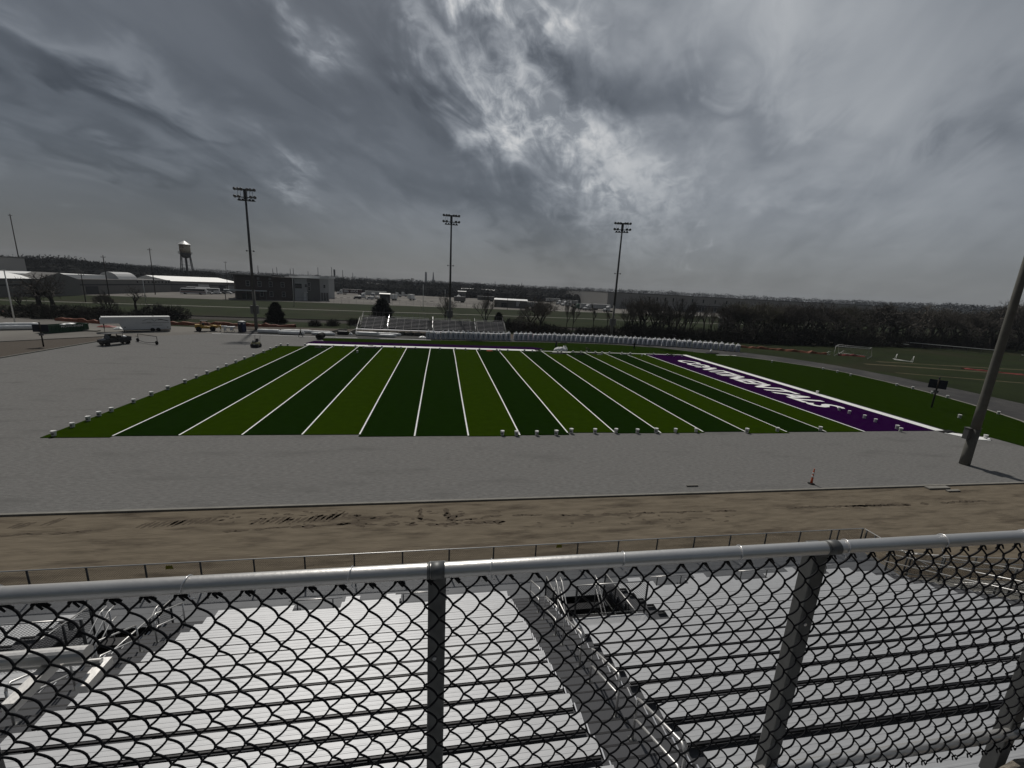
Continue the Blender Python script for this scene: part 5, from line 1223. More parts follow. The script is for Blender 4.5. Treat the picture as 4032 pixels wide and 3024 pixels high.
for (bx, by), (tx_, ty), lab in (((60, 1276), (14, 1062), 'pale leaning light pole at the left edge of the photo'), ((1158, 1205), (1148, 1094), 'white lamp post in front of the brick building corner'), ((574, 1188), (560, 1090), 'pale lamp post left of the water tower'), ((1666, 1223), (1666, 1120), 'pale lamp post on the grass behind the far bleacher'), ((1770-18, 1190), (1833, 1145), 'thin pole in the truck yard right of the middle floodlight pole'), ((1997, 1220), (1999, 1146), 'dark pole left of the red container door'), ((1555, 1184), (1556, 1142), 'thin dark pole beside the dark shed in the truck yard')):
    p = at(bx, by)
    post_thing('lamp_post', p, hgt(p, tx_, ty), 0.13, 0.09, 'bark' if 'dark' in lab else 'white', lab, 'lamp post', 'lamp posts around the yard')
for i, (px, ty) in enumerate(((1000, 1054), (1023, 1046), (1080, 1058), (1096, 1053), (1148, 1058), (1160, 1057), (1217, 1068), (1256, 1053), (1309, 1052), (1352, 1064), (1391, 1074), (1445, 1088), (1948, 1108), (2053, 1113), (2148, 1124), (2290, 1147), (2331, 1150))):
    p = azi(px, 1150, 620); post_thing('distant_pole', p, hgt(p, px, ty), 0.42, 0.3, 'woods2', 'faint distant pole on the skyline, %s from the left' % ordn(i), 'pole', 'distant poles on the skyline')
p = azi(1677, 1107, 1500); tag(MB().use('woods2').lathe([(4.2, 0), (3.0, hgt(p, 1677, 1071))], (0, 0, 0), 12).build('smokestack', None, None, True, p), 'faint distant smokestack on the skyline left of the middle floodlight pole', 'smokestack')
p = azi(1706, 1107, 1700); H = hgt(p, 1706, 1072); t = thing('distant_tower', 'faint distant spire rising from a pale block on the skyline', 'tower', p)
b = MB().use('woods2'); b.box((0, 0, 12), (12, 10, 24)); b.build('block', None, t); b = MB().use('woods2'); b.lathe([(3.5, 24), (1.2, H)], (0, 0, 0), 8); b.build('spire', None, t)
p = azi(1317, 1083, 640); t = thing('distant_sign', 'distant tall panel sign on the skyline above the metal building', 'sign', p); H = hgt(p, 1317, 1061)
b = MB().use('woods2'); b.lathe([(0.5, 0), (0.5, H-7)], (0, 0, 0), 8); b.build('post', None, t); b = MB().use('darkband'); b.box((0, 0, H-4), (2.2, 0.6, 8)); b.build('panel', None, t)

# ------------------------------------------------------------------ water tower
p = at(745, 1131); H = hgt(p, 738, 946); t = thing('water_tower', 'old rust streaked cream water tower on black legs', 'water tower', (p.x, p.y, 0)); k = H/36.0
b = MB().use('rust'); b.lathe([(3.6*k, 26.1*k), (3.55*k, 32.6*k)], (0, 0, 0), 24); b.build('tank', None, t, True)
b = MB().use('roofw'); b.lathe([(4.3*k, 32.5*k), (4.25*k, 32.7*k), (0.4*k, 35.4*k), (0.15*k, 36*k)], (0, 0, 0), 20); b.build('conical_roof', None, t)
b = MB().use('steelb'); b.lathe([(0.7*k, 22.2*k), (1.9*k, 22.6*k), (3.0*k, 23.6*k), (3.55*k, 25*k), (3.6*k, 26.2*k)], (0, 0, 0), 24); b.build('tank_bottom', None, t, True)
b = MB().use('steelb'); b.lathe([(3.5*k, 25.6*k), (4.6*k, 25.6*k), (4.6*k, 25.8*k), (3.5*k, 25.8*k)], (0, 0, 0), 20)
for z in (26.4, 27.0): b.tube([(4.55*k*math.cos(a), 4.55*k*math.sin(a), z*k) for a in [2*math.pi*q/20 for q in range(20)]], 0.07*k, 4, closed=True)
for q in range(20): a = 2*math.pi*q/20; b.bar((4.55*k*math.cos(a), 4.55*k*math.sin(a), 25.7*k), (4.55*k*math.cos(a), 4.55*k*math.sin(a), 27*k), 0.08*k)
b.build('balcony', None, t)
legs = []
for q in range(4):
    a = math.pi/4+q*math.pi/2+0.35; b = MB().use('steelb'); T = Vector((3.7*k*math.cos(a), 3.7*k*math.sin(a), 25.9*k)); B_ = Vector((6.6*k*math.cos(a), 6.6*k*math.sin(a), 0)); b.tube([B_, T], 0.32*k, 6); b.build('leg', None, t); legs.append((B_, T))
b = MB().use('steelb')
for f in (0.33, 0.66):
    for q in range(4): b.bar(legs[q][0].lerp(legs[q][1], f), legs[(q+1) % 4][0].lerp(legs[(q+1) % 4][1], f), 0.22*k)
for f0, f1 in ((0, 0.33), (0.33, 0.66), (0.66, 0.98)):
    for q in range(4):
        A, B_ = legs[q]; C_, D_ = legs[(q+1) % 4]; b.bar(A.lerp(B_, f0), C_.lerp(D_, f1), 0.06*k); b.bar(C_.lerp(D_, f0), A.lerp(B_, f1), 0.06*k)
b.build('bracing', None, t)
b = MB().use('steelb'); b.lathe([(0.75*k, 0), (0.75*k, 22.3*k)], (0, 0, 0), 12); b.build('riser_pipe', None, t)

# ------------------------------------------------------------------ buildings
def wall_box(t, a, c, depth, H, m, name='wall', z0=0.0):
    """box from ground point a to c, extending away from the viewer by depth"""
    a = Vector((a[0], a[1])); c = Vector((c[0], c[1])); d = (c-a).normalized(); n = Vector((-d.y, d.x))
    if n.dot(Vector((a.x-CAM.x, a.y-CAM.y))) < 0: n = -n
    b = MB().use(m); P = [a, c, c+n*depth, a+n*depth]; b.prism([(p.x, p.y) for p in P], z0, H); o = b.build(name, None, t); fixn(o); return o, a, d, n
def win(t, a, d, n, s, z, w, h, m='window', frame='metalw', name='window', proud=0.06):
    b = MB().use(frame); q = a+d*s-n*proud
    P = lambda s_, z_, o_: (q.x+d.x*s_-n.x*o_, q.y+d.y*s_-n.y*o_, z_)
    def slab(s0, s1, z0, z1, o0, o1):
        b.geo([P(s0, z0, o0), P(s1, z0, o0), P(s1, z1, o0), P(s0, z1, o0), P(s0, z0, o1), P(s1, z0, o1), P(s1, z1, o1), P(s0, z1, o1)], [(0, 1, 2, 3), (7, 6, 5, 4), (0, 4, 5, 1), (1, 5, 6, 2), (2, 6, 7, 3), (3, 7, 4, 0)])
    f = 0.14
    if name == 'window':
        slab(-w/2-f, -w/2, z-f, z+h+f, 0, 0.1); slab(w/2, w/2+f, z-f, z+h+f, 0, 0.1); slab(-w/2, w/2, z-f, z, 0, 0.1); slab(-w/2, w/2, z+h, z+h+f, 0, 0.1); slab(-w/2, w/2, z+h*0.5-0.05, z+h*0.5+0.05, 0.03, 0.09)
        o = fixn(b.build('window', None, t)); b = MB().use(m); slab(-w/2+0.003, w/2-0.003, z+0.003, z+h-0.003, 0, 0.03); fixn(b.build('pane', None, o)); return o
    b = MB().use(m); slab(-w/2, w/2, z, z+h, 0, 0.12); return fixn(b.build(name, None, t))
# long warehouse with white roofs at the left
t = thing('warehouse', 'long grey brown warehouse with bright white metal roofs at the far left', 'warehouse', (0, 0, 0))
XW = -152.0
fy = lambda px, py=1160: (CAM.y+(XW-CAM.x)*ray(px, py).y/ray(px, py).x)
ya, yb, yc = fy(-260, 1180), fy(150, 1168), fy(480, 1158)
ye = fy(676, 1152)
def slabX(b, x0, x1, y0, y1, z0, z1): b.span((x0, y0, z0), (x1, y1, z1))
b = MB().use('siding'); slabX(b, XW-60, XW, ya, ye, 0, 6.6); b.build('wall', None, t)
zE = atX(100, 1101, XW).z; zR = zE+2.2
b = MB().use('roofw'); b.geo([(XW+0.4, ya, 6.62), (XW+0.4, yb+2, 6.62), (XW-26, yb+2, 11.0), (XW-26, ya, 11.0), (XW-52, ya, 6.62), (XW-52, yb+2, 6.62)], [(0, 1, 2, 3), (3, 2, 5, 4), (0, 3, 4), (1, 5, 2)]); fixn(b.build('white_roof', None, t))
b = MB().use('siding'); g0, g1 = fy(130, 1165), fy(290, 1165); b.extr([(g0, 6.605), ((g0+g1)/2, atX(228, 1074, XW+3).z), (g1, 6.605)], (XW+3, 0, 0), (0, 1, 0), (0, 0, 1), (-1, 0, 0), 9); b.span((XW, g0, 0), (XW+3, g1, 6.6)); fixn(b.build('gable_wall', None, t))
b = MB().use('roofw'); b.span((XW-40, yb+2.1, 6.62), (XW-6, yc, 8.3)); b.build('white_roof', None, t)
b = MB().use('darkband'); b.span((XW+0.01, ya, 3.9), (XW+0.06, g0-0.2, 4.5)); b.span((XW+0.01, g1+0.2, 3.9), (XW+0.06, ye, 4.5)); b.build('dark_band', None, t)
b = MB().use('metalw'); yv0, yv1 = fy(505), fy(582); b.lathe([(0.2, yv0), ((yv1-yv0)*0.33, yv0+0.5), ((yv1-yv0)*0.33, yv1-0.5), (0.2, yv1)], (XW-8, 0, 5.2), 20, 'y'); b.build('barrel_roof', None, t)
for k, px in enumerate((548, 576, 592, 606, 620, 632, 645, 660, 671)):
    y = fy(px); b = MB().use('window'); b.span((XW+0.01, y-0.45, 5.0), (XW+0.07, y+0.45, 6.0)); b.build('window', None, t)
b = MB().use('darkband')
y0_ = fy(370); b.span((XW+0.02, y0_-4, 0.05), (XW+0.09, y0_+3, 3.6)); b.build('loading_door', None, t)
p = atX(50, 1060, -200); t = thing('tall_warehouse', 'tall pale box of a warehouse rising behind the white roof at the far left', 'warehouse', (0, 0, 0))
y1_ = CAM.y+(-200-CAM.x)*ray(104, 1060).y/ray(104, 1060).x
b = MB().use('panel'); b.span((-260, y1_-95, 0), (-200, y1_, atX(60, 1016, -200).z)); b.build('wall', None, t)
b = MB().use('metalg'); b.span((-260.2, y1_-95.2, atX(60, 1016, -200).z+0.003), (-199.8, y1_+0.2, atX(60, 1016, -200).z+0.5)); b.build('roof_edge', None, t)
# second long shed behind the water tower
A1 = azi(676, 1140, 322); A2 = azi(945, 1150, 352)
t = thing('storage_shed', 'long shed with a bright white sloped roof behind the water tower', 'shed', (0, 0, 0))
o, a_, d_, n_ = wall_box(t, A1, A2, 26, hgt(A1, 690, 1107), 'siding')
zt = hgt(A1, 690, 1107); b = MB().use('roofw'); Lw = (A2-A1).length
Q = lambda s, w, z: (a_.x+d_.x*s+n_.x*w, a_.y+d_.y*s+n_.y*w, z)
b.geo([Q(-0.5, -0.6, zt+0.01), Q(Lw, -0.6, zt+0.01), Q(Lw, 18, zt+2.5), Q(-0.5, 18, zt+2.5), Q(-0.5, 27, zt+0.01), Q(Lw, 27, zt+0.01)], [(0, 1, 2, 3), (3, 2, 5, 4), (0, 3, 4), (1, 5, 2)]); fixn(b.build('white_roof', None, t))
for s, w, h in ((20, 7, 4.4), (33, 5, 4.2), (60, 8, 4.0), (78, 6, 4.0)): win(t, a_, d_, n_, min(s, Lw-5), 0.1, w, min(h, zt-0.8), 'darkband' if s == 33 else 'metalw', name='loading_door')
b = MB().use('darkband'); b.geo([Q(0, -0.03, zt*0.62), Q(Lw, -0.03, zt*0.62), Q(Lw, -0.03, zt*0.72), Q(0, -0.03, zt*0.72)], [(0, 1, 2, 3)]); b.build('dark_band', None, t)
# brick school building with light metal wing
P0 = azi(1160, 1182, 254); P1 = azi(932, 1180, 252); zb = hgt(P0, 1158, 1094)
t = thing('brick_building', 'two storey dark brick building with white framed windows beside a light metal wing', 'building', (0, 0, 0))
o, a_, d_, n_ = wall_box(t, P1, P0, 20, zb, 'brick'); Lw = (P0-P1).length
for px, z in ((978, 1), (1024, 1), (1068, 1), (1115, 1), (1030, 0), (1068, 0), (1117, 0)):
    q = azi(px, 1150, 253); s = (Vector((q.x, q.y))-a_).dot(d_); win(t, a_, d_, n_, s, 1.9 if z == 0 else zb*0.58, 1.35, 2.3)
for px in (1020, 1066): q = azi(px, 1150, 253); s = (Vector((q.x, q.y))-a_).dot(d_); win(t, a_, d_, n_, s, zb*0.87, 0.6, 0.7)
win(t, a_, d_, n_, 6.0, 0.3, 7.0, 2.7, 'window', name='entrance_glazing')
b = MB().use('whitem'); Q = lambda s, w, z: (a_.x+d_.x*s+n_.x*w, a_.y+d_.y*s+n_.y*w, z)
b.geo([Q(-5, -4, 4.3), Q(13, -4, 4.3), Q(13, -0.02, 4.3), Q(-5, -0.02, 4.3), Q(-5, -4, 4.75), Q(13, -4, 4.75), Q(13, -0.02, 4.75), Q(-5, -0.02, 4.75)], [(3, 2, 1, 0), (4, 5, 6, 7), (0, 1, 5, 4), (1, 2, 6, 5), (2, 3, 7, 6), (3, 0, 4, 7)]); b.build('entrance_canopy', None, t)
b = MB().use('metalg')
for s in (-4.5, 4, 12.5): b.bar(Q(s, -3.8, 0), Q(s, -3.8, 4.3), 0.25)
b.build('canopy_posts', None, t)
b = MB().use('metalg'); b.prism([Q(-1.5, -1.0, 0)[:2], Q(Lw*0.62, -1.0, 0)[:2], Q(Lw*0.62, 21, 0)[:2], Q(-1.5, 21, 0)[:2]], zb+0.01, zb+0.6); b.build('roof', None, t)
t = thing('metal_building', 'light grey two storey metal building stepping back behind the brick building', 'building', (0, 0, 0))
segs = [(1162, 1182, 255, 1212, 1182, 256, 'metalw'), (1212, 1183, 256.5, 1262, 1183, 259, 'metalg'), (1262, 1177, 262, 1296, 1175, 264, 'metalw'), (1296, 1168, 296, 1318, 1166, 300, 'metalw')]
tops = [1095, 1097, 1099, 1098]
for i, (xa, ya_, da, xb, yb_, db, m_) in enumerate(segs):
    A = azi(xa, ya_, da); B_ = azi(xb, yb_, db); z = hgt(A, xa+10, tops[i]); o, a2, d2, n2 = wall_box(t, A, B_, 30, z, m_); Lq = (B_-A).length
    b = MB().use('whitem'); Q = lambda s, w, zz: (a2.x+d2.x*s+n2.x*w, a2.y+d2.y*s+n2.y*w, zz)
    b.prism([Q(-0.3, -0.8, 0)[:2], Q(Lq+0.1, -0.8, 0)[:2], Q(Lq+0.1, 30, 0)[:2], Q(-0.3, 30, 0)[:2]], z+0.01, z+(1.3 if i >= 2 else 0.4)); fixn(b.build('roof_edge', None, t))
    if i == 0: win(t, a2, d2, n2, Lq*0.32, z*0.55, 3.2, 2.4); win(t, a2, d2, n2, Lq*0.9, z*0.62, 1.0, 1.4)
    if i == 1: win(t, a2, d2, n2, Lq*0.15, z*0.68, 1.3, 1.6); win(t, a2, d2, n2, Lq*0.15, z*0.48, 1.3, 1.6)
    if i == 2: [win(t, a2, d2, n2, Lq*f, 0.1, 1.0, 4.2, 'metalg', name='door') for f in (0.2, 0.5, 0.8)]; win(t, a2, d2, n2, Lq*0.5, z*0.6, 1.0, 1.5)
    if i == 0: b = MB().use('white'); b.prism([Q(Lq*0.7, -1.6, 0)[:2], Q(Lq*1.0, -1.6, 0)[:2], Q(Lq*1.0, -0.02, 0)[:2], Q(Lq*0.7, -0.02, 0)[:2]], 4.3, 4.6); fixn(b.build('door_canopy', None, t)); win(t, a2, d2, n2, Lq*0.8, 0.1, 1.2, 3.9, 'whitem', name='door')
# shrubs bed and wheel stops come with the yard
WS = 0
for px, py in ((908, 0),):
    pass
for i, (px, py) in enumerate(((1318, 1172), (1345, 1172), (1372, 1173), (1571, 1182), (1648, 1185), (1673, 1186), (1700, 1187), (2190, 1225), (2275, 1229))):
    p = at(px, py); tag(MB().use('darkband').box((0, 0, 0.1), (2.4, 0.35, 0.2), 0, (0.95, 0.6)).build('parking_block', None, None, False, (p.x, p.y, 0.008)), 'dark parking block at the near edge of the truck yard, %s from the left' % ordn(i), 'parking block', 'parking blocks of the truck yard')
# yard fence
t = thing('yard_fence', 'thin chain link fence with slim posts along the near edge of the truck yard', 'fence', (0, 0, 0))
FP = [Vector((-70, 142.5, 0)), Vector((-42, 150.5, 0)), Vector((-17, 156, 0)), Vector((42, 169, 0)), Vector((110, 176, 0))]
for a, c in zip(FP[:-1], FP[1:]):
    n = int((c-a).length/3.6); b = MB().use('galvd')
    for k in range(n): q = a.lerp(c, k/n); b.tube([q, q+Vector((0, 0, 2.4))], 0.045, 5)
    b.tube([a+Vector((0, 0, 2.4)), c+Vector((0, 0, 2.4))], 0.03, 5)
    for k in range(int((c-a).length/0.5)):
        q = a.lerp(c, k*0.5/(c-a).length); e = (c-a).normalized()*1.2
        strip(b, q, q+e*1.9+Vector((0, 0, 2.3)), Vector((0, 1, 0)), 0.006); strip(b, q, q-e*1.9+Vector((0, 0, 2.3)), Vector((0, 1, 0)), 0.006)
    b.build('fence_run', None, t)
# distribution warehouse on the right
HW = 12.35; WA = Vector((136, 252)); WB = Vector((460, 252))
t = thing('distribution_warehouse', 'huge pale concrete distribution warehouse behind the bare trees at right', 'warehouse', (0, 0, 0))
o, a_, d_, n_ = wall_box(t, WA, WB, 120, HW, 'panel')
b = MB().use('metalg'); b.prism([(WA.x-0.1, WA.y-0.12), (WB.x, WB.y-0.12), (WB.x, WB.y+120), (WA.x-0.1, WA.y+120)], HW+0.01, HW+0.5); b.build('roof_edge', None, t)
for px in (2556, 2586, 2619, 2650, 2686, 2726, 2769, 2816, 2861, 2910):
    q = atY(px, 1190, 252); win(t, a_, d_, n_, q.x-WA.x, 7.6, 1.1, 2.9, name='slit_window', m='window')
for k, px in enumerate((2720, 2732, 2744, 2756, 2768, 2780, 2792, 2804, 2816, 2828, 2840, 2575, 2587)):
    q = atY(px, 1220, 252); win(t, a_, d_, n_, q.x-WA.x, 1.0, 2.3, 3.4, 'darkband', name='dock_door')
b = MB().use('darkband'); x0 = atY(2716, 1205, 252).x; x1 = atY(2845, 1205, 252).x; b.span((x0, 251.5, 4.7), (x1, 251.9, 5.5)); b.build('dock_canopy', None, t)
# smaller sheds in the truck yard
def shed(xa, xb, py, dist, ytop, m, roof, label, depth=16, gable=0.0):
    A = azi(xa, py, dist); B_ = azi(xb, py, dist); z = hgt(A, xa, ytop); t = thing('shed', label, 'shed', (0, 0, 0))
    o, a2, d2, n2 = wall_box(t, A, B_, depth, z, m); Lq = (B_-A).length
    Q = lambda s, w, zz: (a2.x+d2.x*s+n2.x*w, a2.y+d2.y*s+n2.y*w, zz); b = MB().use(roof); g = gable or 0.4
    b.geo([Q(-0.3, -0.4, z+0.01), Q(Lq+0.3, -0.4, z+0.01), Q(Lq+0.3, depth/2, z+g), Q(-0.3, depth/2, z+g), Q(-0.3, depth+0.4, z+0.01), Q(Lq+0.3, depth+0.4, z+0.01)], [(0, 1, 2, 3), (3, 2, 5, 4), (0, 3, 4), (1, 5, 2)]); fixn(b.build('roof', None, t))
    win(t, a2, d2, n2, Lq*0.3, 0.1, min(3.5, Lq*0.3), z*0.6, 'darkband', name='door'); win(t, a2, d2, n2, Lq*0.7, 0.1, min(3.5, Lq*0.25), z*0.6, 'metalg', name='door'); return t
shed(1446, 1480, 1128, 560, 1113, 'metalw', 'metalg', 'pale block building at the back of the truck yard, taller left half')
shed(1482, 1552, 1130, 556, 1118, 'metalw', 'metalw', 'pale low building at the back of the truck yard, longer right half')
shed(1815, 1996, 1150, 480, 1146, 'metalg', 'roofw', 'long low shed with a bright white roof at the back of the yard', 30, 3.2)
shed(2166, 2270, 1166, 520, 1160, 'metalg', 'roofw', 'low shed with a pale roof behind the blossoming round trees', 20, 1.6)
shed(1803, 1835, 1160, 420, 1147, 'siding', 'roofw', 'small dark shed with a pale flat roof in the truck yard', 10, 0.5)
shed(1946, 2075, 1205, 270, 1179, 'siding', 'roofw', 'open loading shed with a pale roof behind the red container door', 14, 0.8)
shed(1496, 1536, 1182, 262, 1157, 'darkband', 'roofw', 'dark open sided shed with a white roof at the yard front', 6, 0.5)
shed(2830, 2880, 1270, 205, 1252, 'metalw', 'metalw', 'small pale utility building among the trees at right', 6, 0.5)

# ------------------------------------------------------------------ trucks, cars, buses of the yard
def truck_cab(m='whitem', label='', loc=(0, 0, 0), rz=0):
    t = thing('semi_truck', label, 'semi truck', loc, rz, 'semi truck cabs in the yard')
    b = MB().use(m); b.extr([(0, 0.9), (0, 1.9), (1.7, 2.05), (2.2, 2.9), (2.7, 3.75), (4.3, 3.95), (4.3, 0.9)], (0, -1.2, 0), (1, 0, 0), (0, 0, 1), (0, 1, 0), 2.4); bevel(b.build('cab', None, t), 0.12)
    b = MB().use('window'); b.extr([(1.72, 2.08), (2.18, 2.86), (2.16, 2.9), (1.68, 2.1)], (0, -1.05, 0), (1, 0, 0), (0, 0, 1), (0, 1, 0), 2.1); b.build('windscreen', None, t)
    for y in (-1.215, 1.195): b = MB().use('window'); b.extr([(2.15, 2.1), (2.5, 2.8), (3.05, 2.8), (3.05, 2.1)], (0, y, 0), (1, 0, 0), (0, 0, 1), (0, 1, 0), 0.02); b.build('side_window', None, t)
    b = MB().use('darkband'); b.span((0.3, -0.5, 0.6), (7.2, 0.5, 0.95)); b.span((-0.1, -1.2, 0.45), (0.15, 1.2, 0.85)); b.build('chassis', None, t)
    for x in (1.0, 5.3, 6.5):
        for y in (-1.05, 1.05): wheel(t, x, y, 0.5, 0.35, 'galvd')
    return t
def semi_trailer(m, label, loc, rz, L_=14.5, text=None):
    t = thing('semi_trailer', label, 'semi trailer', loc, rz, 'semi trailers in the yard')
    b = MB().use(m); b.span((0, -1.25, 1.15), (L_, 1.25, 4.05)); b.build('box_body', None, t)
    b = MB().use('white'); b.span((-0.03, -1.28, 4.053), (L_+0.03, 1.28, 4.12)); b.build('roof', None, t)
    b = MB().use('darkband'); b.span((0.2, -0.5, 0.85), (L_-0.2, 0.5, 1.14)); b.bar((3, -0.8, 0.02), (3, -0.8, 1.14), 0.15); b.bar((3, 0.8, 0.02), (3, 0.8, 1.14), 0.15); b.build('chassis', None, t)
    for x in (L_-2.6, L_-1.3):
        for y in (-1.0, 1.0): wheel(t, x, y, 0.5, 0.4, 'galvd')
    if text:
        b = MB().use('white'); text_into(b, text, (L_*0.40, -1.262, 1.9), (1, 0, 0), (0, 0, 1), 1.7, width=5.6, shear=0.25, offset=0.02); b.build('side_lettering', None, t)
        b = MB().use('metalw'); b.extr([(0.6, 1.6), (0.6, 3.3), (2.2, 3.5), (4.2, 3.2), (4.6, 1.6)], (0, -1.262, 0), (1, 0, 0), (0, 0, 1), (0, 1, 0), 0.008); o = b.build('pale_emblem', None, t)
    return t
def car(m, label, loc, rz, van=False):
    t = thing('parked_van' if van else 'parked_car', label, 'van' if van else 'car', loc, rz, 'vehicles parked in the yard')
    pf = [(0, 0.35), (0, 0.95), (0.7, 1.05), (1.2, 1.9), (4.9, 2.0), (5.0, 0.35)] if van else [(0, 0.3), (0, 0.75), (1.1, 0.9), (1.7, 1.42), (3.3, 1.45), (4.0, 0.98), (4.5, 0.9), (4.55, 0.3)]
    b = MB().use(m); b.extr(pf, (0, -0.9, 0), (1, 0, 0), (0, 0, 1), (0, 1, 0), 1.8); bevel(b.build('body', None, t), 0.08)
    wf = [(0.82, 1.15), (1.22, 1.8), (2.6, 1.85), (2.6, 1.15)] if van else [(1.25, 0.95), (1.72, 1.37), (3.25, 1.39), (3.8, 0.98)]
    for y in (-0.915, 0.895): b = MB().use('window'); b.extr(wf, (0, y, 0), (1, 0, 0), (0, 0, 1), (0, 1, 0), 0.02); b.build('side_window', None, t)
    for x in (0.85, 3.7):
        for y in (-0.8, 0.8): wheel(t, x, y, 0.33, 0.2)
    return t
def bus(label, loc, rz, stripe='red'):
    t = thing('coach_bus', label, 'bus', loc, rz, 'buses parked by the shed')
    b = MB().use('whitem'); b.extr([(0, 0.4), (-0.1, 1.2), (0.4, 3.2), (11.6, 3.25), (11.8, 0.4)], (0, -1.25, 0), (1, 0, 0), (0, 0, 1), (0, 1, 0), 2.5); bevel(b.build('body', None, t), 0.12)
    b = MB().use('window'); b.extr([(0.35, 1.9), (0.6, 2.8), (11.2, 2.85), (11.2, 1.9)], (0, -1.27, 0), (1, 0, 0), (0, 0, 1), (0, 1, 0), 0.02); b.build('side_window', None, t)
    b = MB().use(stripe); b.span((0.2, -1.275, 1.2), (11.5, -1.252, 1.6)); b.build('stripe', None, t)
    for x in (2.0, 9.0):
        for y in (-1.1, 1.1): wheel(t, x, y, 0.5, 0.3)
    return t
truck_cab('whitem', 'white semi truck cab coupled to the dark maroon trailer at the left yard end', at(1326, 1159), R(10))
_p = at(1350, 1158); semi_trailer('maroon', 'dark maroon semi trailer with white slanted lettering', _p, R(14), 15, 'LUCA')
truck_cab('whitem', 'large white semi truck cab in front of the long white trailer, facing left', at(1412, 1176), R(30))
semi_trailer('metalw', 'long pale semi trailer in the middle of the truck yard', at(1438, 1166), R(15), 16)
semi_trailer('metalw', 'second pale semi trailer behind the long one', at(1405, 1147), R(14), 16)
truck_cab('whitem', 'white semi truck cab facing right beside the dark shed', at(1580, 1170), R(196))
truck_cab('whitem', 'white semi truck cab parked furthest right of the pair by the shed', at(1602, 1168), R(200))
truck_cab('metalw', 'grey semi truck cab right of the white work van', at(1463, 1177), R(80))
car('utv', 'black pickup sized vehicle left of the large white semi truck cab', at(1390, 1177), R(15), True)
car('whitem', 'white work van in front of the long pale trailer', at(1441, 1179), R(15), True)
semi_trailer('whitem', 'white semi trailer seen end on in the open yard', at(1611, 1183), R(75), 8)
semi_trailer('whitem', 'short white box trailer beside the dark shed', at(1540, 1183), R(65), 6)
semi_trailer('siding', 'dark container trailer right of the middle floodlight pole', at(1788, 1190), R(10), 8)
semi_trailer('metalw', 'pale semi trailer right of the red container door', at(2030, 1213), R(8), 14)
p = at(2007, 1211); b = MB().use('metalw'); t = thing('red_door_container', 'pale container with a red end door at the yard front', 'container', p, R(6))
b.span((-0.2, 0, 0.8), (3.6, 5, 4.1)); b.build('container_body', None, t); b = MB().use('red'); b.span((0.25, -0.05, 0.95), (3.1, -0.003, 3.9)); b.build('door', None, t); b = MB().use('darkband'); b.span((0, 0.1, 0.01), (3.4, 4.8, 0.79)); b.build('chassis', None, t)
for i, (px, py, rz, m, lab) in enumerate(((2150, 1190, 8, 'metalw', 'grey semi trailer behind the big bare tree, left one'), (2215, 1200, 8, 'metalw', 'grey semi trailer behind the big bare tree, right one'), (2284, 1218, 8, 'metalw', 'grey green semi trailer hooked to the dark green truck cab'), (2330, 1220, 8, 'metalw', 'long grey semi trailer left of the right floodlight pole'), (2210, 1178, 10, 'whitem', 'pale semi trailer in front of the blossoming trees'), (1660, 1150, 12, 'metalg', 'dull semi trailer in the back row of the yard, left one'), (1715, 1152, 12, 'metalg', 'dull semi trailer in the back row of the yard, middle one'), (1620, 1148, 12, 'metalw', 'dull semi trailer in the back row of the yard, leftmost one'), (1880, 1185, 8, 'metalg', 'dark flat trailer left of the open loading shed'))):
    semi_trailer(m, lab, at(px, py), R(rz), 14)
for px, py, m, lab in ((2190, 1200, 'whitem', 'white semi truck cab before the grey trailers, left one'), (2212, 1205, 'whitem', 'white semi truck cab before the grey trailers, middle one'), (2230, 1208, 'metalw', 'grey semi truck cab before the grey trailers, right one'), (2258, 1218, 'green', 'dark green semi truck cab behind the thin bare trees'), (2298, 1222, 'whitem', 'white semi truck cab facing left beside the long grey trailer'), (2378, 1228, 'whitem', 'white semi truck cab just left of the right floodlight pole')):
    truck_cab(m, lab, at(px, py), R(20))
for i in range(15):
    px = 1360+i*78+rnd.uniform(-18, 18); py = 1130+i*2.9+rnd.uniform(-2, 5)
    semi_trailer(('whitem', 'metalw', 'whitem', 'metalg')[i % 4], 'small pale trailer in the farthest rows of the yard, %s from the left' % ordn(i), at(px, py), R(rnd.uniform(-5, 25)), rnd.uniform(9, 15))
cols = ['whitem', 'silver', 'utv', 'metalg', 'whitem', 'silver', 'red']
for i in range(16):
    px = 1690+i*34+rnd.uniform(-8, 8); py = 1143+i*1.4+rnd.uniform(-2, 4); car(cols[i % 7], 'small parked vehicle at the back of the truck yard, %s from the left' % ordn(i), at(px, py), R(rnd.uniform(0, 40)), i % 3 == 0)
for i, (px, py) in enumerate(((2030, 1165), (2075, 1170), (1640, 1163), (1930, 1165), (1960, 1175), (2100, 1180))):
    car(cols[i % 7], 'small parked vehicle in the middle of the yard, %s listed from the far rows' % ordn(i), at(px, py), R(rnd.uniform(0, 60)), i % 2 == 0)
cloth_heap(2065, 1171, 20, 8, 2.6, 'orange tan heap of earth behind the red door container', m='tan', seed=21, name='earth_heap', cat='mound')
p = at(1838, 1168); t = thing('flatbed_load', 'yellow and dark machinery parked below the long white roof', 'machinery', p, R(8)); b = MB().use('yellow'); b.span((0, 0, 2.0), (14, 2, 2.7)); b.span((2, 0, 2.7), (5, 2, 3.4)); b.build('yellow_body', None, t); b = MB().use('steelb'); b.span((0, 0.1, 0.5), (20, 2.2, 1.98)); b.span((15, 0, 1.98), (20, 2, 3.0)); b.build('dark_bed', None, t)
p = at(1806, 1185); b = MB().use('white'); b.lathe([(1.9, 0), (1.9, 2.6), (1.2, 4.2), (0.3, 4.6)], (0, 0, 0), 10); tag(b.build('silo_tank', None, None, True, p), 'small white domed tank behind the dark container', 'tank')
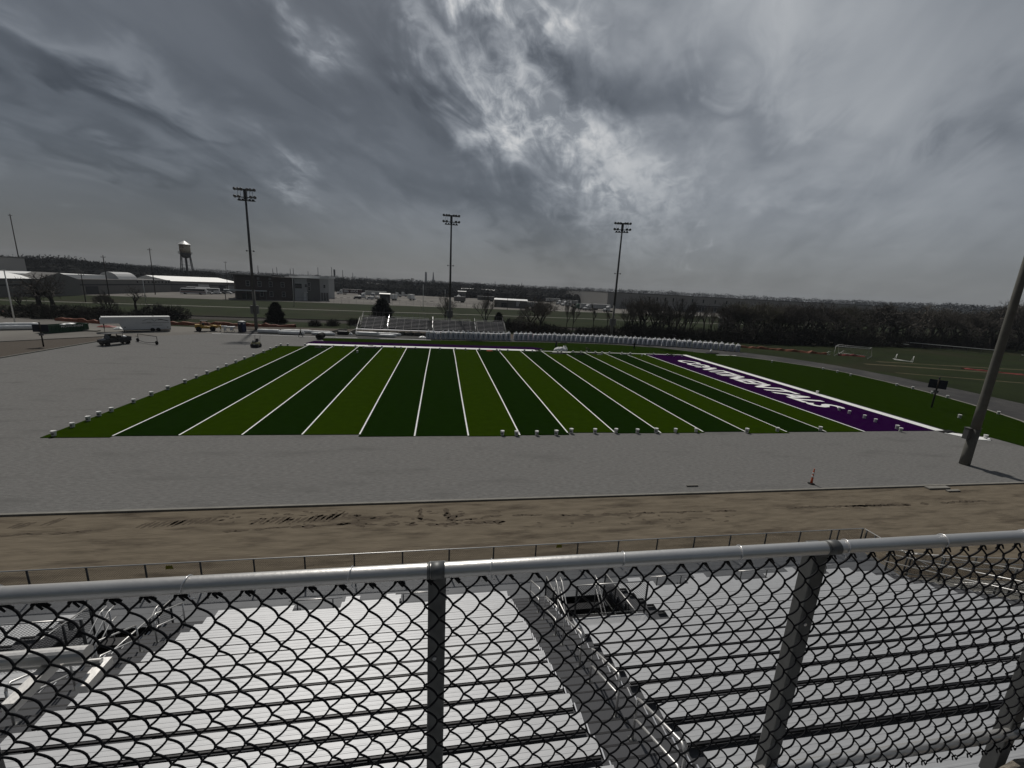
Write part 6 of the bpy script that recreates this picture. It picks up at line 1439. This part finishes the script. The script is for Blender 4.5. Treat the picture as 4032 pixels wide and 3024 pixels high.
for i, (px, py) in enumerate(((1488, 1176), (1631, 1181))):
    p = at(px, py); b = MB().use('white'); b.lathe([(0.1, 0), (1.2, 0.05), (0.9, 1.1), (0.2, 2.0)], (0, 0, 0), 8); tag(b.build('covered_pile', None, None, True, p), 'small bright white covered pile in the yard, '+('left one by the dark shed' if i == 0 else 'right one by the white trailer'), 'covered pile')
for i, (px, py, rz, st) in enumerate(((712, 1157, 4, 'red'), (735, 1150, 4, 'metalg'), (660+110, 1155, 8, 'metalg'))):
    bus('white coach bus in front of the white roofed shed, %s from the left' % ordn(i), at(px, py), R(rz+10), st)
for i, (px, py, m) in enumerate(((778, 1157, 'whitem'), (803, 1158, 'silver'), (822, 1157, 'whitem'), (838, 1157, 'silver'), (855, 1157, 'utv'), (880, 1157, 'whitem'), (905, 1156, 'utv'), (922, 1154, 'whitem'))):
    car(m, 'parked vehicle right of the coach buses, %s from the left' % ordn(i), at(px, py), R(12), i in (0, 2, 7))

# ------------------------------------------------------------------ trees
def tube3(b, a, c, r0, r1, s=3):
    d = c-a
    if d.length < 1e-4: return
    d.normalize(); x = d.orthogonal().normalized(); y = d.cross(x); i0 = len(b.v)
    for p, r in ((a, r0), (c, r1)):
        for k in range(s): an = 2*math.pi*k/s; b.v.append(tuple(p+x*(r*math.cos(an))+y*(r*math.sin(an))))
    for k in range(s): b.f.append((i0+k, i0+(k+1) % s, i0+s+(k+1) % s, i0+s+k)); b.mi.append(b.cur)
def bare_tree(seed, H=10.0, spread=1.0, stems=1, upright=0.5, trunkh=0.25, tw='twig', dens=1.0, tr=0.22, name='bare_tree'):
    rr = random.Random(seed); T = MB().use('bark'); C = MB().use(tw)
    def grow(p, d, L_, r, lev):
        n = 3 if lev < 2 else 2; q = p; dd = d.copy()
        for i in range(n):
            dd = (dd+Vector((rr.gauss(0, .13), rr.gauss(0, .13), rr.gauss(0, .10)+0.05*upright))).normalized(); e = q+dd*(L_/n)
            r1 = r*(1-0.28*(i+1)/n); tube3(T if lev < 2 else C, q, e, r*(1-0.28*i/n), r1, 6 if lev == 0 else (4 if lev < 2 else 3)); q = e
        if lev >= 5: return
        nb_ = {0: 4, 1: 4, 2: 4, 3: 4, 4: 3}[lev]; nb_ = max(2, int(round(nb_*dens+rr.uniform(-0.4, 0.4))))
        for k in range(nb_):
            az = 2*math.pi*(k+rr.random()*0.8)/nb_; tilt = rr.uniform(0.35, 0.95)*(1.15-0.55*upright)
            x = dd.orthogonal().normalized(); y = dd.cross(x); nd = (dd*math.cos(tilt)+(x*math.cos(az)+y*math.sin(az))*math.sin(tilt)*spread)
            nd.z += 0.22*upright; nd.normalize()
            st = p.lerp(q, rr.uniform(0.55, 1.0) if lev else rr.uniform(0.75, 1.0)) if k else q
            grow(st, nd, L_*rr.uniform(0.58, 0.80), max(r*0.56, 0.013), lev+1)
    for s in range(stems):
        a = 2*math.pi*s/stems+rr.random(); off = Vector((math.cos(a), math.sin(a), 0))*(0.25 if stems > 1 else 0); d = Vector((off.x*1.0, off.y*1.0, 1)).normalized()
        grow(off, d, H*trunkh*rr.uniform(0.9, 1.1), tr if stems == 1 else tr*0.7, 0)
    t = thing(name, '', 'tree', (0, 0, 0), 0, 'bare trees'); zs = max(v[2] for v in C.v); k = H/zs
    for B_ in (T, C): B_.v = [(v[0]*k, v[1]*k, v[2]*k) for v in B_.v]
    T.build('trunk', None, t); C.build('crown', None, t); return t, H
TT = {'spread': bare_tree(11, 10, 1.25, 1, 0.25, 0.22, 'twig', 0.86, 0.30), 'wide': bare_tree(23, 10, 1.5, 1, 0.15, 0.24, 'twig', 0.86, 0.36), 'upright': bare_tree(31, 10, 0.8, 1, 0.9, 0.26, 'twig', 0.9, 0.17), 'multi': bare_tree(47, 10, 0.9, 4, 0.75, 0.20, 'twig', 0.85, 0.17), 'dense': bare_tree(59, 10, 1.1, 2, 0.55, 0.18, 'twig', 1.08, 0.24), 'bud': bare_tree(61, 10, 1.15, 2, 0.5, 0.18, 'budg', 1.08, 0.22)}
firstT = {}
def put_tree(kind, px, py, ytop, label, sx=1.0, base=None, Hh=None):
    p = base or at(px, py); H = Hh or hgt(p, px, ytop); o, h0 = TT[kind]; s = H/h0
    if kind not in firstT: firstT[kind] = 1; o.location = (p.x, p.y, 0); o.rotation_euler = (0, 0, rnd.uniform(0, 6.28)); o['label'] = label
    else: o = dup(o, (p.x, p.y, 0), rnd.uniform(0, 6.28), label)
    o.scale = (s*sx, s*sx, s); return o
put_tree('wide', 165, 1236, 1068, 'large spreading bare tree, leftmost of the pair before the warehouse', 1.0)
put_tree('spread', 212, 1234, 1072, 'large spreading bare tree, right one of the pair before the warehouse', 1.05)
put_tree('spread', 537, 1225, 1122, 'small solitary bare tree on the lawn before the warehouse windows', 0.9)
put_tree('dense', 416, 1240, 1150, 'bare tree behind the nose of the white trailer', 0.8)
put_tree('upright', 440, 1238, 1140, 'thin bare tree right behind the nose of the white trailer', 0.8)
put_tree('spread', 85, 1230, 1130, 'bare tree at the far left behind the pale light pole', 0.9)
put_tree('multi', 635, 1248, 1195, 'small bare bush tree behind the white trailer', 1.2)
put_tree('multi', 1757, 1272, 1152, 'multi stemmed bare tree behind the far bleacher, left one', 0.8)
put_tree('multi', 1912, 1270, 1155, 'multi stemmed bare tree behind the far bleacher, right one', 0.95)
put_tree('dense', 2112, 1322, 1163, 'big twiggy bare tree behind the start of the long bag row', 1.0)
put_tree('upright', 2226, 1308, 1163, 'slim bare tree left of the right floodlight pole, first of three', 0.55)
put_tree('upright', 2251, 1310, 1172, 'slim bare tree left of the right floodlight pole, second of three', 0.6)
put_tree('upright', 2335, 1300, 1190, 'slim bare tree left of the right floodlight pole, third of three', 0.6)
put_tree('upright', 2390, 1300, 1205, 'small thin bare tree just left of the right floodlight pole', 0.6)
put_tree('spread', 2765, 1318, 1190, 'small bare tree in front of the dock doors of the big warehouse', 0.6)
i = 0
front = [(2470, 1172, 'multi'), (2492, 1165, 'upright'), (2515, 1160, 'multi'), (2540, 1163, 'dense'), (2572, 1170, 'upright'), (2600, 1172, 'multi'), (2632, 1172, 'upright'), (2660, 1170, 'multi'), (2690, 1172, 'upright'), (2712, 1185, 'multi'), (2800, 1205, 'upright'),
         (2850, 1188, 'dense'), (2885, 1182, 'dense'), (2920, 1178, 'bud'), (2955, 1180, 'bud'), (2990, 1183, 'dense'), (3020, 1180, 'bud'), (3050, 1186, 'dense'), (3085, 1196, 'dense'), (3120, 1190, 'wide'), (3160, 1186, 'dense'), (3200, 1184, 'spread'), (3245, 1188, 'dense'), (3290, 1192, 'bud'), (3330, 1200, 'dense'), (3375, 1198, 'spread'), (3425, 1192, 'wide'), (3470, 1190, 'dense'), (3515, 1186, 'wide'), (3565, 1188, 'wide'), (3610, 1195, 'spread'), (3655, 1200, 'wide'), (3705, 1215, 'dense'), (3760, 1222, 'spread'), (3810, 1215, 'dense'), (3855, 1205, 'wide'), (3900, 1192, 'spread'), (3950, 1178, 'dense'), (4000, 1185, 'wide'), (4060, 1190, 'dense')]
for j, (px, yt, kd) in enumerate(front):
    yb_ = 1316+(px-2460)*0.036+rnd.uniform(-6, 6); p = at(px, yb_)
    put_tree(kd, px, yb_, yt, 'bare tree in the front row of the right hand woods, %s from the left' % ordn(j), rnd.uniform(0.75, 1.0) if kd in ('upright', 'multi') else rnd.uniform(0.85, 1.15))
for j in range(17):
    px = 3130+j*58+rnd.uniform(-12, 12); p = azi(px, 1200, rnd.uniform(215, 300)); Hh = hgt(p, px, 1186+(px-2860)*0.014+rnd.uniform(-4, 10))
    put_tree(('dense', 'bud', 'dense', 'spread')[j % 4], px, 0, 0, 'bare tree deeper in the right hand woods, %s from the left' % ordn(j), rnd.uniform(0.8, 1.1), p, max(Hh*0.9, 8))
# cedars and shrubs from many small sprays
def spray_plant(seed, H, Rb, m, shape, n, size, name, cat, trunk=True):
    rr = random.Random(seed); b = MB().use(m); t = thing(name, '', cat, (0, 0, 0), 0, None)
    for i in range(n):
        z = rr.random()**(1.2 if shape == 'cone' else 0.9); a = rr.uniform(0, 6.283)
        if shape == 'cone': R_ = Rb*(1-z)**0.55*(0.75+0.25*math.sin(a*3+seed)+0.18*math.sin(z*17+a*2)); zz = 0.04*H+z*H*0.96
        else: R_ = Rb*math.sqrt(max(0.02, 1-(z*0.98)**2))*(0.8+0.25*math.sin(a*4+seed)+0.2*math.sin(a*7+z*5)); zz = z*H*(0.85+0.3*math.sin(a*3+seed*2))
        q = R_*(0.45+0.55*math.sqrt(rr.random())); c = Vector((q*math.cos(a), q*math.sin(a), max(0.05, zz)))
        d = Vector((math.cos(a), math.sin(a), rr.uniform(0.2, 1.3) if shape == 'cone' else rr.uniform(-0.2, 1.6))).normalized()
        d = (d+Vector((rr.gauss(0, .35), rr.gauss(0, .35), rr.gauss(0, .35)))).normalized(); x = d.orthogonal().normalized(); an = rr.uniform(0, 6.28); x = x*math.cos(an)+d.cross(x)*math.sin(an)
        s = size*rr.uniform(0.5, 1.3); b.face([c-x*s*0.28, c+d*s*0.45-x*s*0.16, c+d*s, c+d*s*0.4+x*s*0.26]) if rr.random() < 0.8 else b.face([c-x*s*0.2, c+d*s*1.5, c+x*s*0.2])
    if trunk: k = MB().use('bark'); k.lathe([(Rb*0.08+0.05, 0), (0.03, H*0.85)], (0, 0, 0), 6); k.build('trunk', None, t)
    b.build('foliage', None, t); return t
ced = spray_plant(3, 6.0, 1.9, 'cedar', 'cone', 5200, 0.42, 'cedar_tree', 'tree')
p = at(1090, 1276); s = hgt(p, 1090, 1193)/6.0; ced.location = (p.x, p.y, 0); ced.scale = (s*1.55, s*1.55, s); ced['label'] = 'dark bushy cedar right of the leftmost floodlight pole'; ced['group'] = 'dark cedars'
p = azi(1507, 1270, 126); s = hgt(p, 1507, 1180)/6.0; dup(ced, (p.x, p.y, 0), 1.3, 'dark bushy cedar rising behind the far bleacher', (s*1.7, s*1.7, s))
p = at(1962, 1290); s = hgt(p, 1962, 1232)/6.0; dup(ced, (p.x, p.y, 0), 2.1, 'small dark cedar at the right end of the far bleacher', (s*1.5, s*1.5, s))
shr = [spray_plant(5, 2.2, 2.6, 'shrub', 'dome', 1500, 0.34, 'shrub', 'shrub', False), spray_plant(8, 2.2, 2.6, 'shrub', 'dome', 1500, 0.34, 'shrub', 'shrub', False)]
for k_ in shr:
    tw = MB().use('bark'); rr = random.Random(4)
    for i in range(170):
        a = rr.uniform(0, 6.28); q = rr.uniform(0, 2.2); e = Vector((q*math.cos(a), q*math.sin(a), 0)); tube3(tw, e, e+Vector((rr.gauss(0, .5), rr.gauss(0, .5), rr.uniform(1.4, 3.0))), 0.03, 0.012)
    tw.build('stems', None, k_)
sl_ = [(60, 1240, 1205, 1.7), (130, 1246, 1200, 1.6), (205, 1250, 1205, 1.6), (275, 1252, 1206, 1.6), (345, 1256, 1215, 1.4), (412, 1262, 1212, 1.2), (445, 1262, 1220, 1.1), (560, 1260, 1222, 1.1), (620, 1256, 1205, 1.5), (675, 1258, 1212, 1.4), (1395, 1280, 1255, 0.7), (1310, 1283, 1258, 0.6), (1240, 1284, 1262, 0.6),
       (2010, 1300, 1258, 1.4), (2060, 1312, 1270, 1.4), (2110, 1325, 1275, 1.5), (2165, 1318, 1280, 1.2), (2215, 1318, 1290, 1.0), (2290, 1320, 1290, 1.0), (2345, 1322, 1288, 1.1), (2400, 1320, 1285, 1.0), (2470, 1322, 1275, 1.2), (2520, 1325, 1275, 1.3), (2580, 1328, 1282, 1.3), (2640, 1330, 1288, 1.3), (2700, 1333, 1292, 1.4), (2770, 1338, 1296, 1.4), (2840, 1342, 1290, 1.6), (2910, 1346, 1285, 1.7), (2980, 1350, 1288, 1.7), (3050, 1352, 1290, 1.7), (3120, 1354, 1292, 1.7), (3190, 1356, 1292, 1.7), (3260, 1357, 1295, 1.7), (3330, 1358, 1300, 1.6), (3410, 1360, 1306, 1.6), (3490, 1362, 1310, 1.6), (3570, 1364, 1314, 1.5), (3650, 1366, 1316, 1.5), (3730, 1368, 1318, 1.5), (3810, 1370, 1320, 1.5), (3900, 1372, 1320, 1.6), (3990, 1376, 1322, 1.6)]
for j, (px, pb, pt, sx) in enumerate(sl_):
    p = at(px, pb); h = max(0.8, hgt(p, px, pt)); lab = ('dark leafless shrub at the left behind the access road, %s from the left' % ordn(j)) if j < 10 else ('low dark shrub behind the wrapped rolls, %s from the left' % ordn(j-10)) if j < 13 else ('dark shrub along the foot of the right hand trees, %s from the left' % ordn(j-13))
    if j < 2: o = shr[j]; o.location = (p.x, p.y, 0); o['label'] = lab
    else: o = dup(shr[j % 2], (p.x, p.y, 0), rnd.uniform(0, 6.28), lab)
    o.scale = (sx*1.25, sx*1.25, h/2.4); o['group'] = 'dark shrubs'
# blossoming round trees of the yard
pear = spray_plant(13, 7.0, 2.6, 'twigp', 'cone', 2600, 0.5, 'round_tree', 'tree')
f = pear.children[1] if pear.children[1].name.startswith('fol') else pear.children[0]
rr = random.Random(2)
for v in f.data.vertices:
    z = (v.co.z/7.0); w = 2.4*math.sqrt(max(0.03, 1-((z-0.55)/0.5)**2)) if z > 0.06 else 0.3; r_ = math.hypot(v.co.x, v.co.y); tgt = (1.9*(1-min(0.97, z))**0.75+0.1); k_ = w/max(0.25, tgt)*0.62; v.co.x *= k_; v.co.y *= k_
pl_ = [(2088, 1172, 1142), (2105, 1172, 1142), (2122, 1174, 1145), (2288, 1188, 1161), (2313, 1189, 1152), (2349, 1191, 1153), (2385, 1193, 1154), (2410, 1196, 1160), (2270, 1185, 1165)]
for j, (px, pb, pt) in enumerate(pl_):
    p = at(px, pb); s = hgt(p, px, pt)/7.0; lab = 'round pale blossoming tree behind the trailers, %s from the left' % ordn(sorted(q[0] for q in pl_).index(px))
    if j == 0: pear.location = (p.x, p.y, 0); pear['label'] = lab; o = pear
    else: o = dup(pear, (p.x, p.y, 0), j*1.1, lab)
    o.scale = (s*1.15, s*1.15, s); o['group'] = 'round blossoming trees'
# far woods: one mass of twiggy crowns reaching round the horizon
def woods(name, m, d0, d1, prof_, n, size, label):
    rr = random.Random(77); b = MB().use(m)
    for i in range(n):
        px = rr.uniform(-500, 2350 if d0 < 600 else 4600); dist = rr.uniform(d0, d1)
        p = azi(px, 1100, dist)
        for (xa, ya_), (xb, yb_) in zip(prof_[:-1], prof_[1:]):
            if xa <= px <= xb: yt = ya_+(yb_-ya_)*(px-xa)/(xb-xa); break
        H = max(4.0, hgt(p, px, yt))*(1+0.22*mnoise.noise(Vector((px*0.02, dist*0.01, 0)))+0.16*mnoise.noise(Vector((px*0.09, 3, dist*0.02))))
        # a crown: an uneven inner mass carrying small blades
        w = H*rr.uniform(0.30, 0.5); k = rr.randint(60, 80); i0 = len(b.v); n6 = 7
        for zf, rf in ((0, 0.9), (0.25, 0.95), (0.45, 0.8), (0.60, 0.42)):
            for q6 in range(n6):
                a = 2*math.pi*q6/n6+zf*2; r6 = w*rf*rr.uniform(0.75, 1.15); b.v.append((p.x+r6*math.cos(a), p.y+r6*math.sin(a), H*zf*rr.uniform(0.9, 1.1)))
        b.v.append((p.x, p.y, H*0.66))
        for lv in range(3):
            for q6 in range(n6): b.f.append((i0+lv*n6+q6, i0+lv*n6+(q6+1) % n6, i0+(lv+1)*n6+(q6+1) % n6, i0+(lv+1)*n6+q6)); b.mi.append(0)
        for q6 in range(n6): b.f.append((i0+3*n6+q6, i0+3*n6+(q6+1) % n6, i0+4*n6)); b.mi.append(0)
        for j in range(k):
            a = rr.uniform(0, 6.28); z = rr.random(); q = w*math.sqrt(max(0, 1-((z-0.6)/0.62)**2))*math.sqrt(rr.random()) if z > 0.15 else w*0.75
            c = Vector((p.x+q*math.cos(a), p.y+q*math.sin(a), H*z)); d = Vector((rr.gauss(0, .6), rr.gauss(0, .6), rr.uniform(0.1, 1.2))).normalized(); x = d.orthogonal().normalized(); an = rr.uniform(0, 6.28); x = x*math.cos(an)+d.cross(x)*math.sin(an); s = size*H*rr.uniform(0.5, 1.2)
            b.face([c-x*s*0.35, c+d*s*0.5-x*s*0.2, c+d*s, c+d*s*0.4+x*s*0.35])
    o = b.build(name); o['kind'] = 'stuff'; return o
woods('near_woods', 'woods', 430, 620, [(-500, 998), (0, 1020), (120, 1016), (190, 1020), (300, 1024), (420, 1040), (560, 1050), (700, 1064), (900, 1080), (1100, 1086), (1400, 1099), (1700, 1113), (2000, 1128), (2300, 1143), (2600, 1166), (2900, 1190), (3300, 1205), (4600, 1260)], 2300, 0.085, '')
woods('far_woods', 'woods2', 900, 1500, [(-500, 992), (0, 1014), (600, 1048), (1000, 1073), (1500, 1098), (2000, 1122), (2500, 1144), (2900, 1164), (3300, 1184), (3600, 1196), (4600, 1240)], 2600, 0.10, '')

# ------------------------------------------------------------------ air
hb_ = MB(); hb_.span((-2600, -420, -1.0), (2600, 2400, 62)); ho = hb_.build('haze'); ho['kind'] = 'stuff'
hm = bpy.data.materials.new('thin air'); hm.use_nodes = True; nt = hm.node_tree; nt.nodes.remove(nt.nodes['Principled BSDF'])
pv = nt.nodes.new('ShaderNodeVolumePrincipled'); pv.inputs['Color'].default_value = (0.80, 0.86, 0.95, 1); pv.inputs['Density'].default_value = 0.00011; pv.inputs['Anisotropy'].default_value = 0.2
nt.links.new(pv.outputs['Volume'], nt.nodes['Material Output'].inputs['Volume']); ho.data.materials.append(hm); ho.display_type = 'WIRE'
